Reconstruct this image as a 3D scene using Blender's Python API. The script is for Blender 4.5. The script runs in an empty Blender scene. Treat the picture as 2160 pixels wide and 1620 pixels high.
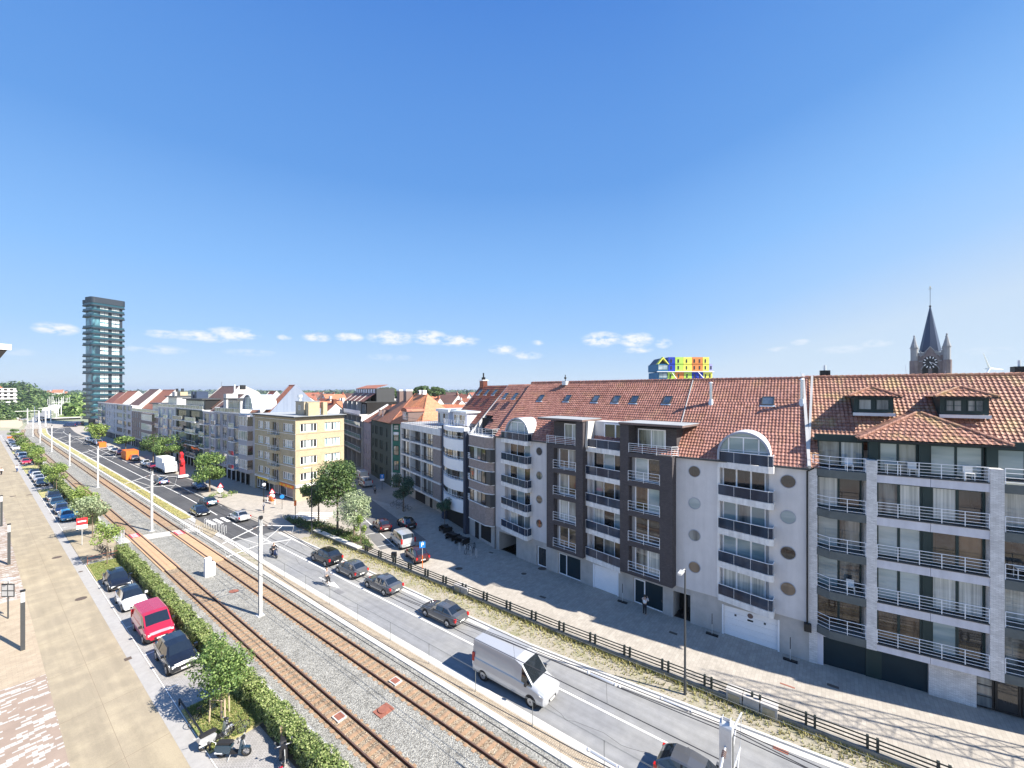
import bpy, math, random
from mathutils import Vector, Matrix
R=math.radians; PI=math.pi
random.seed(7)
scene=bpy.context.scene; COL=scene.collection
# ------------------------------------------------------------------ camera
H=20.0; F=880.0; HY=824.0
cam=bpy.data.cameras.new('camera'); co=bpy.data.objects.new('camera',cam); COL.objects.link(co)
co.location=(0,0,H); co.rotation_euler=(R(90),0,0)
cam.sensor_width=36; cam.lens=36*F/2160; cam.shift_y=14/2160; cam.clip_start=.1; cam.clip_end=30000
scene.camera=co
# ------------------------------------------------------------------ light
SUN=Vector((.916*math.cos(R(42)),-.401*math.cos(R(42)),math.sin(R(42)))).normalized()
sl=bpy.data.lights.new('sun','SUN'); sl.energy=5.0; sl.angle=R(.5); sl.color=(1,.93,.82)
so=bpy.data.objects.new('sun',sl); COL.objects.link(so); so.rotation_euler=SUN.to_track_quat('Z','Y').to_euler()
w=bpy.data.worlds.new('World'); scene.world=w; w.use_nodes=True
nt=w.node_tree; nt.nodes.clear()
def N(t,**k):
    n=nt.nodes.new(t)
    for a,b in k.items(): setattr(n,a,b)
    return n
def Lk(a,b): nt.links.new(a,b)
out=N('ShaderNodeOutputWorld'); bg=N('ShaderNodeBackground'); bg.inputs[1].default_value=.1137
sky=N('ShaderNodeTexSky',sky_type='NISHITA',sun_disc=False,sun_elevation=R(42),sun_rotation=math.atan2(SUN.x,SUN.y),air_density=1.0,dust_density=.05,ozone_density=3.0)
hs=N('ShaderNodeHueSaturation'); hs.inputs['Saturation'].default_value=1.1; hs.inputs['Value'].default_value=1.0
Lk(sky.outputs[0],hs.inputs['Color'])
# small fair-weather clouds low over the horizon: az / tan(elevation) ellipses broken up by noise
tc=N('ShaderNodeTexCoord'); sx=N('ShaderNodeSeparateXYZ'); Lk(tc.outputs['Generated'],sx.inputs[0])
def MA(op,a,b=None,c=None):
    n=N('ShaderNodeMath',operation=op)
    for i,v in enumerate((a,b,c)):
        if v is None: continue
        if isinstance(v,(int,float)): n.inputs[i].default_value=v
        else: Lk(v,n.inputs[i])
    return n.outputs[0]
az=MA('ARCTAN2',sx.outputs[0],sx.outputs[1])
hyp=MA('SQRT',MA('ADD',MA('MULTIPLY',sx.outputs[0],sx.outputs[0]),MA('MULTIPLY',sx.outputs[1],sx.outputs[1])))
el=MA('DIVIDE',sx.outputs[2],hyp)
noi=N('ShaderNodeTexNoise'); noi.inputs['Scale'].default_value=1; noi.inputs['Detail'].default_value=7; noi.inputs['Roughness'].default_value=.62
cb=N('ShaderNodeCombineXYZ'); Lk(MA('MULTIPLY',az,34),cb.inputs[0]); Lk(MA('MULTIPLY',el,70),cb.inputs[1]); Lk(cb.outputs[0],noi.inputs['Vector'])
clouds=[(118,690,50,14,1.0),(345,703,45,9,.8),(430,706,70,13,.75),(492,701,58,14,1.0),(600,710,16,6,.7),(668,709,30,10,.9),(737,709,30,10,1),(825,709,48,15,1),(905,708,40,15,1),(960,716,52,12,.9),(1060,735,28,10,.8),(1110,748,34,9,.6),(1133,722,14,6,.7),(1270,712,42,16,1),(1342,713,36,16,1),(1345,737,32,7,.7),(1400,722,18,10,.8),(330,735,70,10,.45),(530,742,60,8,.35),(1690,720,22,7,.6),(1850,722,34,9,.45),(1780,735,60,10,.3),(1640,735,26,6,.4),(2080,738,60,8,.3),(820,752,50,8,.3),(30,740,60,8,.3)]
acc=None
for px,py,w_,h_,a_ in clouds:
    m=(px-1080)/F; hy=math.hypot(m,1); A=math.atan(m); E_=(HY-py)/F/hy
    dw=w_/F/(1+m*m); dh=h_/F/hy
    d=MA('ADD',MA('POWER',MA('ABSOLUTE',MA('DIVIDE',MA('SUBTRACT',az,A),dw)),2),MA('POWER',MA('ABSOLUTE',MA('DIVIDE',MA('SUBTRACT',el,E_-dh*.25),dh)),2))
    v=MA('MULTIPLY',MA('MAXIMUM',MA('SUBTRACT',1.35,d),0),a_)
    acc=v if acc is None else MA('MAXIMUM',acc,v)
nz=MA('MULTIPLY',MA('SUBTRACT',noi.outputs[0],.36),3.2)
cm=MA('MULTIPLY',acc,nz); 
rp=N('ShaderNodeMapRange'); rp.inputs[1].default_value=.03; rp.inputs[2].default_value=.75; rp.inputs[4].default_value=.88; Lk(cm,rp.inputs[0])
mx=N('ShaderNodeMix',data_type='RGBA'); Lk(rp.outputs[0],mx.inputs['Factor']); 
ramp=N('ShaderNodeValToRGB'); vv=MA('SUBTRACT',el,MA('MULTIPLY',MA('MAXIMUM',MA('SUBTRACT',az,.3),0),.27)); Lk(vv,ramp.inputs[0])
el_=ramp.color_ramp.elements
el_[1].position=1.0
for i,(pos,c) in enumerate(((0,(2.25,2.75,3.4)),(.12,(1.45,2.35,3.7)),(.2545,(1.0,2.02,3.72)),(.48,(.53,1.38,3.15)),(.90,(.32,1.0,2.8)))):
    e=el_[0] if i==0 else el_.new(pos); e.position=pos; e.color=(*c,1)
el_[-1].color=(.28,.92,2.7,1)
sm=N('ShaderNodeMix',data_type='RGBA'); sm.inputs['Factor'].default_value=.94; Lk(hs.outputs[0],sm.inputs['A']); Lk(ramp.outputs[0],sm.inputs['B'])
Lk(sm.outputs['Result'],mx.inputs['A']); mx.inputs['B'].default_value=(3.9,3.95,4.1,1)
Lk(mx.outputs['Result'],bg.inputs[0]); Lk(bg.outputs[0],out.inputs[0])
scene.view_settings.view_transform='Standard'; scene.view_settings.look='None'; scene.view_settings.exposure=1.2; scene.view_settings.gamma=1
# ------------------------------------------------------------------ frames of reference
TH=math.atan(1140/880); SN,CS=math.sin(TH),math.cos(TH)
def st(s,p,z=0): return Vector((-SN*s+CS*p, CS*s+SN*p, z))     # along / across the street
def gp(px,py,z=0):                                            # surveyed ground point
    Y=F*(H-z)/(py-HY); return Vector(((px-1080)*Y/F,Y,z))
def sp(v): return (-SN*v.x+CS*v.y, CS*v.x+SN*v.y)
# ------------------------------------------------------------------ materials
MATS={}
def mat(name,col,rough=.8,metal=0,var=.12,vs=2.0,bump=0,bs=20,spec=.4,coat=0,col2=None,kind=None,bw=.5,bh=.25,mortar=(.3,.29,.28),msz=.012,emis=None,alpha=None,coord='Object',c2s=None,c2t=.5,streak=None,sa=.12,binary=False):
    if name in MATS: return MATS[name]
    m=bpy.data.materials.new(name); MATS[name]=m; m.use_nodes=True; t=m.node_tree; n=t.nodes; b=n['Principled BSDF']
    b.inputs['Roughness'].default_value=rough; b.inputs['Metallic'].default_value=metal; b.inputs['Specular IOR Level'].default_value=spec
    b.inputs['Coat Weight'].default_value=coat; b.inputs['Coat Roughness'].default_value=.04
    tc=n.new('ShaderNodeTexCoord'); vec=tc.outputs[coord]
    no=n.new('ShaderNodeTexNoise'); no.inputs['Scale'].default_value=vs; no.inputs['Detail'].default_value=6; no.inputs['Roughness'].default_value=.65; t.links.new(vec,no.inputs['Vector'])
    r=n.new('ShaderNodeMapRange'); r.inputs[1].default_value=.3; r.inputs[2].default_value=.7; r.inputs[3].default_value=1-var; r.inputs[4].default_value=1+var; t.links.new(no.outputs[0],r.inputs[0])
    basec=None; hgt=None
    if kind in('brick','paver'):
        bk=n.new('ShaderNodeTexBrick'); bk.inputs['Scale'].default_value=1; bk.inputs['Brick Width'].default_value=bw; bk.inputs['Row Height'].default_value=bh; bk.inputs['Mortar Size'].default_value=msz
        bk.inputs['Color1'].default_value=(*col,1); bk.inputs['Color2'].default_value=(*(col2 or [c*.8 for c in col]),1); bk.inputs['Mortar'].default_value=(*mortar,1); bk.inputs['Bias'].default_value=c2t-.5
        if kind=='brick':
            s_=n.new('ShaderNodeSeparateXYZ'); t.links.new(vec,s_.inputs[0]); a=n.new('ShaderNodeMath'); t.links.new(s_.outputs[0],a.inputs[0]); t.links.new(s_.outputs[1],a.inputs[1])
            c_=n.new('ShaderNodeCombineXYZ'); t.links.new(a.outputs[0],c_.inputs[0]); t.links.new(s_.outputs[2],c_.inputs[1]); t.links.new(c_.outputs[0],bk.inputs['Vector'])
        else: t.links.new(vec,bk.inputs['Vector'])
        basec=bk.outputs[0]; hgt=bk.outputs[1]
    elif col2 is not None:
        n2=n.new('ShaderNodeTexNoise'); n2.inputs['Scale'].default_value=c2s or vs*.3; n2.inputs['Detail'].default_value=5; n2.inputs['Roughness'].default_value=.6; t.links.new(vec,n2.inputs['Vector'])
        cr=n.new('ShaderNodeValToRGB'); cr.color_ramp.elements[0].position=c2t-.09; cr.color_ramp.elements[1].position=c2t+.09; cr.color_ramp.elements[0].color=(*col,1); cr.color_ramp.elements[1].color=(*col2,1)
        t.links.new(n2.outputs[0],cr.inputs[0]); basec=cr.outputs[0]
    mul=n.new('ShaderNodeMix'); mul.data_type='RGBA'; mul.blend_type='MULTIPLY'; mul.inputs['Factor'].default_value=1
    if binary:
        bk.inputs['Color1'].default_value=(0,0,0,1); bk.inputs['Color2'].default_value=(1,1,1,1); bk.inputs['Mortar'].default_value=(0,0,0,1)
        sb=n.new('ShaderNodeSeparateColor'); t.links.new(bk.outputs[0],sb.inputs[0]); nb_=n.new('ShaderNodeTexNoise'); nb_.inputs['Scale'].default_value=.22; t.links.new(vec,nb_.inputs['Vector'])
        a1=n.new('ShaderNodeMath'); a1.operation='ADD'; t.links.new(sb.outputs[0],a1.inputs[0]); t.links.new(nb_.outputs[0],a1.inputs[1]); g1=n.new('ShaderNodeMath'); g1.operation='GREATER_THAN'; g1.inputs[1].default_value=1.2; t.links.new(a1.outputs[0],g1.inputs[0])
        mb=n.new('ShaderNodeMix'); mb.data_type='RGBA'; t.links.new(g1.outputs[0],mb.inputs['Factor']); mb.inputs['A'].default_value=(*col,1); mb.inputs['B'].default_value=(*col2,1); basec=mb.outputs['Result']
    if streak:
        mp=n.new('ShaderNodeMapping'); mp.inputs['Scale'].default_value=streak; t.links.new(vec,mp.inputs[0]); n5=n.new('ShaderNodeTexNoise'); n5.inputs['Scale'].default_value=1; n5.inputs['Detail'].default_value=5; n5.inputs['Roughness'].default_value=.6; t.links.new(mp.outputs[0],n5.inputs['Vector'])
        r5=n.new('ShaderNodeMapRange'); r5.inputs[1].default_value=.3; r5.inputs[2].default_value=.65; r5.inputs[3].default_value=1-sa; r5.inputs[4].default_value=1+sa*.5; t.links.new(n5.outputs[0],r5.inputs[0]); m5=n.new('ShaderNodeMath'); m5.operation='MULTIPLY'; t.links.new(r.outputs[0],m5.inputs[0]); t.links.new(r5.outputs[0],m5.inputs[1]); rout=m5.outputs[0]
    else: rout=r.outputs[0]
    if basec: t.links.new(basec,mul.inputs['A'])
    else: mul.inputs['A'].default_value=(*col,1)
    t.links.new(rout,mul.inputs['B']); t.links.new(mul.outputs['Result'],b.inputs['Base Color'])
    if bump:
        nb=n.new('ShaderNodeTexNoise'); nb.inputs['Scale'].default_value=bs; nb.inputs['Detail'].default_value=4; t.links.new(vec,nb.inputs['Vector'])
        bp=n.new('ShaderNodeBump'); bp.inputs['Strength'].default_value=bump; bp.inputs['Distance'].default_value=.05; t.links.new(nb.outputs[0],bp.inputs['Height']); t.links.new(bp.outputs[0],b.inputs['Normal'])
    if emis: b.inputs['Emission Color'].default_value=(*emis,1); b.inputs['Emission Strength'].default_value=1
    if alpha is not None: b.inputs['Alpha'].default_value=alpha
    return m
def stones(name,c1,c2,c3,scale=14,rough=.9,bump=.9):
    m=bpy.data.materials.new(name); MATS[name]=m; m.use_nodes=True; t=m.node_tree; n=t.nodes; b=n['Principled BSDF']; b.inputs['Roughness'].default_value=rough; b.inputs['Specular IOR Level'].default_value=.2
    tc=n.new('ShaderNodeTexCoord'); v=n.new('ShaderNodeTexVoronoi'); v.inputs['Scale'].default_value=scale; t.links.new(tc.outputs['Object'],v.inputs['Vector'])
    s=n.new('ShaderNodeSeparateColor'); t.links.new(v.outputs['Color'],s.inputs[0])
    cr=n.new('ShaderNodeValToRGB'); e=cr.color_ramp.elements; e[0].color=(*c1,1); e[1].color=(*c3,1); x=cr.color_ramp.elements.new(.5); x.color=(*c2,1); t.links.new(s.outputs[0],cr.inputs[0])
    no=n.new('ShaderNodeTexNoise'); no.inputs['Scale'].default_value=.9; no.inputs['Detail'].default_value=5; t.links.new(tc.outputs['Object'],no.inputs['Vector'])
    r=n.new('ShaderNodeMapRange'); r.inputs[1].default_value=.3; r.inputs[2].default_value=.7; r.inputs[3].default_value=.8; r.inputs[4].default_value=1.15; t.links.new(no.outputs[0],r.inputs[0])
    mul=n.new('ShaderNodeMix'); mul.data_type='RGBA'; mul.blend_type='MULTIPLY'; mul.inputs['Factor'].default_value=1; t.links.new(cr.outputs[0],mul.inputs['A']); t.links.new(r.outputs[0],mul.inputs['B']); t.links.new(mul.outputs['Result'],b.inputs['Base Color'])
    bp=n.new('ShaderNodeBump'); bp.inputs['Strength'].default_value=bump; bp.inputs['Distance'].default_value=.06; bp.invert=True; t.links.new(v.outputs['Distance'],bp.inputs['Height']); t.links.new(bp.outputs[0],b.inputs['Normal'])
    return m
def leafmat(name,c1,c2,c3=None,trans=.25):
    m=bpy.data.materials.new(name); MATS[name]=m; m.use_nodes=True; t=m.node_tree; n=t.nodes; b=n['Principled BSDF']; b.inputs['Roughness'].default_value=.55; b.inputs['Specular IOR Level'].default_value=.35
    g=n.new('ShaderNodeNewGeometry'); cr=n.new('ShaderNodeValToRGB'); e=cr.color_ramp.elements; e[0].color=(*c1,1); e[1].color=(*(c3 or c2),1); x=e.new(.55); x.color=(*c2,1); t.links.new(g.outputs['Random Per Island'],cr.inputs[0]); t.links.new(cr.outputs[0],b.inputs['Base Color'])
    tr=n.new('ShaderNodeBsdfTranslucent'); t.links.new(cr.outputs[0],tr.inputs[0]); ms=n.new('ShaderNodeMixShader'); ms.inputs[0].default_value=trans; t.links.new(b.outputs[0],ms.inputs[1]); t.links.new(tr.outputs[0],ms.inputs[2]); t.links.new(ms.outputs[0],n['Material Output'].inputs[0])
    return m
def glassmat(name,col,col2=None,fold=0,vert=True,rough=.04):
    """window pane seen from outside: dark room, net curtain or blind behind a reflecting sheet"""
    m=bpy.data.materials.new(name); MATS[name]=m; m.use_nodes=True; t=m.node_tree; n=t.nodes; b=n['Principled BSDF']
    b.inputs['Roughness'].default_value=.5; b.inputs['Coat Weight'].default_value=1; b.inputs['Coat Roughness'].default_value=rough; b.inputs['Coat IOR'].default_value=1.75; b.inputs['Specular IOR Level'].default_value=.1
    tc=n.new('ShaderNodeTexCoord'); mp=n.new('ShaderNodeMapping'); t.links.new(tc.outputs['Object'],mp.inputs[0])
    oi=n.new('ShaderNodeObjectInfo')
    ad=n.new('ShaderNodeVectorMath'); ad.operation='ADD'; sc=n.new('ShaderNodeVectorMath'); sc.operation='SCALE'; sc.inputs[0].default_value=(37,19,23); t.links.new(oi.outputs['Random'],sc.inputs['Scale']); t.links.new(mp.outputs[0],ad.inputs[0]); t.links.new(sc.outputs[0],ad.inputs[1])
    no=n.new('ShaderNodeTexNoise'); no.inputs['Detail'].default_value=3; no.inputs['Scale'].default_value=1
    mp.inputs['Scale'].default_value=((fold or 1.1),(fold or 1.1),.15) if vert else (.2,.2,fold or 5)
    t.links.new(ad.outputs[0],no.inputs['Vector'])
    cr=n.new('ShaderNodeValToRGB'); cr.color_ramp.elements[0].position=.38; cr.color_ramp.elements[1].position=.62; cr.color_ramp.elements[0].color=(*col,1); cr.color_ramp.elements[1].color=(*(col2 or col),1)
    t.links.new(no.outputs[0],cr.inputs[0]); t.links.new(cr.outputs[0],b.inputs['Base Color'])
    nb=n.new('ShaderNodeTexNoise'); nb.inputs['Scale'].default_value=.8; t.links.new(tc.outputs['Object'],nb.inputs['Vector'])
    bp=n.new('ShaderNodeBump'); bp.inputs['Strength'].default_value=.08; bp.inputs['Distance'].default_value=.05; t.links.new(nb.outputs[0],bp.inputs['Height']); t.links.new(bp.outputs[0],b.inputs['Coat Normal'])
    return m
def tilemat(name,c1,c2,c3,lich=(.42,.30,.10),la=.35,wave=False,px=.25,pz=.33):
    m=bpy.data.materials.new(name); MATS[name]=m; m.use_nodes=True; t=m.node_tree; n=t.nodes; b=n['Principled BSDF']; b.inputs['Roughness'].default_value=.6; b.inputs['Specular IOR Level'].default_value=.35
    tc=n.new('ShaderNodeTexCoord'); bk=n.new('ShaderNodeTexBrick'); bk.offset=0; bk.inputs['Scale'].default_value=1; bk.inputs['Brick Width'].default_value=px; bk.inputs['Row Height'].default_value=pz*.707; bk.inputs['Mortar Size'].default_value=.02 if wave else .012
    s=n.new('ShaderNodeSeparateXYZ'); t.links.new(tc.outputs['Object'],s.inputs[0]); c=n.new('ShaderNodeCombineXYZ'); t.links.new(s.outputs[0],c.inputs[0]); t.links.new(s.outputs[2],c.inputs[1]); t.links.new(c.outputs[0],bk.inputs['Vector'])
    bk.inputs['Color1'].default_value=(*c1,1); bk.inputs['Color2'].default_value=(*c2,1); bk.inputs['Mortar'].default_value=(*c3,1)
    no=n.new('ShaderNodeTexNoise'); no.inputs['Scale'].default_value=.55; no.inputs['Detail'].default_value=7; no.inputs['Roughness'].default_value=.7; t.links.new(tc.outputs['Object'],no.inputs['Vector'])
    r=n.new('ShaderNodeMapRange'); r.inputs[1].default_value=.5; r.inputs[2].default_value=.72; r.inputs[4].default_value=la; t.links.new(no.outputs[0],r.inputs[0])
    mx=n.new('ShaderNodeMix'); mx.data_type='RGBA'; t.links.new(r.outputs[0],mx.inputs['Factor']); t.links.new(bk.outputs[0],mx.inputs['A']); mx.inputs['B'].default_value=(*lich,1)
    n3=n.new('ShaderNodeTexNoise'); n3.inputs['Scale'].default_value=3; n3.inputs['Detail'].default_value=4; t.links.new(tc.outputs['Object'],n3.inputs['Vector']); r3=n.new('ShaderNodeMapRange'); r3.inputs[1].default_value=.3; r3.inputs[2].default_value=.7; r3.inputs[3].default_value=.75; r3.inputs[4].default_value=1.2; t.links.new(n3.outputs[0],r3.inputs[0])
    mul=n.new('ShaderNodeMix'); mul.data_type='RGBA'; mul.blend_type='MULTIPLY'; mul.inputs['Factor'].default_value=1; t.links.new(mx.outputs['Result'],mul.inputs['A']); t.links.new(r3.outputs[0],mul.inputs['B']); t.links.new(mul.outputs['Result'],b.inputs['Base Color'])
    if wave:
        wv=n.new('ShaderNodeTexWave'); wv.bands_direction='Z'; wv.wave_profile='SAW'; wv.inputs['Scale'].default_value=.05/.033*1.0; t.links.new(tc.outputs['Object'],wv.inputs['Vector'])
        wv.inputs['Scale'].default_value=2*PI/20/(pz*.707)*1.0
        bp=n.new('ShaderNodeBump'); bp.inputs['Strength'].default_value=.6; bp.inputs['Distance'].default_value=.05; t.links.new(wv.outputs[1],bp.inputs['Height']); t.links.new(bp.outputs[0],b.inputs['Normal'])
    return m
# ------------------------------------------------------------------ mesh builder
class MB:
    def __init__(s): s.v=[]; s.f=[]; s.m=[]; s.ml=[]; s.cur=0
    def use(s,m):
        if m not in s.ml: s.ml.append(m)
        s.cur=s.ml.index(m); return s
    def face(s,*pts):
        i=len(s.v); s.v.extend([tuple(p) for p in pts]); s.f.append(tuple(range(i,i+len(pts)))); s.m.append(s.cur); return s
    def idx(s,vs,fs):
        i=len(s.v); s.v.extend([tuple(p) for p in vs])
        for f in fs: s.f.append(tuple(k+i for k in f)); s.m.append(s.cur)
        return s
    def box(s,x0,x1,y0,y1,z0,z1):
        return s.idx([(x0,y0,z0),(x1,y0,z0),(x1,y1,z0),(x0,y1,z0),(x0,y0,z1),(x1,y0,z1),(x1,y1,z1),(x0,y1,z1)],[(3,2,1,0),(4,5,6,7),(0,1,5,4),(1,2,6,5),(2,3,7,6),(3,0,4,7)])
    def prism(s,poly,z0,z1):          # poly ccw in xy
        n=len(poly); vs=[(x,y,z0) for x,y in poly]+[(x,y,z1) for x,y in poly]
        return s.idx(vs,[tuple(range(n-1,-1,-1)),tuple(range(n,2*n))]+[(i,(i+1)%n,n+(i+1)%n,n+i) for i in range(n)])
    def prismy(s,poly,y0,y1):         # poly in xz, extruded along y
        n=len(poly); vs=[(x,y0,z) for x,z in poly]+[(x,y1,z) for x,z in poly]
        return s.idx(vs,[tuple(range(n)),tuple(range(2*n-1,n-1,-1))]+[(i,n+i,n+(i+1)%n,(i+1)%n) for i in range(n)])
    def prismx(s,poly,x0,x1):         # poly in yz, extruded along x
        n=len(poly); vs=[(x0,y,z) for y,z in poly]+[(x1,y,z) for y,z in poly]
        return s.idx(vs,[tuple(range(n-1,-1,-1)),tuple(range(n,2*n))]+[(i,(i+1)%n,n+(i+1)%n,n+i) for i in range(n)])
    def tube(s,a,b,r0,r1=None,n=8,caps=True):
        a=Vector(a); b=Vector(b); r1=r0 if r1 is None else r1; d=(b-a)
        if d.length<1e-6: return s
        d.normalize(); u=d.orthogonal().normalized(); v=d.cross(u)
        vs=[a+(u*math.cos(2*PI*i/n)+v*math.sin(2*PI*i/n))*r0 for i in range(n)]+[b+(u*math.cos(2*PI*i/n)+v*math.sin(2*PI*i/n))*r1 for i in range(n)]
        fs=[(i,(i+1)%n,n+(i+1)%n,n+i) for i in range(n)]
        if caps: fs+=[tuple(range(n-1,-1,-1)),tuple(range(n,2*n))]
        return s.idx(vs,fs)
    def path(s,pts,r,n=6):
        for a,b in zip(pts,pts[1:]): s.tube(a,b,r,n=n)
        return s
    def ball(s,c,r,n=8,m=6,sz=1):
        vs=[];fs=[]
        for j in range(m+1):
            t=PI*j/m
            for i in range(n): vs.append((c[0]+r*math.sin(t)*math.cos(2*PI*i/n),c[1]+r*math.sin(t)*math.sin(2*PI*i/n),c[2]+r*sz*math.cos(t)))
        for j in range(m):
            for i in range(n): fs.append((j*n+i,(j+1)*n+i,(j+1)*n+(i+1)%n,j*n+(i+1)%n))
        return s.idx(vs,fs)
    def build(s,name,parent=None,smooth=False,loc=None,rz=0):
        me=bpy.data.meshes.new(name); me.from_pydata(s.v,[],s.f)
        for m in s.ml: me.materials.append(m)
        me.polygons.foreach_set('material_index',s.m)
        if smooth: me.polygons.foreach_set('use_smooth',[True]*len(s.f))
        me.update(); o=bpy.data.objects.new(name,me); COL.objects.link(o)
        if parent: o.parent=parent
        if loc is not None: o.location=loc
        if rz: o.rotation_euler=(0,0,rz)
        return o
def tag(o,label,cat,group=None):
    o['label']=label; o['category']=cat
    if group: o['group']=group
    return o
def thing(name,label,cat,loc,rz=0,group=None):
    o=bpy.data.objects.new(name,None); COL.objects.link(o); o.location=loc; o.rotation_euler=(0,0,rz); o.empty_display_size=.3
    return tag(o,label,cat,group)
def stuff(o): o['kind']='stuff'; return o
def kids(o): return [c for c in bpy.data.objects if c.parent==o]
def copy_tree(o,kidmap,parent=None):
    c=o.copy(); COL.objects.link(c); c.parent=parent
    for k in kidmap.get(o.name,[]): copy_tree(k,kidmap,c)
    return c
def kmap(root):
    d={}
    def rec(o):
        d[o.name]=list(o.children_recursive) and [c for c in o.children]
        for c in o.children: rec(c)
    rec(root); return d
def dup(root,km,loc,rz,label,group=None):
    c=copy_tree(root,km); c.location=loc; c.rotation_euler=(0,0,rz); c['label']=label
    if group: c['group']=group
    return c
def struct(o): o['kind']='structure'; return o
# ------------------------------------------------------------------ palette
m_asph=mat('asphalt',(.225,.23,.24),.85,var=.12,vs=1.2,bump=.3,bs=60,col2=(.265,.265,.26),c2s=.12,streak=(2.2,.035,1),sa=.16)
m_asphn=mat('asphalt_new',(.062,.063,.068),.85,var=.14,vs=1.5,bump=.25,bs=60,col2=(.085,.085,.088),c2s=.1,streak=(2.2,.03,1),sa=.2)
m_pave=mat('pavement_slabs',(.40,.365,.32),.9,var=.12,vs=1.0,kind='paver',bw=.44,bh=.22,col2=(.34,.31,.27),mortar=(.27,.25,.22),msz=.008,bump=.15,bs=30)
m_path=mat('bound_gravel',(.36,.305,.215),.95,var=.1,vs=14,bump=.3,bs=50,col2=(.295,.25,.18),c2s=.5,c2t=.47,streak=(1.6,.10,1),sa=.12)
m_gut=mat('concrete_gutter',(.33,.32,.31),.9,var=.1,vs=2,bump=.1,bs=30)
m_cob=mat('grey_setts',(.36,.345,.335),.9,kind='paver',bw=.2,bh=.12,col2=(.29,.28,.27),mortar=(.2,.19,.18),msz=.012,var=.15,vs=.9,bump=.4,bs=25)
m_white=mat('white_concrete',(.52,.505,.475),.85,var=.08,vs=2.5,bump=.1,bs=30)
m_paint=mat('road_paint',(.78,.77,.74),.7,var=.12,vs=6)
m_grass=mat('dry_grass',(.42,.37,.17),.95,var=.25,vs=9,bump=1,bs=40,col2=(.17,.23,.07),c2s=1.1,c2t=.57)
m_gravel=mat('verge_sand',(.36,.325,.26),.95,var=.2,vs=9,bump=.8,bs=40,col2=(.26,.25,.15),c2s=.8,c2t=.56)
m_bal=stones('ballast_grey',(.15,.145,.13),(.30,.295,.27),(.45,.44,.40),17)
m_balr=stones('ballast_rusty',(.16,.11,.07),(.34,.255,.175),(.47,.40,.30),17)
m_rail=mat('rusty_rail',(.085,.032,.02),.6,.3,var=.3,vs=3)
m_railtop=mat('rail_head',(.30,.17,.12),.35,.7,var=.1)
m_sleep=mat('sleeper_rust',(.33,.215,.135),.95,var=.25,vs=5,bump=.5,bs=25)
m_panel=mat('crossing_panel',(.46,.30,.18),.8,var=.12,vs=2)
m_gray=mat('gray_render',(.56,.55,.56),.9,streak=(1.5,1.5,.12),sa=.09,var=.06,vs=1.1,bump=.15,bs=40)
m_cream=mat('cream_render',(.60,.585,.59),.9,streak=(1.5,1.5,.12),sa=.09,var=.06,vs=.9,bump=.15,bs=40)
m_plinth=mat('plinth_render',(.44,.42,.40),.9,streak=(1,1,.3),sa=.15,var=.1,vs=1.2,bump=.15,bs=40)
m_dbrick=mat('dark_brick',(.062,.055,.062),.8,kind='brick',bw=.22,bh=.07,col2=(.085,.075,.08),mortar=(.035,.033,.035),msz=.007,var=.12)
m_wbrick=mat('white_brick',(.72,.71,.71),.85,kind='brick',bw=.22,bh=.07,col2=(.56,.55,.55),mortar=(.45,.44,.44),msz=.008,var=.15,vs=1.5)
m_bbrick=mat('brown_brick',(.24,.19,.18),.85,kind='brick',bw=.22,bh=.07,col2=(.32,.26,.24),mortar=(.3,.28,.26),msz=.006,var=.15)
m_ybrick=mat('yellow_brick',(.42,.355,.235),.85,kind='brick',bw=.22,bh=.07,col2=(.35,.29,.19),mortar=(.5,.43,.3),msz=.006,var=.13,vs=.8)
m_lilac=mat('grey_precast',(.60,.60,.66),.85,streak=(2,2,.3),sa=.12,var=.05,vs=1.5)
m_slab=mat('balcony_concrete',(.72,.71,.70),.85,streak=(3,3,.3),sa=.2,var=.08,vs=2.2)
m_greenc=mat('green_concrete',(.11,.125,.125),.8,var=.15,vs=2)
m_green=mat('dark_green_paint',(.010,.032,.034),.5,var=.08)
m_greenw=mat('green_cladding',(.03,.16,.12),.7,var=.1)
m_gwall=mat('dark_green_brick',(.075,.105,.09),.85,kind='brick',bw=.22,bh=.07,col2=(.06,.085,.075),mortar=(.05,.06,.055),msz=.006,var=.1)
m_wh=mat('white_paint',(.86,.86,.88),.45,var=.03)
m_rw=mat('railing_white',(.82,.84,.88),.4,var=.03)
m_blk=mat('black_metal',(.012,.013,.015),.5,var=.1)
m_dkg=mat('dark_grey_metal',(.06,.065,.07),.5,.2,var=.1)
m_galv=mat('galvanised_steel',(.58,.59,.60),.45,.35,var=.1,vs=3)
m_steel=mat('polished_steel',(.62,.64,.67),.25,.9,var=.05)
m_teal=mat('dark_teal_door',(.005,.022,.034),.5,var=.1,spec=.25)
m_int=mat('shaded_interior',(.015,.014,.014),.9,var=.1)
m_zinc=mat('zinc_sheet',(.62,.66,.70),.45,.3,var=.07,vs=1.5)
m_roofing=mat('flat_roofing',(.30,.32,.34),.8,var=.15,vs=.6)
m_brownf=mat('brown_fascia',(.17,.12,.11),.7,var=.08)
m_rblock=mat('dark_brick_paving',(.3,.2,.17),.9)
m_tile=tilemat('clay_pantiles',(.43,.215,.17),(.31,.14,.105),(.10,.035,.03),la=.2)
m_tile2=tilemat('clay_pantiles_lichened',(.44,.23,.165),(.31,.145,.10),(.10,.04,.03),lich=(.42,.34,.13),la=.65)
m_tilef=tilemat('orange_tiles_far',(.46,.19,.11),(.38,.14,.08),(.26,.08,.04),la=.15,wave=True)
m_tileo=tilemat('orange_tiles_plain',(.52,.24,.13),(.45,.20,.105),(.42,.15,.07),la=.1,wave=True,px=.2,pz=.2)
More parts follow.
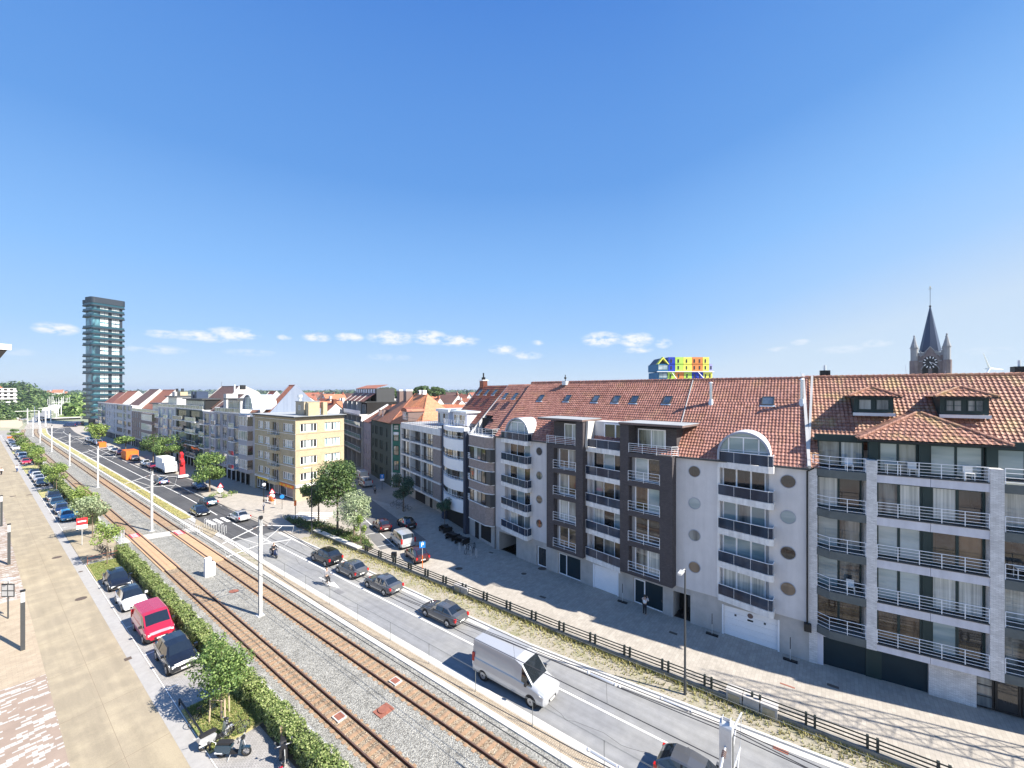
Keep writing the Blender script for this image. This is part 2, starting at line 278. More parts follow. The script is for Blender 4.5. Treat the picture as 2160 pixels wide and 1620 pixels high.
m_tiler=tilemat('red_tiles_weathered',(.36,.13,.085),(.28,.09,.06),(.15,.05,.035),lich=(.45,.30,.13),la=.4,wave=True,px=.2,pz=.2)
m_tileb=tilemat('brown_tiles',(.22,.12,.09),(.17,.09,.07),(.08,.05,.04),la=.1,wave=True)
m_slate=mat('slate',(.03,.05,.10),.5,var=.12,vs=2)
m_wwall=mat('white_gable_wall',(.50,.49,.48),.9,var=.08,vs=.6)
m_bark=mat('bark',(.17,.13,.095),.95,var=.25,vs=8,bump=.5)
m_wood=mat('stake_timber',(.50,.40,.28),.9,var=.15)
m_soil=mat('soil',(.13,.10,.07),.95,var=.3,vs=4,bump=.6)
g_dark=glassmat('glass_dark',(.010,.012,.015),(.035,.032,.03))
g_curt_refl=glassmat('glass_net_curtain_refl',(.30,.34,.34),(.58,.61,.60),fold=7)  # net curtain, with bright greenish reflections of the street painted into its colour
g_blind_refl=glassmat('glass_blind_refl',(.18,.27,.31),(.40,.48,.51),fold=1,vert=False)  # blind colour also carries the bluish window reflections as paint
g_mid=glassmat('glass_mixed',(.02,.03,.04),(.30,.33,.33),fold=1.4)
g_rail=glassmat('smoked_rail_glass',(.012,.022,.045),(.03,.05,.085)); g_rail.node_tree.nodes['Principled BSDF'].inputs['Coat IOR'].default_value=1.3; g_rail.node_tree.nodes['Principled BSDF'].inputs['Base Color'].default_value=(.01,.012,.02,1)
g_warm=glassmat('glass_warm_room',(.03,.018,.012),(.16,.11,.07),fold=.8)
g_green=glassmat('green_rail_glass',(.05,.14,.12),(.10,.22,.19))
g_blue=glassmat('blue_tower_glass',(.01,.03,.05),(.12,.30,.36),fold=.35)
g_sky=glassmat('skylight_glass',(.03,.05,.08),(.08,.11,.15),rough=.02)
for nm in('skylight_glass','glass_dark','blue_tower_glass'): pass
GL=[g_dark,g_curt_refl,g_mid,g_dark,g_warm,g_blind_refl,g_mid,g_dark,g_curt_refl,g_dark,g_blind_refl]
def G(i): return GL[i%len(GL)]
# ------------------------------------------------------------------ facade helpers: local x along, y inward, z up
def wall(b,x0,x1,z0,z1,ops=(),y=0,d=.18,m=None,mr=None):
    xs=sorted({x0,x1}|{v for o in ops for v in o[:2] if x0<v<x1}); zs=sorted({z0,z1}|{v for o in ops for v in o[2:4] if z0<v<z1})
    b.use(m)
    for xa,xb in zip(xs,xs[1:]):
        for za,zb in zip(zs,zs[1:]):
            cx,cz=(xa+xb)/2,(za+zb)/2
            if any(o[0]<cx<o[1] and o[2]<cz<o[3] for o in ops): continue
            b.face((xa,y,za),(xb,y,za),(xb,y,zb),(xa,y,zb))
    b.use(mr or m)
    for a,c,e,f in [o[:4] for o in ops]:
        b.face((a,y,e),(a,y+d,e),(a,y+d,f),(a,y,f)); b.face((c,y,e),(c,y,f),(c,y+d,f),(c,y+d,e)); b.face((a,y,f),(a,y+d,f),(c,y+d,f),(c,y,f)); b.face((a,y,e),(c,y,e),(c,y+d,e),(a,y+d,e))
def body(b,x0,x1,y0,y1,z0,z1,m):
    b.use(m); b.box(x0,x1,y0,y1,z0,z1)
def window(par,x0,x1,z0,z1,y,cols=2,rows=1,mf=None,mg=None,fw=.06,name='window',rail=None):
    mf=mf or m_wh; b=MB().use(mf); b.box(x0,x0+fw,y-.05,y,z0,z1).box(x1-fw,x1,y-.05,y,z0,z1).box(x0+fw,x1-fw,y-.05,y,z0,z0+fw).box(x0+fw,x1-fw,y-.05,y,z1-fw,z1)
    for i in range(1,cols): xx=x0+(x1-x0)*i/cols; b.box(xx-fw*.6,xx+fw*.6,y-.048,y,z0+fw,z1-fw)
    for i in range(1,rows): zz=z0+(z1-z0)*i/rows; b.box(x0+fw,x1-fw,y-.044,y,zz-fw*.35,zz+fw*.35)
    o=b.build(name,par)
    if mg is None: mg=G(random.randrange(99))
    gs=mg if isinstance(mg,(list,tuple)) else [mg]*cols
    g=MB()
    for i in range(cols):
        g.use(gs[i%len(gs)]); g.face((x0+(x1-x0)*i/cols,y-.012,z0),(x0+(x1-x0)*(i+1)/cols,y-.012,z0),(x0+(x1-x0)*(i+1)/cols,y-.012,z1),(x0+(x1-x0)*i/cols,y-.012,z1))
    g.build('pane',o)
    return o
def rail_bars(b,pts,z,h,nb=4,post=1.2,r=.017,pr=.022):
    for k in range(nb):
        zz=z+h-(h-.12)*k/(nb-1) if nb>1 else z+h
        b.path([(x,y,zz) for x,y in pts],r if k else r*1.4,n=5)
    for (xa,ya),(xc,yc) in zip(pts,pts[1:]):
        L_=math.hypot(xc-xa,yc-ya); n=max(1,round(L_/post))
        for i in range(n+1): b.tube((xa+(xc-xa)*i/n,ya+(yc-ya)*i/n,z),(xa+(xc-xa)*i/n,ya+(yc-ya)*i/n,z+h),pr,n=5)
def rail_glass(b,pts,z,h,mg,mr,post=1.3):
    for (xa,ya),(xc,yc) in zip(pts,pts[1:]):
        d=Vector((xc-xa,yc-ya)); nn=Vector((-d.y,d.x)).normalized()*.012
        b.use(mg); b.idx([(xa-nn.x,ya-nn.y,z+.04),(xc-nn.x,yc-nn.y,z+.04),(xc-nn.x,yc-nn.y,z+h-.04),(xa-nn.x,ya-nn.y,z+h-.04),(xa+nn.x,ya+nn.y,z+.04),(xc+nn.x,yc+nn.y,z+.04),(xc+nn.x,yc+nn.y,z+h-.04),(xa+nn.x,ya+nn.y,z+h-.04)],[(0,1,2,3),(7,6,5,4),(3,2,6,7),(0,3,7,4),(1,5,6,2)])
        b.use(mr); b.tube((xa,ya,z+h),(xc,yc,z+h),.03,n=5); n=max(1,round(d.length/post))
        for i in range(n+1): b.tube((xa+d.x*i/n,ya+d.y*i/n,z),(xa+d.x*i/n,ya+d.y*i/n,z+h),.02,n=5)
def balcony(par,poly,z,th,ms,rpts,style='glass',h=.85,mg=None,mr=None,nb=4):
    b=MB().use(ms); b.prism(poly,z-th,z); o=b.build('balcony',par)
    r=MB()
    if style=='glass': rail_glass(r,rpts,z,h,mg or g_rail,mr or m_rw)
    else: r.use(mr or m_rw); rail_bars(r,rpts,z,h,nb)
    r.build('railing',o); return o
def tiles(b,x0,x1,y0,z0,run,rise,m,px=.25,pz=.33,amp=.03,step=.04,xf=None,flip=1):
    """clay pantiles as real corrugated courses; xf(t)->(x0,x1) narrows hips"""
    L_=math.hypot(run,rise); rows=max(1,round(L_/pz)); ny,nz=-rise/L_*flip,run/L_
    b.use(m)
    for j in range(rows):
        t0,t1=j/rows,(j+1)/rows
        a,c=(x0,x1) if xf is None else xf((t0+t1)/2)
        n=max(1,round((c-a)/px)); vs=[];
        for (t,off) in ((t0,step),(t1,0)):
            for i in range(n*4+1):
                x=a+(c-a)*i/(n*4); w=(0,amp,amp*.55,-amp*.35)[i%4]
                vs.append((x,y0+flip*run*t+ny*(w+off),z0+rise*t+nz*(w+off)))
        k=n*4+1; fs=[(i,i+1,k+i+1,k+i) if flip>0 else (k+i,k+i+1,i+1,i) for i in range(n*4)]
        b.idx(vs,fs)
        # drip edge of the course
        if j: b.idx([(a,y0+flip*run*t0,z0+rise*t0-.01),(c,y0+flip*run*t0,z0+rise*t0-.01),(c,y0+flip*run*t0+ny*step,z0+rise*t0+nz*step),(a,y0+flip*run*t0+ny*step,z0+rise*t0+nz*step)],[(0,1,2,3)])
def skylight(par,x,q,y0,z0,k,wd=.78,ln=1.05,gl=None):
    """roof window lying on slope: q = horizontal distance up from eave, k=rise/run"""
    L_=math.hypot(1,k); uy,uz=1/L_,k/L_; ny,nz=-k/L_,1/L_
    def P(a,t,o): return (x+a,y0+q+uy*t+ny*o,z0+k*q+uz*t+nz*o)
    def bx(b,a0,a1,t0,t1,o0,o1): b.idx([P(a0,t0,o0),P(a1,t0,o0),P(a1,t1,o0),P(a0,t1,o0),P(a0,t0,o1),P(a1,t0,o1),P(a1,t1,o1),P(a0,t1,o1)],[(3,2,1,0),(4,5,6,7),(0,1,5,4),(1,2,6,5),(2,3,7,6),(3,0,4,7)])
    h=wd/2; b=MB().use(m_dkg); f=.08
    bx(b,-h,h,0,f,.02,.14); bx(b,-h,h,ln-f,ln,.02,.14); bx(b,-h,-h+f,f,ln-f,.02,.13); bx(b,h-f,h,f,ln-f,.02,.13)
    b.use(m_zinc); bx(b,-h-.1,h+.1,-.16,-.003,.03,.07)
    o=b.build('skylight',par); g=MB().use(gl or g_sky); g.face(P(-h+f,f,.11),P(h-f,f,.11),P(h-f,ln-f,.11),P(-h+f,ln-f,.11)); g.build('pane',o); return o
m_ring=mat('blue_grey_trim',(.30,.33,.40),.6,var=.05)
def roundwin(par,x,z,r,y,mg):
    b=MB().use(m_ring); n=24
    for i in range(n):
        a,c=2*PI*i/n,2*PI*(i+1)/n
        P=[(x+q*math.cos(t),z+q*math.sin(t)) for q,t in ((r,a),(r,c),(r+.045,c),(r+.045,a))]
        b.face(*[(p[0],y-.03,p[1]) for p in P]); b.face((P[3][0],y-.03,P[3][1]),(P[2][0],y-.03,P[2][1]),(P[2][0],y,P[2][1]),(P[3][0],y,P[3][1])); b.face((P[1][0],y-.03,P[1][1]),(P[0][0],y-.03,P[0][1]),(P[0][0],y,P[0][1]),(P[1][0],y,P[1][1]))
    o=b.build('round_window',par); g=MB().use(mg); g.face(*[(x+r*math.cos(2*PI*i/n),y-.008,z+r*math.sin(2*PI*i/n)) for i in range(n)]); g.build('pane',o); return o
m_ring=mat('blue_grey_trim',(.30,.33,.40),.6,var=.05)
def vault(par,cx,z0,r,depth,y=0,name='vault_dormer'):
    n=20; b=MB(); ro=r+.16
    A=[PI*i/n for i in range(n+1)]
    for a,c in zip(A,A[1:]):
        b.use(m_zinc); b.face((cx+ro*math.cos(a),y-.25,z0+ro*math.sin(a)),(cx+ro*math.cos(c),y-.25,z0+ro*math.sin(c)),(cx+ro*math.cos(c),y+depth,z0+ro*math.sin(c)),(cx+ro*math.cos(a),y+depth,z0+ro*math.sin(a)))
        b.use(m_ring); b.face((cx+r*math.cos(a),y-.25,z0+r*math.sin(a)),(cx+r*math.cos(c),y-.25,z0+r*math.sin(c)),(cx+ro*math.cos(c),y-.25,z0+ro*math.sin(c)),(cx+ro*math.cos(a),y-.25,z0+ro*math.sin(a)))
        b.face((cx+r*math.cos(a),y-.25,z0+r*math.sin(a)),(cx+r*math.cos(a),y+.2,z0+r*math.sin(a)),(cx+r*math.cos(c),y+.2,z0+r*math.sin(c)),(cx+r*math.cos(c),y-.25,z0+r*math.sin(c)))
    for sx_ in (-1,1): b.use(m_ring).box(cx+sx_*(r+.08)-.08,cx+sx_*(r+.08)+.08,y-.25,y+depth,z0-.5,z0)
    o=b.build(name,par)
    g=MB().use(g_blind_refl); g.face(*([(cx-r,y+.06,z0-.5),(cx+r,y+.06,z0-.5)]+[(cx+r*math.cos(a),y+.06,z0+r*math.sin(a)) for a in A]))
    g.build('pane',o)
    f=MB().use(m_wh); hh=r*.8
    for xx in (-.62*r,0,.62*r): f.box(cx+xx-.045,cx+xx+.045,y-.02,y+.05,z0-.5,z0+math.sqrt(max(.01,r*r-xx*xx))*(1 if xx else .82)-.02)
    f.box(cx-r*.6,cx+r*.6,y-.02,y+.05,z0+r*.78,z0+r*.78+.09); f.box(cx-r,cx+r,y-.02,y+.05,z0+.3,z0+.34); f.build('frame',o)
    return o
# ------------------------------------------------------------------ ground, laid out along the street: local x = p (across), y = s (along)
def bend(s): return .09*math.sqrt((max(0,s-270))**2+1600)-3.6 if s>270 else 0
def strip(name,s0,s1,pa,pb,z,m,ds=6,side=0,top=True,rot=True):
    fa=pa if callable(pa) else (lambda s:pa); fb=pb if callable(pb) else (lambda s:pb)
    n=max(1,round((s1-s0)/ds)); b=MB().use(m)
    for i in range(n):
        a,c=s0+(s1-s0)*i/n,s0+(s1-s0)*(i+1)/n
        b.face((fa(a)+bend(a),a,z),(fb(a)+bend(a),a,z),(fb(c)+bend(c),c,z),(fa(c)+bend(c),c,z))
        if side:
            b.face((fa(a)+bend(a),a,z-side),(fa(a)+bend(a),a,z),(fa(c)+bend(c),c,z),(fa(c)+bend(c),c,z-side)); b.face((fb(c)+bend(c),c,z-side),(fb(c)+bend(c),c,z),(fb(a)+bend(a),a,z),(fb(a)+bend(a),a,z-side))
    if side:
        for a,f in ((s0,1),(s1,-1)):
            q=[(fa(a)+bend(a),a,z-side),(fb(a)+bend(a),a,z-side),(fb(a)+bend(a),a,z),(fa(a)+bend(a),a,z)]; b.face(*(q if f>0 else q[::-1]))
    return struct(b.build(name,rz=TH))
m_far=mat('far_ground',(.20,.235,.14),.95,var=.2,vs=.02,col2=(.32,.31,.22),c2s=.004)
b=MB().use(m_far); b.face((-9000,-300,-.06),(9000,-300,-.06),(9000,16000,-.06),(-9000,16000,-.06)); struct(b.build('ground'))
m_town=mat('town_ground',(.30,.28,.25),.95,var=.15,vs=.3)
strip('town_ground',-70,330,-60,330,-.03,m_town,ds=50)
S0,S1=-40,330
m_plaza=mat('plaza_pavers',(.29,.225,.18),.9,kind='paver',bw=.45,bh=.18,col2=(.46,.44,.41),mortar=(.36,.28,.22),msz=.012,var=.12,vs=.8,bump=.1,binary=True)
m_plaza2=mat('plaza_pavers_plain',(.40,.33,.24),.9,kind='paver',bw=.5,bh=.2,col2=(.36,.29,.21),mortar=(.28,.23,.18),msz=.008,var=.12,vs=.8)
strip('plaza_paving',S0,44,-30,3.2,.004,m_plaza,rot=True)
strip('plaza_paving',44,62,-30,3.2,.004,m_plaza2)
strip('plaza_paving',62,160,-30,3.2,.004,m_plaza)
strip('promenade_path',S0,300,3.2,7.1,.008,m_path)
strip('kerb_strip',S0,300,7.1,7.85,.012,m_gut)
strip('parking_strip',S0,300,7.85,10.5,.004,m_cob)
strip('planting_bed',S0,300,10.5,11.72,.03,m_soil)
strip('kerb',S0,S1,11.7,12.02,.11,m_white,side=.15); strip('kerb',S0,S1,12.06,12.3,.10,m_white,side=.14)
strip('gravel_bed',S0,S1,12.3,19.36,.05,m_bal)
for p0 in (12.85,16.98): strip('gravel_bed',S0,S1,p0,p0+1.55,.056,m_balr)
strip('kerb',S0,S1,19.36,19.75,.13,m_white,side=.17)
b=MB().use(mat('grooved_pavers',(.42,.36,.27),.9,kind='paver',bw=.3,bh=.11,col2=(.37,.31,.23),mortar=(.25,.2,.15),msz=.02,var=.15,vs=2))
strip('grooved_strip',S0,52,19.75,20.5,.06,MATS['grooved_pavers']); strip('grass_verge',52,60,19.75,20.6,.04,m_gravel)
strip('grass_verge',80,S1,19.75,21.2,.04,m_grass)
strip('gutter',S0,55,20.5,21.1,.03,m_white); strip('gutter',55,80,20.6,21.3,.03,m_white); strip('gutter',80,S1,21.2,21.6,.03,m_white)
pe=lambda s_:26.3+max(0,.085*(18-s_))
strip('road',S0,63,21.1,lambda s_:pe(s_)+.05,.0,m_asph); strip('road',63,S1,21.2,lambda s:27.2 if s>82 else 26.6,.0,m_asphn)
strip('parking_lane',96,S1,27.2,30,.004,m_asphn)
strip('gutter',S0,62,lambda s_:pe(s_),lambda s_:pe(s_)+.42,.012,m_white); strip('kerb',S0,60,lambda s_:pe(s_)+.42,lambda s_:pe(s_)+.6,.12,m_white,side=.15)
strip('grass_verge',S0,57,lambda s_:pe(s_)+.6,lambda s_:29.25+max(0,.05*(18-s_)),.05,m_gravel)
strip('pavement',S0,60,29.5,60,.02,m_pave)
strip('pavement',60,96,26.9,45,.02,m_pave); strip('pavement',96,S1,30,36.4,.03,m_pave)
for a in (96,150,205,250): strip('pavement',a-4,a+1.5,27.2,30,.03,m_pave)
# side street carriageway
sd=Vector((-.5664,.8241)); sn=Vector((.8241,.5664))
m_side=mat('side_street_asphalt',(.15,.148,.148),.9,var=.12,vs=.8,bump=.2,bs=50)
b=MB().use(m_side); q0=gp(850,1150); q=lambda a,c:(q0.x+sd.x*a+sn.x*c,q0.y+sd.y*a+sn.y*c,.026)
b.face(q(0,-2.9),q(0,3.2),q(120,3.2),q(120,-2.6)); struct(b.build('side_street'))
b=MB().use(m_paint)
for a in (1.2,6.6,12.3,17.6): z=.03; b.face(*[(v[0],v[1],.032) for v in (q(a,-2.9),q(a,-1.1),q(a+.12,-1.1),q(a+.12,-2.9))])
b.face(*[(v[0],v[1],.0315) for v in (q(0,-1.1),q(0,-.98),q(40,-.98),q(40,-1.1))]); struct(b.build('side_street_marking'))
# painted markings
strip('lane_marking',S0,72,24.05,24.19,.004,m_paint); strip('lane_marking',78.5,200,lambda s:24.05+.5*math.sin((s-78)/16) if s<128 else 24.1,lambda s:24.19+.5*math.sin((s-78)/16) if s<128 else 24.24,.004,m_paint,ds=2)
strip('edge_marking',84,300,26.5,26.62,.004,m_paint)
for i,p in enumerate((21.9,22.85,23.8,24.75,25.7,26.4)):
    strip('crosswalk_stripe',73.2,76.4,p,p+.5,.0045,m_paint)
b=MB().use(m_paint); c=gp(660,1089)
for i in range(5):
    yy=c.y-2.1+i*.95; b.face((c.x-3.2,yy,.033),(c.x+3.0,yy-.25,.033),(c.x+3.0,yy+.15,.033),(c.x-3.2,yy+.4,.033))
struct(b.build('side_crosswalk'))
b=MB().use(m_paint); A=gp(702,1233); sA,pA=sp(A)   # straight-ahead arrow
b.face((pA-.07,sA+2.7,.006),(pA+.07,sA+2.7,.006),(pA+.07,sA+.4,.006),(pA-.07,sA+.4,.006)); b.face((pA-.38,sA+.5,.007),(pA+.38,sA+.5,.007),(pA,sA-1.3,.007)); struct(b.build('road_arrow',rz=TH))
b=MB().use(mat('asphalt_patch',(.19,.19,.195),.85,var=.1))
for s_,p_ in ((39,22.3),): b.face((p_-.3,s_-.6,.003),(p_+.3,s_-.6,.003),(p_+.3,s_+.6,.003),(p_-.3,s_+.6,.003))
struct(b.build('road_patch',rz=TH))
# parking bay lines, islands
b=MB().use(m_paint)
for s_ in (35.3,41.2,47.2,53.0,59.4,88.9,95.8,102.5,108.3,114,129,135.7,142.2,148.5): b.face((7.95,s_,.012),(8.6,s_,.012),(8.6,s_+.1,.012),(7.95,s_+.1,.012))
b.face((7.92,S0,.0125),(7.96,S0,.0125),(7.96,300,.0125),(7.92,300,.0125)); struct(b.build('parking_marking',rz=TH))
for a,c in ((27.2,32.2),(61.3,67.6),(117,126.5),(154,170),(205,214)):
    b=MB().use(m_grass).prism([(8.0,a),(10.7,a),(10.7,c),(8.0,c)],-.02,.09); struct(b.build('grass_island',rz=TH))
b=MB().use(m_path).prism([(7.9,68.5),(11.7,68.5),(11.7,87),(7.9,87)],-.02,.05); struct(b.build('crossing_forecourt',rz=TH))
b=MB().use(mat('joint_dark',(.22,.17,.12),.95,var=.2))
s_=-20
while s_<120: b.face((3.2,s_,.011),(7.1,s_+.3,.011),(7.1,s_+.33,.011),(3.2,s_+.03,.011)); s_+=6.3
b.face((5.1,-30,.0105),(5.12,-30,.0105),(5.12,160,.0105),(5.1,160,.0105)); struct(b.build('path_joints',rz=TH))
b=MB().use(mat('tar_seal',(.07,.07,.072),.7,var=.1)); rn=random.Random(4)
for s0_,p0_ in ((8,22.9),(20,25.3),(33,21.8),(44,23.3),(52,25.6)):
    s_,p_=s0_,p0_
    for i in range(10):
        s2,p2=s_+rn.uniform(.3,1.2),p_+rn.uniform(-.3,.3); b.face((p_-.015,s_,.0025),(p_+.015,s_,.0025),(p2+.015,s2,.0025),(p2-.015,s2,.0025)); s_,p_=s2,p2
struct(b.build('road_cracks',rz=TH))
# level crossing: concrete path and timber panels between the rails
b=MB().use(m_white).prism([(12.1,73.5),(19.9,71.5),(19.9,73.6),(12.1,76.3)],0,.075); struct(b.build('crossing_path',rz=TH))
b=MB().use(m_path).prism([(19.9,67),(21.3,69),(21.3,78.5),(19.9,73.8)],0,.09); struct(b.build('crossing_refuge',rz=TH))
m_red=mat('red_paint',(.55,.05,.07),.6,var=.1)
for p0,a,c in ((13.63,58.6,77),(17.73,57,73.6)):
    b=MB().use(m_panel); x=a
    while x<c-.1: b.box(p0-.46,p0+.46,x,min(x+1.78,c),.05,.15); x+=1.8
    b.use(m_red).box(p0-.455,p0+.455,c-2.3,c-.1,.15,.156); b.use(m_paint)
    for i in range(4): b.box(p0-.3,p0+.3,c-2.0+i*.5,c-1.8+i*.5,.156,.16)
    for sgn in (-1,1): b.use(m_panel).box(p0+sgn*.68-.1,p0+sgn*.68+.1,a,c,.05,.13)
    struct(b.build('crossing_panel',rz=TH))
# rails and sleepers
n=0
for p0,who in ((13.63,'left'),(17.73,'right')):
    for sg in (-1,1):
        pc=p0+sg*.55; b=MB(); prof=[(-.07,.05),(.07,.05),(.03,.075),(.018,.17),(.037,.18),(.037,.21),(-.037,.21),(-.037,.18),(-.018,.17),(-.03,.075)]
        a=S0
        while a<326:
            st_=6 if a<260 else 4; c=a+st_
            vs=[(pc+x+bend(a),a,z) for x,z in prof]+[(pc+x+bend(c),c,z) for x,z in prof]
            b.use(m_rail).idx(vs,[(i,(i+1)%10,10+(i+1)%10,10+i) for i in range(10) if i!=5]); b.use(m_railtop).idx([vs[5],vs[6],vs[16],vs[15]],[(0,1,2,3)]); a=c
        o=struct(b.build('rail',rz=TH))
    b=MB().use(m_sleep); a=-6.0
    while a<130:
        if not(57<a<77.5): b.box(p0-.42,p0+.42,a,a+.22,.05,.082+.006*math.sin(a*7)); b.box(p0-.85,p0-.62,a,a+.22,.05,.072); b.box(p0+.62,p0+.85,a,a+.22,.05,.072)
        a+=.62
    struct(b.build('sleepers',rz=TH))
# covers and gullies
def flat(name,label,cat,loc,m,rx,ry,rz=0,n=18,z=.02,grp=None,sq=False):
    b=MB().use(m)
    if sq: b.box(-rx,rx,-ry,ry,0,z)
    else: b.prism([(rx*math.cos(2*PI*i/n),ry*math.sin(2*PI*i/n)) for i in range(n)],0,z)
    return tag(b.build(name,loc=loc,rz=rz),label,cat,grp)
m_iron=mat('cast_iron',(.10,.075,.06),.7,var=.2,vs=8); m_rust=mat('rust_plate',(.26,.10,.07),.8,var=.2,vs=5)
for i,(x,y,l) in enumerate(((120,1176,'on the path beside the bicycle racks'),(171,1577-1577+1261+2,'on the path level with the white car'),(27,1047,'on the path left of the pair far up the promenade'),(62,1044,'on the path right of the pair far up the promenade'))):
    p=gp(x,y); flat('manhole_cover','round dark manhole cover '+l,'manhole cover',(p.x,p.y,.009),m_iron,.42,.42)
p=gp(270,1390); flat('drain_grate','small square drain grate in the gutter beside the black car','drain',(p.x,p.y,.013),m_iron,.2,.22,TH,sq=True,z=.01)
p=gp(170,1206); flat('drain_cover','small dark cover on the gutter strip near the bicycle racks','drain',(p.x,p.y,.013),m_iron,.2,.2,z=.01)
p=gp(809,1501); b=MB().use(m_rust); b.box(-.5,.5,-.42,.42,0,.05); b.prism([(.34*math.cos(t*PI/9),.34*math.sin(t*PI/9)) for t in range(18)],.05,.12); tag(b.build('cable_pit_cover',loc=(p.x,p.y,.05),rz=TH),'large rusty square cable pit cover with round lid in the grey ballast','pit cover')
p=gp(493,1248.5); flat('manhole_cover','rusty oval cover in the grey ballast behind the middle catenary pole','manhole cover',(p.x,p.y,.055),m_rust,.45,.35,z=.04)
for x,y,l in ((834,1440,'right'),(716,1516,'left')):
    p=gp(x,y); b=MB().use(m_white).box(-.3,.3,-.36,.36,0,.09); b.use(m_rust).box(-.22,.22,-.28,.28,.09,.11); tag(b.build('rail_box',loc=(p.x,p.y,.06),rz=TH),'small rusty box with pale rim between the rails of the %s-hand track'%l,'rail box')
for x,y,r,l in ((1144,1185+15,.5,'in the side street lane beside the parked maroon car'),(1105,1211,.3,'on the pavement outside the grey building'),(968,1200,.42,'on the paving near the kerb beside the parking sign')):
    p=gp(x,y); flat('manhole_cover','round dark manhole cover '+l,'manhole cover',(p.x,p.y,.036),m_iron,r,r*.8)
for x,y,l in ((1145,1260,'in front of the grey building with round windows'),(1420,1336,'in front of the dark entrance'),(1757,1448,'in front of the dark garage doors'),(1036,1161+5,'outside the brown brick building')):
    p=gp(x,y); flat('drain_grate','dark rectangular drain grate on the pavement '+l,'drain',(p.x,p.y,.021),m_iron,.32,.14,-TH+R(14),sq=True,z=.012)
p=gp(1661,1447); flat('drain_grate','long rusty brown gully grate on the sunlit pavement','drain',(p.x,p.y,.021),m_rust,.42,.07,-R(37),sq=True,z=.012)
p=gp(1647,1583); flat('drain_grate','rusty slotted road gully in the white kerb gutter','drain',(p.x,p.y,.013),m_rust,.36,.12,-R(37),sq=True,z=.012)
# ------------------------------------------------------------------ the near terrace on the right
def frame(a,b): 
    a=Vector(a);b=Vector(b);d=b-a; return a,math.atan2(d.y,d.x),d.length
def gable(name,par,x,q0,q1,z0,zr,m,th=.3,ridge=None):
    ridge=ridge if ridge is not None else (q0+q1)/2
    return MB().use(m).prismx([(q0,z0),(q1,z0),(ridge,zr)],x-th/2,x+th/2).build(name,par)
def near_roof(par,W,m,l=0,r=0,run=6.7,rise=6.7,z0=14.4,back=True,eave=.12):
    b=MB(); tiles(b,0,W,-eave,z0-eave,run+eave,rise+eave,m,xf=lambda t:(l*t,W-r*t))
    b.use(m_tilef).face((l,run,z0+rise),(W-r,run,z0+rise),(W-r,run*2,z0),(l,run*2,z0))
    o=b.build('roof',par); 
    rb=MB().use(m_tile)
    x=l
    while x<W-r-.05: rb.tube((x,run,z0+rise-.02),(min(x+.42,W-r),run,z0+rise+.01),.13,.15,n=8); x+=.4
    rb.build('ridge_tiles',o)
    g=MB().use(m_dkg).box(0,W,-eave-.14,-eave+.02,z0-eave-.12,z0-eave-.01); g.build('gutter',o)
    return o
# ---- grey building with vault and round windows
A,rz,W=frame((-2.1,52.74),(3.82,46.68))
T=thing('apartment_building','grey rendered apartment block with one column of small round windows and a dark garage passage','building',(A.x,A.y,0),rz,'apartment buildings of the right-hand terrace')
b=MB(); ops=[(1.75,6.0,2.9+.25,14.4),]
wall(b,0,W,2.9,14.4,[(1.75,6.0,3.1,14.4)],0,.55,m_gray)
wall(b,0,W,0,2.9,[(.62,3.67,0,2.38),(6.94,8.41,0,2.26)],.08,.3,m_plinth,m_plinth)
b.use(m_plinth).box(0,W,.0,.08,2.86,2.9)
b.use(m_gray); b.face((1.75,.55,3.1),(6,.55,3.1),(6,.55,14.4),(1.75,.55,14.4))
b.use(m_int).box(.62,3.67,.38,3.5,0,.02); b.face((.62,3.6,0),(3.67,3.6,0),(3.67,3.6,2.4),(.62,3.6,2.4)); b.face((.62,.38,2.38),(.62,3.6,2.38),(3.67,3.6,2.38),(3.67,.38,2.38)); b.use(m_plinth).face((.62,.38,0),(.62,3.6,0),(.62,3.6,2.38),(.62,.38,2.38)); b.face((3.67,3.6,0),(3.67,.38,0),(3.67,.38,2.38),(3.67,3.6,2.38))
b.use(m_wwall).box(0,.05,.6,13.3,3,14.3).box(W-.05,W,.6,13.3,3,14.3); b.use(m_gray).box(.05,W-.05,13.2,13.35,0,14.4)
b.build('wall',T)
for k in range(4):
    zt=3.28+2.75*k; window(T,2.2,5.9,zt+.03,zt+2.25,.52,3,1,m_wh,[G(k+1),G(k*3+2),G(k+2)])
for k in range(5):
    zt=3.28+2.75*k if k<4 else 14.15
    balcony(T,[(1.15,-.12),(5.95,-.85),(6.3,-.75),(6.3,.0),(1.15,0)],zt,.5,m_slab,[(1.18,-.1),(5.95,-.8),(6.25,-.7),(6.25,-.02)],'glass')
for i,z in enumerate((13.1,10.35,7.64,4.9)): roundwin(T,7.45,z,.44,0,[g_dark,g_mid,g_dark,g_dark][i])
window(T,6.98,8.37,0,2.24,.3,1,1,m_wh,g_dark,.12,name='door')
near_roof(T,W,m_tile,r=.12); vault(T,4.0,14.75,1.85,2.3)
skylight(T,3.64,4.27,0,14.4,1.0,gl=g_sky); skylight(T,7.9,4.27,0,14.4,1.0)
b=MB().use(m_blk).tube((6.2,6.3,20.8),(6.2,6.3,22.0),.05).ball((6.2,6.3,21.6),.16); b.use(m_zinc).box(5.9,6.5,6.0,6.6,20.7,21.2); b.build('antenna_mast',T)
MB().use(m_dkg).tube((0,-.06,0),(0,-.06,14.2),.05).build('drainpipe',T)
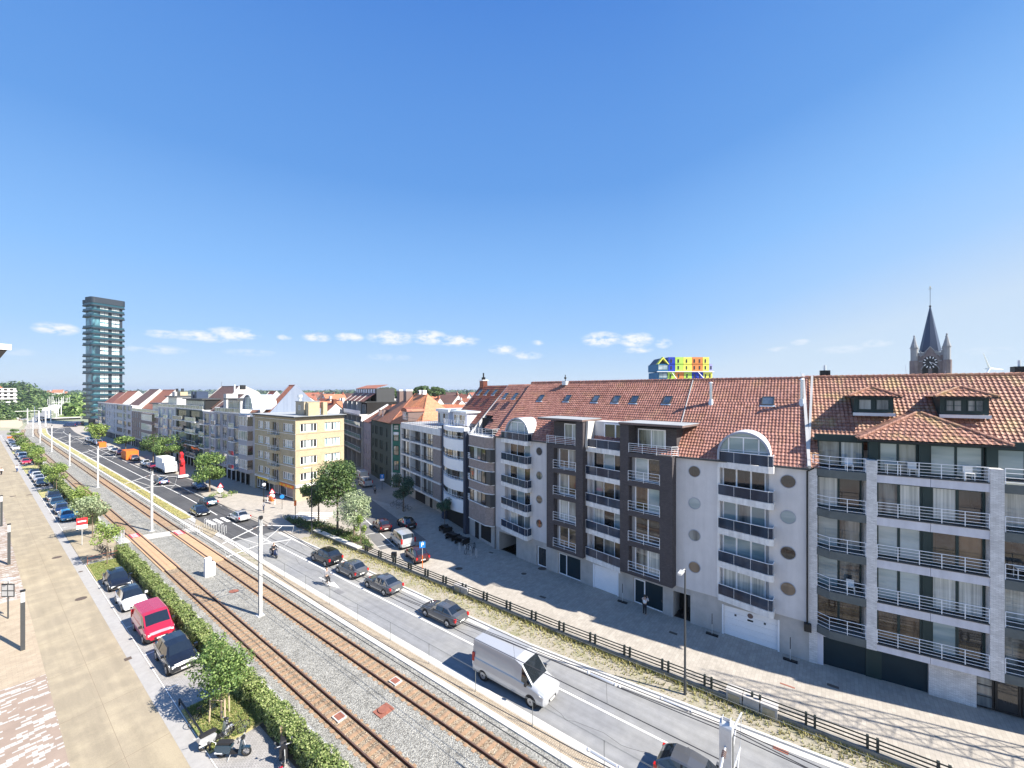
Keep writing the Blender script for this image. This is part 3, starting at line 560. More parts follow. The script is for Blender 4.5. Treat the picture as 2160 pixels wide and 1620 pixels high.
# ---- dark brick building
A,rz,W=frame((3.82,46.68),(14.11,36.74))
T=thing('apartment_building','apartment block with two projecting black brick frames and white railings','building',(A.x,A.y,0),rz,'apartment buildings of the right-hand terrace')
b=MB()
wall(b,0,W,0,2.9,[(1.61,4.55,0,2.32),(6.1,8.99,0,2.38),(10.56,13.42,0,2.4)],.08,.2,m_plinth,m_plinth)
wall(b,0,W,2.9,14.4,[(5.7,9.6,3.1,14.4)],.0,.5,m_gray)
b.use(m_gray); b.face((5.7,.5,3.1),(9.6,.5,3.1),(9.6,.5,14.4),(5.7,.5,14.4)); b.use(m_wwall).box(0,.05,.6,13.3,3,14.3).box(W-.05,W,.6,13.3,3,14.3); b.use(m_gray).box(.05,W-.05,13.2,13.35,0,14.4)
b.build('wall',T)
ZO=[(3.3,5.62),(6.1,8.42),(8.9,11.2),(11.68,13.85)]
for side,(xa,xb,o0,o1,zt) in enumerate(((.72,5.45,1.69,4.56,16.92),(9.63,14.65,10.54,13.5,16.8))):
    b=MB(); wall(b,xa,xb,2.95,14.28,[(o0,o1,*z) for z in ZO],-.8,.6,m_dbrick)
    b.use(m_dbrick); b.face((xa,-.8,2.95),(xa,-.8,14.28),(xa,.0,14.28),(xa,0,2.95)); b.face((xb,-.8,2.95),(xb,0,2.95),(xb,0,14.28),(xb,-.8,14.28)); b.face((xa,-.8,2.95),(xa,0,2.95),(xb,0,2.95),(xb,-.8,2.95)); b.face((xa,-.8,14.28),(xb,-.8,14.28),(xb,0,14.28),(xa,0,14.28))
    if side==0: b.box(4.56,5.45,-.8,1.6,14.28,zt)
    else: b.box(9.63,10.54,-.8,1.6,14.28,zt)
    b.build('brick_frame',T)
    for k,z in enumerate(ZO):
        window(T,o0+.05+(.35 if True else 0),o1-.02,z[0]+.02,z[1]-.02,-.25,2,1,m_wh,[G(k+side*2),G(k*2+side)],.09)
        r=MB().use(m_rw); rail_bars(r,[(o0-.02,-.86),(o1+.05,-.86)],z[0]-.05,.95,4,1.4); r.build('railing',T)
    x0_,x1_=(o0-.4,4.5) if side==0 else (o0+.05,13.6)
    window(T,(2.3 if side==0 else 10.9),x1_-.02,14.3,16.45,.35,2,1,m_wh,[g_mid,g_curt_refl],.1)
    b=MB().use(m_dbrick); b.box(xa+.1,xb-.1,.36,1.7,14.3,16.6); b.build('penthouse_wall',T)
    r=MB().use(m_rw); rail_bars(r,[(xa,-.5),(xa+.0,-.82),(4.5,-.82)] if side==0 else [(10.55,-.82),(14.6,-.82),(14.95,-.3)],14.28,.85,5,1.2); r.build('railing',T)
    s0_,s1_=(-.4,5.5) if side==0 else (9.6,15.6)
    b=MB().use(m_brownf).box(s0_,s1_,-1.0,2.9,16.86,17.02); b.use(m_blk).box(s0_+.02,s1_-.02,-.98,2.85,16.80,16.858); b.use(m_roofing).box(s0_-.02,s1_+.02,-1.02,2.92,17.022,17.06); b.build('canopy_roof',T)
for k in range(4):
    zt=3.2+2.77*k; window(T,5.95,9.55,zt+.03,zt+2.25,.47,3,1,m_wh,[G(k),G(k+2),G(k+4)])
for k in range(5):
    zt=3.2+2.77*k
    balcony(T,[(5.46,-.3),(9.62,-.75),(9.62,.0),(5.46,0)],zt,.48,m_slab,[(5.46,-.28),(9.62,-.7)],'glass')
b=MB().use(m_white); b.prismx([(-.25,13.9),(2.2,16.75),(-.25,16.9),(-.5,14.3)],5.5,5.75); b.build('side_panel',T)
window(T,6.9,9.5,14.35,16.7,.9,2,1,m_wh,[g_dark,g_dark],.12)
MB().use(m_gray).box(5.8,9.6,.92,2.5,14.3,16.85).build('penthouse_wall',T)
for xa,xb in ((1.61,4.55),(10.56,13.42)):
    o=window(T,xa,xa+1.1,0,2.3,.28,1,1,m_wh,m_teal,.11,name='door'); b=MB().use(m_wh).box(xa+1.1,xb,.2,.28,0,.09); b.build('threshold',T); b=MB().use(m_teal); b.face((xa+1.1,.27,.09),(xb,.27,.09),(xb,.27,2.32),(xa+1.1,.27,2.32)); b.build('shop_window',T)
b=MB().use(m_wh).box(6.1,8.99,.16,.28,0,2.36); b.use(m_rw).box(6.1,6.22,.05,.159,0,2.4).box(8.87,8.99,.05,.159,0,2.4); b.build('garage_door',T)
near_roof(T,W,m_tile,l=.12,r=.35)
for x in (3.55,6.16,8.33,11.87): skylight(T,x,4.25,0,14.4,1.0)
MB().use(m_dkg).box(13.2,13.5,.2,.26,.9,1.1).build('house_number_plate',T)
b=MB().use(m_zinc)
for k in range(2): pass
# ---- cream building
A,rz,W=frame((14.11,36.74),(21.88,30.72))
T=thing('apartment_building','pale rendered apartment block with two columns of round windows and a white garage door','building',(A.x,A.y,0),rz,'apartment buildings of the right-hand terrace')
b=MB()
wall(b,0,W,2.9,14.4,[(3.75,7.3,3.1,14.4)],0,.55,m_cream)
wall(b,0,W,0,2.9,[(.06,1.5,0,2.38),(4.1,7.86,0,2.4)],.08,.25,m_plinth,m_plinth)
b.use(m_cream); b.face((3.75,.55,3.1),(7.3,.55,3.1),(7.3,.55,14.4),(3.75,.55,14.4))
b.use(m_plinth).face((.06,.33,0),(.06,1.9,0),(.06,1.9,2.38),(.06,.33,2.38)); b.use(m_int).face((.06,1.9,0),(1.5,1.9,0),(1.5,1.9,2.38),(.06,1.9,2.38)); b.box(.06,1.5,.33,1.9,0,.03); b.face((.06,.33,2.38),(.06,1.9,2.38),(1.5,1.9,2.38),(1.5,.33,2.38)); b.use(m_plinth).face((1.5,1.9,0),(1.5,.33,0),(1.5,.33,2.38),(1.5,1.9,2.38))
b.use(m_slab).box(3.62,3.82,-.02,.5,3.1,14.3)
b.use(m_wwall).box(W-.05,W,.6,13.3,3,14.3); b.use(m_cream).box(.05,W-.05,13.2,13.35,0,14.4)
b.build('wall',T)
b=MB().use(m_blk).box(.75,1.45,1.82,1.88,.03,2.2); b.use(m_dkg).box(.85,1.35,1.80,1.819,.5,2.0); b.build('door',T)
for k in range(4):
    zt=3.28+2.73*k; window(T,3.95,7.05,zt+.03,zt+2.22,.5,3,1,m_wh,[[g_curt_refl],[g_blind_refl],[g_blind_refl,g_mid],[g_dark]][k],.1)
for k in range(5):
    zt=3.28+2.73*k
    balcony(T,[(3.7,-.12),(7.35,-.85),(7.68,-.72),(7.68,.0),(3.7,0)],zt,.5,m_slab,[(3.72,-.1),(7.33,-.8),(7.63,-.68),(7.63,-.02)],'glass')
for i,z in enumerate((13.1,10.37,7.65,4.93)): roundwin(T,1.85,z,.45,0,[g_dark,g_blind_refl,g_mid,g_warm][i])
for i,z in enumerate((13.14,10.44,7.74,5.02)): roundwin(T,8.53,z,.47,0,[g_dark,g_blind_refl,g_dark,g_warm][i])
b=MB().use(m_wh)
for k in range(5): b.box(4.1,7.86,.2,.26+.004*(k%2),.01+.475*k,.47+.475*k)
b.box(3.98,4.1,.04,.26,0,2.44).box(7.86,7.98,.04,.26,0,2.44); gd_=b.build('garage_door',T)
b=MB().use(m_brownf); b.idx([(6.0+.2*math.cos(2*PI*i/14),.18,2.05+.2*math.sin(2*PI*i/14)) for i in range(14)],[tuple(range(14))]); b.build('no_parking_disc',gd_)
MB().use(m_blk).box(5.8,6.2,.16,.2,1.62,1.74).build('name_plate',gd_)
for xx in (4.95,7.0): MB().use(m_dkg).box(xx-.07,xx+.07,.17,.2,1.7,1.85).build('vent_cap',gd_)
near_roof(T,W,m_tile,l=.35,r=.3); vault(T,5.55,14.85,1.72,2.3)
skylight(T,6.73,4.3,0,14.4,1.0,.95,1.0)
for x,q,h in ((2.19,4.4,1.9),(9.15,4.5,2.0)): b=MB(); b.use(m_steel).tube((x,q,14.4+q-.1),(x,q,14.4+q+h),.13,n=10); b.use(m_zinc).tube((x,q,14.4+q-.2),(x,q,14.4+q+.42),.24,.17,n=10); b.tube((x,q,14.4+q+h),(x,q,14.4+q+h+.12),.2,.06,n=10); b.build('flue_pipe',T)
b=MB().use(m_wwall).prismx([(-.1,14.35),(6.7,21.15),(6.7,21.3),(-.2,14.45)],W-.14,W+.02); b.build('verge_flashing',T)
b=MB().use(m_wwall).prismx([(1,15.43),(6.7,21.13),(6.7,21.2),(1,15.5)],.02,.09); b.build('verge_flashing',T)
# ---- white brick building with green joinery
A,rz,W=frame((21.88,30.72),(30.7,25.25))
T=thing('apartment_building','white brick apartment block with dark green joinery and tiled hip dormers at the right edge','building',(A.x,A.y,0),rz,'apartment buildings of the right-hand terrace')
XE=16.2
b=MB()
b.use(m_wbrick); b.box(0,.5,.05,.5,0,14.3); b.use(m_lilac).box(.5,.85,.1,.5,0,2.6)
b.use(m_wbrick); b.box(3.17,3.72,-.55,.6,2.34,15.24); b.box(9.0,9.6,-.55,.6,2.34,15.22); b.box(XE-.6,XE,-.55,.6,0,15.2)
for z0_,z1_ in ((2.34,2.85),(5.1,5.7),(8.0,8.62),(10.87,11.5),(13.77,14.36)):
    b.use(m_lilac).box(3.72,6.36,-.5,.3,z0_,z1_-.06).box(6.38,9.0,-.5,.3,z0_,z1_-.06); b.use(m_dkg).box(3.72,9.0,-.56,.28,z1_-.058,z1_)
b.use(m_wbrick).box(6.43,8.62,.12,.5,0,2.34)
b.use(m_lilac).box(.85,8.62,.15,.5,2.1,2.34)
b.use(m_wbrick).box(.0,3.17,.82,1.0,2.4,14.3).box(9.6,XE-.6,.82,1.0,2.4,14.3)
b.use(m_wbrick).box(0,XE,12.8,13.4,0,14.4).box(XE-.3,XE,.6,12.8,0,14.4); b.use(m_int).box(.5,XE-.5,1.4,1.5,0,14.3)
b.use(m_roofing).box(0,XE,1.02,3,14.1,14.3)
b.build('wall',T)
Z5=[(2.87,5.08),(5.72,7.98),(8.64,10.85),(11.52,13.75)]
for k,(za,zb) in enumerate(Z5):
    window(T,3.78,6.1,za,zb,.12,2,1,m_green,[[g_warm,g_warm],[g_blind_refl,g_blind_refl],[g_blind_refl,g_blind_refl],[g_mid,g_curt_refl]][k],.12)
    window(T,6.5,8.98,za,zb,.12,2,1,m_green,[[g_blind_refl,g_dark],[g_curt_refl,g_curt_refl],[g_dark,g_warm],[g_curt_refl,g_dark]][k],.12)
    MB().use(m_green).box(6.1,6.5,.0,.12,za,zb).build('mullion_panel',T)
    r=MB().use(m_rw); rail_bars(r,[(3.74,-.52),(8.98,-.52)],za,.92,5,1.1); r.build('railing',T)
    window(T,.5,3.1,za-.1,zb-.05,.8,2,1,m_green,[[g_warm,g_warm],[g_blind_refl,g_mid],[g_blind_refl,g_mid],[g_curt_refl,g_dark]][k],.11)
    window(T,9.7,12.6,za-.1,zb-.05,.8,2,1,m_green,[[g_mid,g_dark],[g_curt_refl,g_dark],[g_dark,g_dark],[g_curt_refl,g_dark]][k],.11); window(T,12.7,15.5,za-.1,zb-.05,.8,2,1,m_green,[g_curt_refl,g_mid],.11)
for k in range(5):
    zt=(3.0,5.8,8.68,11.55,14.45)[k]
    balcony(T,[(.2,.25),(1.15,-.5),(3.17,-.55),(3.17,.8),(.2,.8)],zt-.1,.55,m_greenc,[(.25,.22),(1.15,-.45),(3.15,-.5)],'bars',.95,nb=4)
    balcony(T,[(9.6,-.55),(14.2,-.5),(15.5,.2),(15.5,.8),(9.6,.8)],zt-.1,.55,m_greenc,[(9.65,-.5),(14.2,-.45),(15.4,.2)],'bars',.95,nb=4)
# top storey
b=MB().use(m_green); 
for x in (3.4,5.95,9.05): b.box(x,x+.5,.1,.6,14.36,16.6)
b.box(3.4,9.55,.1,.6,16.45,16.62); b.box(.4,3.4,1.1,1.5,16.3,16.75); b.box(9.6,15.6,1.1,1.5,16.3,16.75); b.build('joinery',T)
window(T,3.95,5.95,14.4,16.45,.4,2,1,m_green,[g_blind_refl,g_mid],.1); window(T,6.5,9.0,14.4,16.45,.4,2,1,m_green,[g_blind_refl,g_blind_refl],.1); window(T,.6,3.3,14.4,16.3,1.4,2,1,m_green,[g_mid,g_curt_refl],.1); window(T,9.7,12.5,14.4,16.3,1.4,2,1,m_green,[g_blind_refl,g_curt_refl],.1); window(T,12.6,15.5,14.4,16.3,1.4,2,1,m_green,[g_blind_refl,g_curt_refl],.1)
r=MB().use(m_rw); rail_bars(r,[(3.74,-.45),(8.98,-.45)],14.36,.92,5,1.1); r.build('railing',T)
# main roof, steeper visible part starts behind the terraces
b=MB()
tiles(b,.0,XE,2.0,16.4,5.0,4.75,m_tile2,px=.26,pz=.33,amp=.035,step=.045)
tiles(b,-.0,.62,-.1,14.35,2.1,2.05,m_tile2,px=.26,pz=.33,amp=.035,step=.045)
b.use(m_tilef).face((0,7,21.15),(XE,7,21.15),(XE,13.4,14.4),(0,13.4,14.4)); b.use(m_green).box(.3,XE,1.15,2.05,16.3,16.42)
rf=b.build('roof',T)
b=MB().use(m_tile2); x=0
while x<XE: b.tube((x,7,21.15),(x+.42,7,21.18),.14,.16,n=8); x+=.4
b.build('ridge_tiles',rf)
b=MB().use(m_wwall).prismx([(-.1,14.3),(7,21.3),(7,21.5),(-.2,14.5)],-.1,.1); b.build('verge_flashing',rf)
def pyr(b,x0,x1,y0,ydep,z0,rise,m,ridge=.15):
    """tiled hip: front trapezoid plus two raking sides running back into the slope"""
    cx=(x0+x1)/2; hw=(x1-x0)/2
    tiles(b,x0,x1,y0,z0,ydep,rise,m,px=.3,pz=.34,amp=.035,step=.045,xf=lambda t:(x0+(hw-ridge)*t,x1-(hw-ridge)*t))
    b.use(m); yb=y0+ydep*2.6
    for sg in (-1,1):
        e=cx-sg*-hw; a=[(e,y0,z0),(cx+sg*ridge,y0+ydep,z0+rise),(cx+sg*ridge,yb,z0+rise),(e,yb,z0)]
        b.face(*(a if sg<0 else a[::-1]))
        b.tube((e,y0,z0+.04),(cx+sg*ridge,y0+ydep,z0+rise+.05),.11,n=6)
    b.tube((cx,y0+ydep-.1,z0+rise+.02),(cx,yb,z0+rise+.02),.11,n=6)
    b.use(m_blk).box(x0-.06,x1+.06,y0-.1,y0+.04,z0-.13,z0-.02)
b=MB(); pyr(b,2.75,9.95,-.65,2.6,16.68,1.75,m_tile2,.1); b.use(m_green).box(3.2,9.6,-.3,.1,16.5,16.62); b.build('porch_roof',T)
for i,(xa,xb) in enumerate(((3.0,5.3),(7.75,10.15))):
    b=MB().use(m_green); b.box(xa,xb,3.35,3.5,18.35,19.55)
    b.prismx([(3.5,18.0),(5.2,19.55),(3.5,19.55)],xa,xa+.08); b.prismx([(3.5,18.0),(5.2,19.55),(3.5,19.55)],xb-.08,xb); b.use(m_zinc).box(xa-.05,xb+.08,3.2,3.348,18.1,18.33)
    d=b.build('dormer',T); w_=(xb-xa)
    window(d,xa+.28,xa+w_*.46,18.55,19.35,3.33,1+i,1+i,m_green,g_mid,.05); window(d,xa+w_*.56,xb-.25,18.55,19.35,3.33,1+i,1+i,m_green,g_mid,.05)
    b=MB(); pyr(b,xa-.35,xb+.35,3.0,.95,19.58,.62,m_tile2,.1); b.build('dormer_roof',d)
b=MB().use(m_teal).box(.85,3.25,.32,.38,.0,2.08).box(4.1,6.43,.32,.38,0,2.08); b.build('garage_door',T)
b=MB().use(m_green).box(3.25,4.1,.25,.5,0,2.1); b.build('garage_post',T)
window(T,8.62,9.4,.1,2.2,.3,1,3,m_blk,g_mid,.06); window(T,9.45,10.55,.1,2.2,.3,1,1,m_blk,g_dark,.12,name='door'); window(T,10.6,XE-.6,.1,2.2,.3,4,1,m_blk,g_dark,.1)
b=MB().use(m_lilac).box(9.6,XE-.6,.1,.5,2.2,2.42); b.build('lintel',T)
b=MB().use(m_blk).tube((-.12,-.12,2.9),(-.12,-.12,14.1),.06); b.box(-.32,.12,-.34,-.02,2.35,2.9); b.tube((-.1,-.15,14.1),(.3,.1,14.3),.05); b.build('drainpipe',T)
for x in (1.6,12.95): b=MB().use(m_blk).box(x-.35,x+.35,7.2,7.9,20.9,21.75); b.use(m_zinc).tube((x,7.55,21.7),(x,7.55,22.2),.09); b.build('chimney',T)
b=MB().use(m_zinc)
for (x,y,z,dx,dz) in ((7.2,9,21,-.1,1.1),(9.2,9,21,.3,.6),(.1,8,21,-.25,.8)): b.tube((x,y,z-.5),(x+dx,y,z+dz),.012,n=4)
b.build('aerial',T)
# ---- brown brick building
A,rz,W=frame((-5.96,58.28),(-2.1,52.74))
T=thing('apartment_building','narrow brown brick apartment block with wrap-around window bands and white railings on top','building',(A.x,A.y,0),rz,'apartment buildings of the right-hand terrace')
b=MB(); b.use(m_bbrick).box(0,W,.05,12,0,14.0); b.use(m_plinth).box(0,W,.02,.05,0,2.9); b.use(m_int).box(3.2,5.7,0,.02,.4,2.4); b.box(1.6,2.6,0,.02,0,2.3)
b.use(m_slab)
for z in (4.9-.0,7.75,10.6,13.3): pass
b.use(m_dkg)
for z0_,z1_ in ((5.3,6.85),(8.1,9.7),(10.95,12.55)): b.box(1.6,W+.02,-.75,.05,z0_,z1_)
for z0_,z1_ in ((2.9,5.2),(6.95,8.0),(9.8,10.85),(12.65,14.0)):
    b.use(m_bbrick).prism([(1.5,-.9),(W-1.0,-.9),(W-.05,-.35),(W-.05,.05),(1.5,.05)],z0_,z1_); b.use(m_slab).prism([(1.45,-.95),(W-.98,-.95),(W,-.4),(W,.05),(1.45,.05)],z1_,z1_+.1); b.use(m_slab).prism([(1.45,-.95),(W-.98,-.95),(W,-.4),(W,.05),(1.45,.05)],z0_-.1,z0_)
b.build('wall',T)
for k,(za,zb) in enumerate(((5.3,6.85),(8.1,9.7),(10.95,12.55))):
    window(T,1.65,W-1.1,za,zb,-.76,4,1,m_blk,[g_dark,g_curt_refl,g_mid,g_dark],.06)
    r=MB().use(m_rw); 
    for q_ in range(4): r.box(.1,1.3,-.3,-.24,za-.3+q_*.22,za-.18+q_*.22)
    r.build('vent_grille',T)
b=MB().use(m_roofing).box(0,W,-.3,3,14.0,14.1); b.build('terrace',T)
r=MB().use(m_rw); rail_bars(r,[(0.1,-.3),(1.5,-.85),(W-1,-.85),(W-.1,-.35),(W-.1,1)],14.12,1.0,5,.9); r.build('railing',T)
b=MB(); tiles(b,2.4,W,1.0,14.9,5.7,6.0,m_tile); b.use(m_int).face((.4,2.6,14.1),(W,2.6,14.1),(W,2.6,16.4),(.4,2.6,16.4)); tiles(b,0,2.4,2.6,16.5,4.1,4.4,m_tile); b.use(m_wwall).prismx([(0,14),(6.7,20.9),(13,14)],-.1,.1); b.use(m_tilef).face((0,6.7,20.9),(W,6.7,20.9),(W,13,14),(0,13,14)); b.build('roof',T)
b=MB().use(m_int).face((.5,1.8,14.1),(3.4,1.8,14.1),(3.4,1.8,16.2),(.5,1.8,16.2)); b.build('loggia',T)
for x in (2.2,4.6): skylight(T,x,4.3,0,14.45,1.03)
# ---- curved white balconies
A,rz,W=frame((-10.75,65.67),(-5.96,58.28))
T=thing('apartment_building','white apartment block with curved balcony fronts between two dark columns','building',(A.x,A.y,0),rz,'apartment buildings of the right-hand terrace')
m_navy=mat('navy_render',(.035,.045,.075),.8,var=.05)
b=MB(); b.use(m_gray).box(0,W,.4,12,0,14.2); b.use(m_int).box(.6,W-.6,.2,.4,0,2.6); b.use(m_navy).box(0,.9,-.35,.4,0,14.6).box(W-.7,W,-.6,.4,0,14.3); b.build('wall',T)
def arc(x0,x1,dep,n=10): return [(x0+(x1-x0)*i/n,-dep*math.sin(PI*(.12+.76*i/n))) for i in range(n+1)]
ar=arc(.9,W-.7,1.15)
for z0_,z1_ in ((2.7,4.5),(5.7,7.2),(8.55,10.1),(11.4,13.0),(14.1,14.75)):
    b=MB().use(m_wh).prism(ar+[(W-.7,.4),(.9,.4)],z0_,z1_ if z1_<14.6 else 14.75); o=b.build('balcony',T)
    r=MB().use(m_rw); rail_bars(r,[(x*1.0,y+.05) for x,y in ar],z1_,.45 if z1_<14 else 1.0,2 if z1_<14 else 5,1.2); r.build('railing',o)
for k,(za,zb) in enumerate(((4.5,5.7),(7.2,8.55),(10.1,11.4),(13.0,14.1))):
    for j in range(4):
        xa=.95+(W-1.7)*j/4; window(T,xa,xa+(W-1.7)/4-.05,za,zb,-.55 if 0<j<3 else -.3,2,1,m_dkg,[g_dark,g_curt_refl,g_mid][(k+j)%3],.05)
b=MB(); tiles(b,0,W,1.5,15.2,5.2,5.6,m_tiler,px=.3,pz=.4,amp=.015); b.use(m_wwall).prismx([(.4,14),(6.7,20.9),(13,14)],-.12,.0); b.use(m_tilef).face((0,6.7,20.8),(W,6.7,20.8),(W,13,14),(0,13,14)); b.build('roof',T)
b=MB().use(m_lilac).box(1.5,W-2.5,.9,3,14.8,16.7); b.use(m_zinc).box(1.2,W-2.2,.6,3.2,16.7,16.95); o=b.build('dormer',T); window(o,1.9,W-3,15.0,16.4,.88,4,1,m_wh,[g_mid,g_curt_refl,g_dark])
for x in (2.3,4.6,7.0): skylight(T,x,4.9,0,14.3,1.03)
b=MB().use(m_tiler).box(.2,1.4,6.3,7.1,20.5,21.6); b.use(m_wh).box(.1,1.5,6.2,7.2,21.6,21.75)
for x in (.4,.8,1.2): b.use(m_blk).tube((x,6.7,21.75),(x,6.7,22.2+.7*(x==.8)),.12,n=8)
b.build('chimney',T)
# ---- gallery block with precast balcony bands
A,rz,W=frame((-20.9,80.4),(-10.9,66.1))
T=thing('apartment_building','flat-roofed grey block with long balcony bands and a brown brick end strip','building',(A.x,A.y,0),rz,'apartment buildings of the right-hand terrace')
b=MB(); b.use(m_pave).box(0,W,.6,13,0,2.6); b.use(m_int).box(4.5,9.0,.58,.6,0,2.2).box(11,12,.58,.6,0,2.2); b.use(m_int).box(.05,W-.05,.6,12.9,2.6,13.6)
for zt in (2.6,5.35,8.1,10.85,13.6): b.use(m_slab).box(0,W,-.5 if zt<13 else -.55,.7,zt-(.3 if zt<13 else .75),zt+(0 if zt<13 else .3))
b.use(m_bbrick)
for zt in (2.6,5.35,8.1,10.85): b.box(14.5,W-.02,-.45,.6,zt,zt+2.45)
b.use(m_slab); 
for x in (4.6,9.7): b.box(x,x+.2,-.54,.6,2.6,13.2)
b.use(m_slab).box(0,.25,-.4,13,2.6,13.5); b.use(m_roofing).box(.3,W-.3,-.2,12.8,13.9,13.94)
b.use(m_bbrick).box(W-.05,W,.6,13,2.6,13.6)
b.build('wall',T)
for k,zt in enumerate((2.6,5.35,8.1,10.85)):
    for j,(xa,xb) in enumerate(((.3,4.6),(4.85,9.65),(9.95,14.4))):
        window(T,xa,xb,zt+.02,zt+2.4,[.0,.5,.0][j],5,1,m_dkg,[g_dark,g_curt_refl,g_mid,g_curt_refl,g_dark] if j!=1 else [g_dark,g_dark,g_mid,g_dark,g_dark],.06)
        r=MB().use(m_blk); r.box(xa,xb,-.5,-.46,zt+.75,zt+.82); 
        x=xa
        while x<xb: r.box(x,x+.04,-.49,-.47,zt,zt+.76); x+=.35
        r.build('railing',T)
r=MB().use(m_brownf); rail_bars(r,[(.1,1),(.1,-.4),(W,-.4)],13.9,1.1,2,.8,r=.02); r.build('railing',T)
b=MB().use(m_lilac).box(9,13.5,3,8,13.94,16.3); b.use(m_zinc).box(8.7,13.8,2.7,8.2,16.3,16.8); o=b.build('rooftop_room',T); window(o,9.2,13.2,14.3,16.1,2.98,4,1,m_wh,[g_mid,g_curt_refl,g_dark,g_curt_refl])
# ---- dark green corner house
A,rz,W=frame((-33.6,99.7),(-25.0,86.7))
T=thing('corner_house','dark green house with a huge orange tiled hipped roof and two tall chimneys','building',(A.x,A.y,0),rz)
b=MB(); ops=[]
for zc in (1.0,4.0,7.0,10.0):
    for xc in (1.0,3.0,4.2,6.9,8.2,11.8): ops.append((xc,xc+.75,zc,zc+1.9))
wall(b,0,W,0,13.2,ops,0,.2,m_gwall); b.build('wall',T)
for o_ in ops: window(T,o_[0],o_[1],o_[2],o_[3],.18,1,2,m_blk,g_dark,.05)
# chamfered green bay
c2=math.radians(38)
b=MB().use(m_greenw); P_=[(W,0),(W+1.9,1.3),(W+1.9,9),(W,9)]; b.prism(P_,3.0,13.2); b.use(m_slab).prism([(W-.05,-.1),(W+2.0,1.25),(W+2.0,3),(W,3)],2.6,3.0); b.use(m_slab).box(W-.02,W+.2,-.05,.2,0,13.2).box(W+1.75,W+1.95,1.2,1.5,0,13.2); b.use(m_int).box(W+.1,W+1.6,2.2,2.4,0,2.6); b.build('bay',T)
bb=thing; B_=bpy.data.objects.new('bay_front',None); COL.objects.link(B_); B_.parent=T; B_.location=(W,0,0); B_.rotation_euler=(0,0,math.atan2(1.3,1.9))
for k,z in enumerate((.3,3.6,6.7,9.6,11.9)): window(B_,.5,1.8,z,z+(1.0 if k==4 else 1.9),-.03,1,2,m_blk,g_mid if k!=4 else g_blind_refl,.07)
b=MB().use(m_wh).box(.55,1.8,-.12,-.04,10.9,11.45); b.build('sign_board',B_)
m_or=m_tileo
b=MB().use(m_or)
R_=[(-.3,-.4),(W+.1,-.4),(W+2.3,1.1),(W+7.5,3.5),(W+7.5,13),(-.3,13)]; e=[(x,y,13.2) for x,y in R_]
r0,r1=(W-2.5,6.0,19.3),(W+1.6,7.2,19.3)
b.face(e[0],e[1],r0); b.face(e[1],e[2],r1,r0); b.face(e[2],e[3],r1); b.face(e[3],e[4],r1); b.face(e[4],e[5],r0,r1); b.face(e[5],e[0],r0)
b.face(*[(x,y,13.1) for x,y in R_][::-1])
for p_,q_ in ((e[1],r0),(e[2],r1),(e[3],r1),(r0,r1)): b.use(m_tilef).tube(p_,q_,.12,n=6)
b.build('roof',T)
b=MB().use(m_tiler)
for x in (W-9.5,W-5.0): b.use(m_brownf).box(x,x+1.9,4.2,5.6,14.0,19.9); b.use(m_wh).box(x-.1,x+2.0,4.1,5.7,19.9,20.2)
for x in (W-1.4,W+.6): b.use(m_wh).box(x,x+1.0,6.2,7,19.2,20.1); b.use(m_int).box(x+.15,x+.85,6.15,6.19,19.4,19.9)
b.build('chimney',T)
b=MB().use(m_brownf)
for x in (3.5,6.5): b.box(x,x+.9,.7,3,14.0,15.6)
b.box(W+2.0,W+5.4,1.6,5,13.9,15.9); b.use(m_tiler).prismy([(W+1.8,15.8),(W+5.6,15.8),(W+5.2,16.3),(W+3.7,16.6),(W+2.2,16.3)],1.3,5); b.build('dormer',T)
window(T,W+2.4,W+5.0,14.2,15.7,1.58,3,1,m_wh,[g_blind_refl,g_blind_refl,g_dark],.06); window(T,3.6,4.3,14.2,15.3,.68,1,1,m_wh,g_mid,.05); window(T,6.6,7.3,14.2,15.3,.68,1,1,m_wh,g_mid,.05)
# ---- lilac narrow house and balconied block further down the side street
d_=Vector((-.552,.834)); C0=Vector((-33.6,99.7))
A=C0+d_*7.5; T=thing('narrow_house','narrow pale lilac house wedged between the banded block and the dark green house','building',(A.x,A.y,0),math.atan2(-d_.y,-d_.x))
m_lil=mat('lilac_render',(.36,.33,.37),.9,var=.06)
b=MB(); ops=[(x,x+.8,z,z+2.2) for x in (.9,3.2,5.6) for z in (1.2,4.6,8.0)]; wall(b,0,7.4,0,12.2,ops,-.1,.2,m_lil); b.use(m_wwall).box(0,.25,-.1,8,0,13); b.use(m_lil).prismx([(-.2,12.2),(6,12.2),(6,16)],0,7.4); b.build('wall',T)
for o_ in ops: window(T,o_[0],o_[1],o_[2],o_[3],.08,1,2,m_wh,g_mid,.06)
b=MB().use(m_wh).prismx([(-.6,12.2),(6,16.2),(6,16.5),(-.7,12.5)],0,1.0); b.use(m_tiler).face((1,-.4,12.3),(7.4,-.4,12.3),(7.4,6,16.2),(1,6,16.2)); b.build('roof',T)
A=C0+d_*29.5; T=thing('apartment_building','white banded apartment block with deep balconies seen behind the yellow brick building','building',(A.x,A.y,0),math.atan2(-d_.y,-d_.x))
b=MB().use(m_int).box(0,22,.9,10,0,17.0); b.use(m_wwall).box(-.3,0,-.5,10,0,17).box(21.8,22,-.5,10,0,14)
for zt in (4.6,7.8,10.9,13.9): b.use(m_wwall).box(0,22,-.9,.9,zt-.35,zt)
b.use(m_dkg).box(0,22,.5,9,16.9,17.2)
for x in (5,10.5,16): b.use(m_wwall).box(x,x+.3,-.4,.9,0,17)
b.build('wall',T)
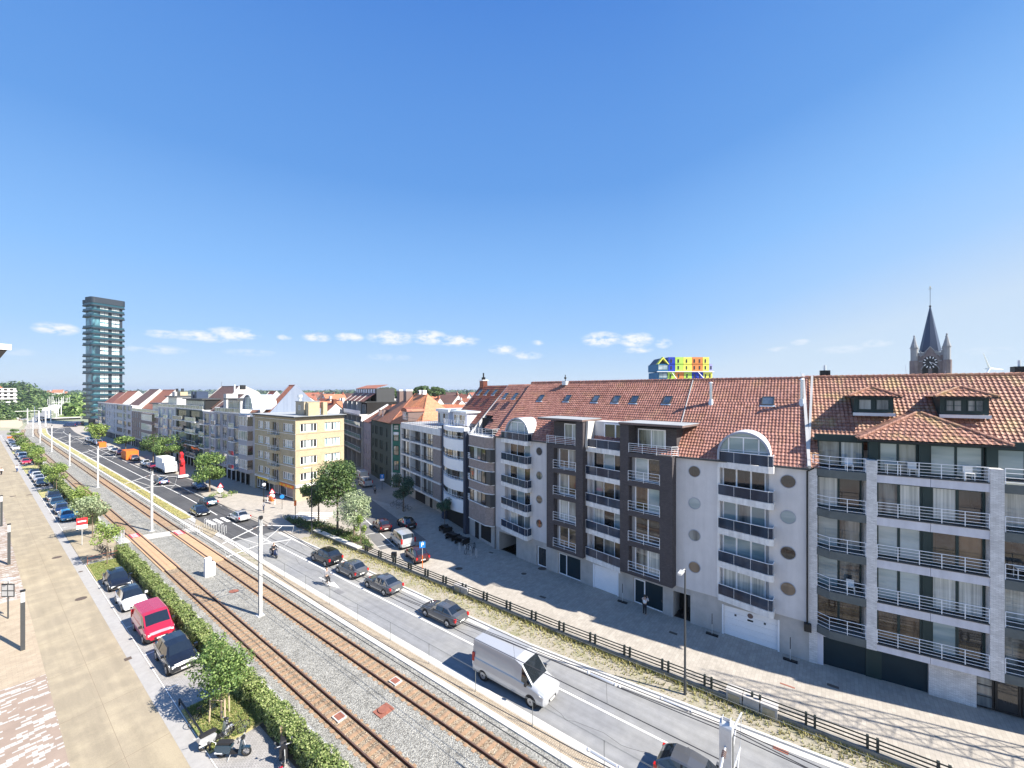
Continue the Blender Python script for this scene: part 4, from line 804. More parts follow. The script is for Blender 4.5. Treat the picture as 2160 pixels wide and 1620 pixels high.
for zt in (4.6,7.8,10.9,13.9):
    for x in (.3,5.6,11,16.6): window(T,x,x+4.4,zt+.02,zt+2.6,.85,4,1,m_dkg,[g_dark,g_curt_refl,g_dark,g_mid],.07)
    r=MB(); rail_glass(r,[(0,-.85),(22,-.85)],zt,1.0,g_green if zt<13 else m_wh,m_rw,2.5); r.build('railing',T)
b=MB().use(m_tiler)
for x in (0,5.5,11,16.5): b.use(m_tiler).face((x+.3,.2,17.2),(x+5.2,.2,17.2),(x+5.2,3.2,19.4),(x+.3,3.2,19.4)); b.use(m_wwall).prismx([(0,17.2),(3.4,17.2),(3.4,19.7)],x,x+.25)
b.use(m_dkg).box(0,22,3.3,8,17.2,20.6)
for x in range(8): b.use(m_wh).box(1+x*2.6,2.4+x*2.6,3.2,3.29,19.2,20.4)
b.use(m_tilef).face((0,3.2,20.6),(22,3.2,20.6),(22,6.5,21.6),(0,6.5,21.6)); b.build('roof',T)
# ------------------------------------------------------------------ yellow corner block
FP=35.6
def rowthing(label,s_left,dep=0,name='apartment_building',group='apartment buildings of the far terrace along the boulevard'):
    a=st(s_left,FP+bend(s_left)+dep); return thing(name,label,'building',a,-(PI/2-TH),group)
T=rowthing('yellow brick corner apartment block with a flat roof and white framed windows',94.3,group=None); YW=17.6; YD=9.4
YS=T
b=MB(); opsL=[];
for k in range(5): 
    pass
ZY=[(3.55,4.95),(6.45,7.95),(9.45,10.95),(12.4,13.95)]
cols=[(1.4,4.0),(4.35,7.0),(12.5,16.9)]
for z in ZY: opsL+=[(a,c,*z) for a,c in cols]+[(8.2,10.9,z[0]-.75,z[1])]
wall(b,0,YW,2.9,15.1,opsL,0,.2,m_ybrick); wall(b,0,YW,0,2.9,[(.3,YW-1.0,0,2.6)],0,.5,m_ybrick)
opsR=[]
for z in ZY: opsR+=[(.85,4.0,*z),(5.5,8.6,*z)]
rb=MB()   # right-hand face, built along local y
RF=bpy.data.objects.new('side_facade',None); COL.objects.link(RF); RF.parent=T; RF.location=(YW,0,0); RF.rotation_euler=(0,0,PI/2)
b.use(m_ybrick).box(0,.05,.5,YD,0,15.1).box(.05,YW-.3,YD-.2,YD,0,15.1)
b.use(m_int).box(.1,YW-.5,.6,.7,0,14.9)
for z in (2.95,6.1,9.1,12.05,14.55): b.use(m_slab).box(-.02,YW+.03,-.05,0,z,z+.09)
b.use(m_blk).box(-.3,YW+.55,-.55,YD+.3,15.1,15.28); b.use(m_roofing).box(-.25,YW+.5,-.5,YD+.25,15.281,15.36)
b.build('wall',T)
wall(rb,0,YD,2.9,15.1,opsR,0,.2,m_ybrick); wall(rb,0,YD,0,2.9,[(1.2,8.4,.5,2.3)],0,.3,m_ybrick)
for z in (2.95,6.1,9.1,12.05,14.55): rb.use(m_brownf).box(-.02,YD,-.03,0,z,z+.05)
rb.use(m_int).box(1.2,8.4,.31,.33,.5,2.3)
rb.build('wall',RF)
for k,z in enumerate(ZY):
    for j,(a,c) in enumerate(cols): window(T,a,c,z[0],z[1],.17,(3,3,5)[j],1,m_wh,[g_mid,g_curt_refl,g_blind_refl,g_curt_refl,g_dark],.1)
    window(T,8.25,10.85,z[0]-.75,z[1],.35,3,1,m_wh,g_dark,.07)
    window(RF,.87,3.98,z[0],z[1],.17,5,1,m_wh,[g_dark,g_mid,g_curt_refl,g_mid,g_dark],.1); window(RF,5.52,8.58,z[0],z[1],.17,5,1,m_wh,[g_blind_refl,g_curt_refl,g_mid,g_blind_refl,g_curt_refl],.1)
    balcony(T,[(7.7,-.7),(11.3,-.7),(11.6,0),(7.4,0)],z[0]-.75,.55,m_ybrick,[(7.7,-.65),(11.3,-.65)],'bars',.9,nb=3)
# shop on the ground floor
m_sign=mat('yellow_sign',(.72,.50,.03),.5,var=.03); m_orange=mat('orange_plastic',(.80,.16,.02),.5,var=.05)
b=MB().use(m_sign).box(1.6,9.5,-.12,-.02,2.25,2.7); b.use(m_orange).box(11.0,17.0,-.12,-.02,2.2,2.75); b.use(m_sign)
for x in (11.4,12.9,14.5,15.7): b.box(x,x+.9,-.13,-.12,2.33,2.62)
b.build('shop_sign',T)
for xa,xb in ((.5,1.5),(1.8,4.6),(6.2,10.4),(10.9,16.2)): window(T,xa,xb,.35,2.2,.3,2 if xb-xa>2 else 1,1,m_wh,[g_dark,m_bbrick] if xa>5 else g_dark,.09,name='shop_window')
b=MB().use(m_wh).box(.3,9,-.2,0,2.72,2.86); b.build('awning_rail',T)
b=MB().use(m_wh).box(0,4.5,-.25,0,2.5,2.95); b.use(m_sign).box(4.5,5.6,-.25,0,2.55,2.95); b.build('shop_sign',RF)
# rooftop
b=MB().use(mat('buff_render',(.42,.36,.27),.9,var=.08)); b.box(12.3,15.6,2.5,5.5,15.36,17.9); b.use(m_ybrick).box(15.6,16.2,2.8,5.2,15.36,17.8).box(17.0,17.9,2.2,3.4,15.36,17.7).box(15.9,16.8,5.6,6.4,15.36,17.8)
b.use(m_roofing).box(12.2,15.7,2.4,5.6,17.9,18.0); o=b.build('roof_room',T); window(o,13.5,14.2,16.3,17.2,2.49,2,1,m_wh,g_mid,.06)
b=MB().use(m_zinc).tube((13,3,18),(13,3,18.7),.25,n=12).tube((13,3,18.7),(13,3,19.2),.45,.45,n=12); b.build('ventilator',T)
# ------------------------------------------------------------------ generic terrace block
def tub(par,x0,x1,z0,z1,y,m): MB().use(m).box(x0,x1,y,0,z0,z1).build('bay',par)
def row(label,s_left,width,depth,floors,fh,ground,specs,mw,mf=m_wh,roof=None,mgable=m_wwall,dep=0,slab=m_slab,mr=m_rw,setback=None,extra=None):
    T=rowthing(label,s_left,dep); W=width; htop=ground+fh*floors; b=MB(); ops=[]
    for (a,c,ty) in specs:
        for k in range(floors):
            z=ground+fh*k
            if ty=='w': ops.append((a,c,z+.9,z+fh-.35))
            elif ty in('g','b'): ops.append((a,c,z+.08,z+fh-.35))
            elif ty=='s': ops.append((a,c,z+.7,z+fh-.55))
    wall(b,0,W,ground,htop,ops,0,.2,mw); gops=[]; x=.4
    while x+2.2<W: gops.append((x,x+1.9,0,ground-.5)); x+=2.6
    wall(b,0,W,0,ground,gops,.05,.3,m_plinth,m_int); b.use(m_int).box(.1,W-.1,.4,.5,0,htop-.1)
    b.use(mgable).box(0,.1,.2,depth,0,htop).box(W-.1,W,.2,depth,0,htop); b.use(m_roofing).box(.1,W-.1,.2,depth,htop-.15,htop); b.use(slab).box(-.02,W+.02,-.12,.25,htop,htop+.22)
    b.build('wall',T)
    for (a,c,ty) in specs:
        for k in range(floors):
            z=ground+fh*k
            if ty=='w': window(T,a,c,z+.9,z+fh-.35,.17,max(1,round((c-a)/.9)),1,mf)
            elif ty=='s': window(T,a,c,z+.7,z+fh-.55,.17,1,1,mf)
            elif ty in('g','b'):
                window(T,a,c,z+.08,z+fh-.35,.17,max(2,round((c-a)/1.0)),1,mf)
                if ty=='b': balcony(T,[(a-.25,-1.1),(c+.25,-1.1),(c+.25,0),(a-.25,0)],z+.05,.22,slab,[(a-.2,-1.05),(c+.2,-1.05)],'glass',1.0,random.choice([g_rail,g_green]) if slab is not m_green else g_green,mr)
                else:
                    r=MB().use(mr); rail_bars(r,[(a,-.05),(c,-.05)],z+.1,.8,3); r.build('railing',T)
            elif ty=='o':   # oriel column
                o=MB().use(mw).prism([(a,0),(a+.4,-.9),(c-.4,-.9),(c,0)][::1],z,z+.75).prism([(a,0),(a+.4,-.9),(c-.4,-.9),(c,0)],z+fh-.3,z+fh).build('bay',T)
                window(o,a+.42,c-.42,z+.75,z+fh-.3,-.86,max(2,round((c-a)/1.0)),1,mf)
                g=MB().use(g_dark); g.face((a,-.0,z+.75),(a+.4,-.88,z+.75),(a+.4,-.88,z+fh-.3),(a,0,z+fh-.3)); g.face((c-.4,-.88,z+.75),(c,0,z+.75),(c,0,z+fh-.3),(c-.4,-.88,z+fh-.3)); g.build('pane',o)
    if roof:
        for i_,(xa,xb,q0,qr,q1,ze,zr,m) in enumerate(roof):
            b=MB(); b.use(m).face((xa,q0-.2,ze-.15),(xb,q0-.2,ze-.15),(xb,qr,zr),(xa,qr,zr)); b.face((xb,q1,ze),(xa,q1,ze),(xa,qr,zr),(xb,qr,zr)); b.tube((xa,qr,zr),(xb,qr,zr),.12,n=6)
            o=b.build('roof',T); g=MB().use(mgable).prismx([(q0,ze),(q1,ze),(qr,zr+.15)],xa-.12,xa+.1).prismx([(q0,ze),(q1,ze),(qr,zr+.15)],xb-.1,xb+.12); g.use(mgable).box(xa,xb,q0+.1,q1-.1,htop-.2,ze) if ze>htop else None; g.build('gable',o)
    if setback:
        a,c,y,h,m=setback; b=MB().use(m).box(a,c,y,y+5,htop,htop+h); b.use(m_dkg).box(a-.4,c+.3,y-.8,y+5.2,htop+h,htop+h+.3); o=b.build('penthouse',T); window(o,a+.4,c-.4,htop+.1,htop+h-.3,y-.03,max(2,round((c-a)/1.1)),1,mf); r=MB(); rail_glass(r,[(.1,1.0),(.1,-.0),(W-.1,0)],htop+.2,.9,g_mid,mr); r.build('railing',T)
    if extra: extra(T,htop)
    return T
m_b1=mat('blue_grey_render',(.40,.39,.43),.9,var=.05); m_b2=mat('mid_grey_render',(.33,.33,.36),.9,var=.05); m_b3=mat('light_grey_render',(.50,.50,.54),.9,var=.05); m_b4=mat('brown_render',(.27,.22,.20),.9,var=.08); m_bw=mat('offwhite_render',(.60,.59,.58),.9,var=.05); m_corr=mat('corrugated_cladding',(.17,.21,.29),.6,kind='brick',bw=.35,bh=40,col2=(.20,.24,.32),mortar=(.2,.23,.3),msz=.03,var=.04)
def ex2(T,h): 
    vault(T,4.4,h+1.6,2.5,4.5); b=MB().use(m_zinc).box(.2,7.6,-.35,-.05,h-.3,h+.1); b.build('parapet',T)
row('grey block with glazed bays under a barrel vault, next to the yellow corner block',101.9,7.6,12,4,3.0,2.9,[(1.2,6.6,'o')],m_b1,roof=[(4.6,7.5,2.6,8.2,14.8,15.0,21.2,m_tilef)],mgable=m_corr,extra=ex2)
row('grey block with french windows and a recessed penthouse, left of the vaulted bays',117.5,15.6,12,4,3.0,2.9,[(1.2,3.4,'b'),(5.0,7.8,'g'),(9.0,9.9,'s'),(12.0,14.8,'b')],m_b2,setback=(4,11.5,1.5,3.0,m_bw),roof=[(11.8,15.4,3.5,7.5,12,15.2,19.8,m_tiler)])
def ex3(T,h):
    b=MB().use(m_wwall).box(6.2,8.1,2.5,5,15,19.2); b.build('chimney',T)
    b=MB().use(m_zinc).tube((3,6,19.5),(3,6,21.6),.2,n=8); b.use(m_blk).box(6.3,7.4,6,7,20.3,21.4); b.build('flue',T)
row('narrow grey block with white balconies and a brown tiled roof behind a white chimney',125.8,8.3,12,4,2.95,2.9,[(.8,4.2,'b'),(5.2,7.4,'g')],m_b1,roof=[(0,8.2,1.5,6.5,11.5,14.8,19.0,m_tileb)],extra=ex3)
def ex4(T,h):
    b=MB().use(m_slate)
    for x in (1.5,4.4): b.box(x,x+1.9,3.2,6,16.6,19.8)
    b.build('dormer',T)
    b=MB().use(m_wwall).prismx([(4,15.5),(16,15.5),(13,19.6),(9.5,21.3),(8.2,21.3)],22.4,22.7); b.build('side_wall',T)
    b=MB().use(m_blk).tube((4,10,18),(4,10,22.6),.03,n=4); b.build('aerial',T)
row('black framed apartment block with stacked green glass balconies',148.7,22.9,14,4,3.0,3.0,[(1.5,9.5,'b'),(12.5,20.5,'b')],m_green,mf=m_blk,slab=m_slab,roof=[(8,22.6,3,8.8,15.5,15.5,21.2,m_tileb)],setback=(3,19,1.6,2.6,m_blk),extra=ex4)
row('pale grey block with white pillars and grey balcony fronts, left of the green glass balconies',166.9,18.2,12,4,3.0,2.9,[(1.0,4.6,'b'),(6.0,8.5,'w'),(10.3,14.0,'b'),(15.2,17.2,'w')],m_b3,setback=(2,11,2.0,3.2,m_bw))
def ex6(T,h):
    b=MB().use(m_ybrick).box(30,33.5,6,8,15.5,19.6); b.use(m_wwall).box(24.5,27.5,6,8,15.5,19.6); b.use(m_blk)
    for x in (25,26.6,31,32.6): b.tube((x,7,19.6),(x,7,20.7),.2,n=6)
    b.build('chimney',T)
row('brown block with small square windows and a white rounded bay stack',202.3,35.4,14,3,3.1,3.3,[(1.2,2.6,'w'),(4.2,5.6,'w'),(7.4,8.8,'w'),(10.8,12.2,'w'),(14,15.4,'w'),(18.5,32.5,'o')],m_b4,slab=m_bw,roof=[(0,16,3,9,15,13.6,20.3,m_tilef),(17,23,5,9,14,13.2,18.5,m_tilef)],setback=(19,30,2.0,3.0,m_bw),extra=ex6)
def ex7(T,h): vault(T,8,h,6,6)
row('blue-grey panelled block with wide glazed strips under a rounded brown roof',229.9,27.6,14,4,2.9,2.9,[(2.0,12.0,'w'),(14.0,19.0,'g'),(21.0,26.0,'w')],m_b3,mf=m_dkg,roof=[(13,27.4,2,8,14,14.6,20.5,m_tileb),(0,12,5,9,14,14.6,18.5,m_tiler)])
row('light grey block with evenly spaced square windows near the dark glass tower',249.8,19.9,12,4,2.9,2.9,[(2,4.5,'w'),(7,9.5,'g'),(12,14,'w'),(16.2,18.6,'g')],m_b3,roof=[(0,19.8,2,7,12,14.6,19.8,m_tilef)])
row('pale block with rounded white balconies at the far end of the terrace',268.5,18.7,12,4,2.9,2.9,[(2,8,'b'),(10,16.5,'b')],m_b2,roof=[(0,18.5,2,7,12,14.5,19.2,m_tiler)])
# ------------------------------------------------------------------ dark glass residential tower
T=thing('tower','tall dark glass residential tower with rounded corners and continuous black balcony slabs','tower',(-235,233,0),math.atan2(.92,.39))
# local x runs along the broad face (away from the near corner), local y to the left-hand face
def rr(x0,x1,y0,y1,r,n=5):
    P=[]
    for cx,cy,a0 in ((x1-r,y0+r,-PI/2),(x1-r,y1-r,0),(x0+r,y1-r,PI/2),(x0+r,y0+r,PI)):
        P+=[(cx+r*math.cos(a0+PI/2*i/n),cy+r*math.sin(a0+PI/2*i/n)) for i in range(n+1)]
    return P
b=MB().use(g_blue).prism(rr(1.2,14.5,1.2,9.8,1),4,70); b.use(m_blk).prism(rr(2,13,2,9,1),0,4); b.build('glass_wall',T)
fl=[k for k in range(1,22)]
for k in fl:
    if k in (18,13,8): continue
    z=3.2*k+1.2; MB().use(mat('tower_slab',(.02,.03,.045),.5,var=.1)).prism(rr(0,15.7,0,11,1.6),z-.5,z+.12).build('balcony_slab',T)
    p=rr(.15,15.5,.15,10.8,1.5); g=MB().use(mat('tower_balustrade',(.02,.065,.09),.2,var=.1,spec=.45))
    for q_,w_ in zip(p,p[1:]+p[:1]): g.face((*q_,z+.12),(*w_,z+.12),(*w_,z+1.15),(*q_,z+1.15))
    g.build('balustrade',T)
MB().use(MATS['tower_slab']).prism(rr(0,15.7,0,8,1.6),69.6,72.8).prism(rr(.1,14,7,11,1.5),69.2,71.4).build('parapet',T)
for k in range(1,22):
    z=3.2*k+1.6
    for x in (4.4,6.3,9.6,11.4): window(T,x,x+1.5,z,z+2.4,1.17,1,1,m_wh,g_curt_refl,.12)
    MB().use(MATS['tower_slab']).box(7.95,9.45,1.08,1.18,z-.4,z+2.7).build('dark_panel',T)
    MB().use(MATS['tower_slab']).box(13,14.4,1.06,1.18,z-.4,z+2.7).build('dark_panel',T)

# ------------------------------------------------------------------ colourful stacked block, church, wind turbine
T=thing('stacked_block','multicoloured apartment block of stacked coloured boxes showing above the tiled ridge','building',(49.6,142,0),0); T.scale=(.92,1,1)
cm_=lambda n,c:mat(n,c,.7,var=.05)
lime=cm_('lime_paint',(.40,.62,.10)); yel=cm_('yellow_paint',(.72,.74,.12)); blu=cm_('blue_paint',(.01,.04,.40)); ora=cm_('orange_paint',(.62,.22,.06)); pur=cm_('lilac_paint',(.35,.35,.7)); tq=cm_('petrol_paint',(.02,.14,.28))
def cbox(x0,x1,z0,z1,m,y=0): 
    o=MB().use(m).box(x0,x1,y,10,z0,z1).build('storey_box',T)
    n=max(1,int((x1-x0)/1.6)); 
    if m in (tq,): window(o,x0+.2,x1-.2,z0+.5,z1-.4,y-.02,2,1,m_dkg,g_blind_refl,.06)
    else:
        for i in range(n): xx=x0+(x1-x0)*(i+.3)/n; window(o,xx,xx+.5,z0+.6,z1-.7,y-.02,1,1,m_dkg,g_dark,.05)
for z,rw in ((18.6,[(.2,3.8,ora),(3.9,6.6,yel),(6.7,13.5,blu),(13.6,19.4,lime)]),(21.2,[(.2,3.6,tq),(3.7,6.4,lime),(6.5,9.6,ora),(9.7,12.6,lime),(12.7,16.8,blu),(16.9,20.0,yel)]),(23.8,[(.2,3.6,tq),(3.7,6.4,lime),(6.5,9.6,ora),(9.7,12.6,lime),(12.7,16.8,blu),(16.9,20.2,yel)]),(26.6,[(0,3.9,tq),(4,6.4,blu),(6.5,9.4,lime),(9.5,12.6,yel),(12.7,16.6,ora),(16.7,19.0,yel),(19.1,20.2,pur)]),(28.9,[(6.5,9.4,lime),(9.5,12.6,yel),(12.7,16.6,ora),(16.7,19.0,yel),(4,6.4,blu)])):
    for a,c,m in rw: cbox(a,c,z,z+2.5-.0,m)
b=MB().use(m_wh)
for z in (21.1,26.35): b.box(-.4,20.6,-.6,.1,z,z+.2)
for x0_,x1_,z0_,z1_ in ((5.2,6.8,22,24),(6.8,5.2,24,26),(14.8,17,22,24),(17,14.8,24,26.2),(13,15,21,18.6),(15,17.6,18.6,21)): b.tube((x0_,-.5,z0_),(x1_,-.5,z1_),.12,n=5)
b.build('bracing',T)
b=MB().use(m_slate).prismy([(0,29.1),(3.9,29.1),(2,31.2)],1.5,9); b.use(yel).prismy([(-.1,29.0),(.3,29.0),(2.0,30.9),(3.8,29.0),(4.2,29.0),(2.0,31.5)],-.2,1.6); b.build('gable_roof',T)
MB().use(m_dkg).box(.3,20,.5,9.9,0,18.5).build('base_storeys',T)
T=thing('church_tower','brick church tower with clock face, four corner turrets and a slate spire','church tower',(130.3,130,5.9),-R(45)); T.scale=(.8,.8,.935)
m_cb=mat('church_brick',(.15,.12,.125),.9,var=.12,vs=1,col2=(.2,.17,.17)); m_cs=mat('church_stone',(.26,.27,.29),.9,var=.12,vs=1)
b=MB().use(m_cb).box(-4.3,4.3,-4.3,4.3,-7,27); b.use(m_cs).box(-4.5,4.5,-4.5,4.5,24.6,25.0)
for i in range(12): 
    if i%2==0: b.box(-4.3+i*.72,-3.85+i*.72,-4.45,-4.0,27,28.2)
b.box(-4.4,4.4,-4.4,-4.0,26.6,27.1).box(-4.4,4.4,4.0,4.4,26.6,28); b.use(m_cb).prismy([(-2.6,25),(2.6,25),(0,29.6)],-4.8,-4.0); b.use(m_cs).tube((-2.7,-4.8,26.2),(0,-4.8,29.5),.14,n=5).tube((2.7,-4.8,26.2),(0,-4.8,29.5),.14,n=5)
b.build('shaft',T)
for sx_ in (-1,1): 
    o=MB().use(m_int).prismy([(sx_*1.35-.8,19.5),(sx_*1.35+.8,19.5),(sx_*1.35+.8,22.2),(sx_*1.35+.4,22.9),(sx_*1.35-.4,22.9),(sx_*1.35-.8,22.2)],-4.36,-4.2).build('belfry_opening',T)
    a=MB().use(m_cs)
    for i in range(8): a.tube((sx_*1.35+1.05*math.cos(PI*i/8),-4.5,22+1.2*math.sin(PI*i/8)),(sx_*1.35+1.05*math.cos(PI*(i+1)/8),-4.5,22+1.2*math.sin(PI*(i+1)/8)),.16,n=5)
    a.build('arch',o)
for x in (-4.4,4.4):
    for y in (-4.4,4.4):
        b=MB().use(m_cb).tube((x,y,-7),(x,y,25),1.35,n=8); b.use(m_cs).tube((x,y,25),(x,y,29.2),1.05,n=8).tube((x,y,29.1),(x,y,29.4),1.3,n=8).tube((x,y,29.4),(x,y,33),1.15,.15,n=8).ball((x,y,33.2),.3); b.build('corner_turret',T)
b=MB().use(m_slate).tube((0,0,28),(0,0,43),3.2,.18,n=8); b.use(m_blk).ball((0,0,43.2),.35).tube((0,0,43.2),(0,0,49.6),.07,n=5); b.use(mat('gilt',(.6,.5,.25),.4,.5)).ball((0,0,49.6),.22).box(-.5,.5,-.03,.03,48.9,49.05); b.build('spire',T,)
c=MB().use(m_blk).idx([(2.05*math.cos(2*PI*i/28),-4.86,24.3+2.05*math.sin(2*PI*i/28)) for i in range(28)],[tuple(range(28))]); o=c.build('clock_face',T)
h=MB().use(m_wh)
for i in range(12):
    a=2*PI*i/12; u=(math.cos(a),math.sin(a)); v=(-u[1]*.13,u[0]*.13)
    h.face(*[(u[0]*r_+s_*v[0],-4.88,24.3+u[1]*r_+s_*v[1]) for r_,s_ in ((1.35,-1),(1.95,-1),(1.95,1),(1.35,1))])
for a,l,w_ in ((R(-20),1.35,.08),(R(-62),.85,.1)):
    u=(math.cos(a),math.sin(a)); h.face(*[(u[0]*r_-s_*u[1]*w_,-4.9,24.3+u[1]*r_+s_*u[0]*w_) for r_,s_ in ((-.25,-1),(l,-.6),(l,.6),(-.25,1))])
h.build('hands',o)
T=thing('wind_turbine','distant white three-bladed wind turbine at the far right','wind turbine',(1026,900,0),R(10))
MB().use(m_wh).tube((0,0,0),(0,0,67),2.0,1.1,n=10).build('tower_mast',T); MB().use(m_wh).box(-1.5,1.5,-3,4,66,69).build('nacelle',T)
for a in (118,-3,232): MB().use(m_wh).tube((0,-3.5,67.5),(37*math.cos(R(a)),-3.5,67.5+37*math.sin(R(a))),2.2,.6,n=6).build('blade',T)
# ------------------------------------------------------------------ town roofs beyond
rnd=random.Random(3)
def house(x,y,w,d,h,rh,rz,label,mt,grp='houses of the town beyond the terraces',wallm=m_wwall):
    T=thing('town_house',label,'house',(x,y,0),rz,grp)
    MB().use(wallm).box(-w/2,w/2,-d/2,d/2,0,h).prismx([(-d/2,h),(d/2,h),(0,h+rh)],-w/2,w/2).build('wall',T)
    b=MB().use(mt); o_=.25
    b.face((-w/2-o_,-d/2-o_,h-.2),(w/2+o_,-d/2-o_,h-.2),(w/2+o_,0,h+rh+.12),(-w/2-o_,0,h+rh+.12)); b.face((w/2+o_,d/2+o_,h-.2),(-w/2-o_,d/2+o_,h-.2),(-w/2-o_,0,h+rh+.12),(w/2+o_,0,h+rh+.12)); b.build('roof',T)
    k=rnd.random()
    if k>.25: MB().use(m_tiler if k>.6 else m_wwall).box(w/2-1.5,w/2-.5,-.5,.5,h+rh*.5,h+rh+1.2).build('chimney',T)
    for i in range(2): window(T,-w/2+1+i*w*.4,-w/2+2.2+i*w*.4,h-2.2,h-.8,-d/2-.03,2,1,m_wh,g_dark,.1)
    return T
wd=['red','orange','brown','weathered red']; mt_=[m_tiler,m_tilef,m_tileb,m_tiler]
hs=[]
for row_,(Y0,n_,x0_,x1_) in enumerate(((120,5,655,775),(150,8,640,800),(185,10,635,960),(230,12,630,985),(290,16,620,1000),(380,18,620,1010),(520,18,620,1010))):
    for i in range(n_):
        px=x0_+(x1_-x0_)*(i+.5+rnd.uniform(-.3,.3))/n_; Y=Y0+rnd.uniform(-12,12)
        if px>700 and Y<200: continue
        hs.append(((px-1080)/F*Y,Y,px,row_))
side_=['far left of the group','left of the group','middle of the group','right of the group']
ORD=['first','second','third','fourth','fifth','sixth','seventh','eighth','ninth','tenth','eleventh','twelfth','thirteenth','fourteenth','fifteenth','sixteenth','seventeenth','eighteenth']
cnt={}
hs.sort(key=lambda q_:(q_[3],q_[2]))
for i,(x,y,px,rw_) in enumerate(hs):
    cnt[rw_]=cnt.get(rw_,0)+1
    k=rnd.randrange(4); top=20-(y*.0)-rnd.uniform(2.0,6.5)-(0 if y>200 else 1.5); rh=rnd.uniform(3,4.8); 
    house(x,y,rnd.uniform(8,15)*(1 if y<300 else 1.5),rnd.uniform(8,11),top-rh,rh,rnd.choice([-.65,-.65,.92,.9,-.6]),'%s-roofed town house, %s from the left in the %s row of roofs behind'%(['red','orange','brown','red'][k],ORD[cnt[rw_]-1],['nearest','second','third','fourth','fifth','sixth','farthest'][rw_]),mt_[k])
# rear roofs just behind the terrace (seen over the flat roof and between ridges)
house(-13,106,34,11,12.8,3.6,.05,'long low orange roof stretching behind the flat-roofed grey block',m_tilef,None)
# ------------------------------------------------------------------ vehicles (local -x is the front, z up)
m_tyre=mat('tyre',(.018,.018,.018),.85,var=.1); m_rim=mat('alloy',(.45,.46,.48),.3,.8,var=.05); m_cglass=mat('car_glass',(.012,.016,.02),.05,spec=.9,coat=1,var=.05); m_lamp=mat('headlamp',(.75,.78,.8),.1,spec=.8,var=.02,coat=1); m_tail=mat('tail_lamp',(.45,.01,.01),.2,spec=.6,var=.05); m_plate=mat('number_plate',(.75,.74,.70),.5,var=.02); m_plast=mat('black_plastic',(.02,.02,.022),.6,var=.05)
def paint(name,c,rough=.25): return mat('paint_'+name,c,rough,.0 if max(c)>.5 else .25,var=.02,vs=.5,spec=.5,coat=1)
KIND={ # stations: x, z_low, z_shoulder, z_top, half width, half top width ; wheels ; cabin glass from/to
'hatch':dict(L=4.1,st=[(0,.32,.52,.56,.62,.5),(.12,.22,.62,.68,.80,.66),(.55,.2,.74,.84,.86,.7),(1.05,.2,.84,.96,.875,.70),(1.75,.2,.90,1.40,.88,.58),(2.5,.2,.92,1.47,.88,.60),(3.3,.2,.95,1.43,.875,.57),(3.82,.22,.97,1.08,.85,.62),(4.0,.3,.86,.93,.80,.62),(4.1,.38,.66,.70,.70,.55)],w=(.78,3.32),cab=(1.05,3.82),r=.31),
'sedan':dict(L=4.6,st=[(0,.32,.52,.56,.62,.5),(.14,.22,.62,.67,.80,.66),(.7,.2,.74,.82,.87,.7),(1.3,.2,.84,.93,.885,.70),(2.1,.2,.90,1.36,.89,.58),(2.8,.2,.92,1.42,.89,.59),(3.4,.2,.94,1.36,.885,.56),(4.0,.22,.96,1.04,.87,.66),(4.45,.3,.90,.97,.82,.66),(4.6,.38,.66,.70,.74,.6)],w=(.9,3.65),cab=(1.3,4.0),r=.32),
'suv':dict(L=4.35,st=[(0,.4,.66,.72,.66,.52),(.12,.28,.80,.87,.84,.68),(.6,.26,.90,1.0,.89,.72),(1.1,.26,.97,1.09,.90,.72),(1.7,.26,1.03,1.55,.91,.62),(2.5,.26,1.05,1.62,.91,.64),(3.6,.26,1.08,1.58,.90,.62),(4.1,.28,1.10,1.22,.88,.66),(4.25,.34,.98,1.06,.84,.66),(4.35,.42,.72,.78,.74,.6)],w=(.85,3.5),cab=(1.1,4.1),r=.35),
'minivan':dict(L=4.75,st=[(0,.38,.66,.72,.68,.55),(.12,.25,.82,.90,.86,.72),(.5,.24,.92,1.02,.92,.78),(.85,.24,1.0,1.16,.94,.8),(1.5,.24,1.06,1.82,.95,.76),(2.6,.24,1.08,1.90,.95,.78),(4.4,.24,1.10,1.86,.94,.76),(4.66,.26,1.1,1.4,.92,.76),(4.75,.4,.7,.8,.86,.7)],w=(.9,3.85),cab=(.85,4.66),r=.33),
'van':dict(L=4.8,st=[(0,.40,.72,.80,.72,.58),(.1,.26,.90,.98,.88,.76),(.45,.24,1.02,1.12,.94,.8),(.85,.24,1.10,1.26,.95,.82),(1.55,.24,1.16,1.88,.96,.78),(2.0,.24,1.18,1.95,.96,.80),(4.68,.24,1.18,1.93,.955,.79),(4.8,.3,1.1,1.85,.93,.77)],w=(.9,3.9),cab=(.85,2.1),r=.34),
'bigvan':dict(L=6.0,st=[(0,.40,.78,.86,.80,.64),(.1,.28,.98,1.06,.96,.82),(.5,.26,1.12,1.22,1.0,.85),(.95,.26,1.22,1.40,1.01,.86),(1.75,.26,1.30,2.30,1.02,.84),(2.3,.26,1.34,2.52,1.02,.86),(5.9,.26,1.34,2.52,1.02,.86),(6.0,.32,1.3,2.42,1.0,.84)],w=(1.0,5.0),cab=(.95,2.15),r=.36)}
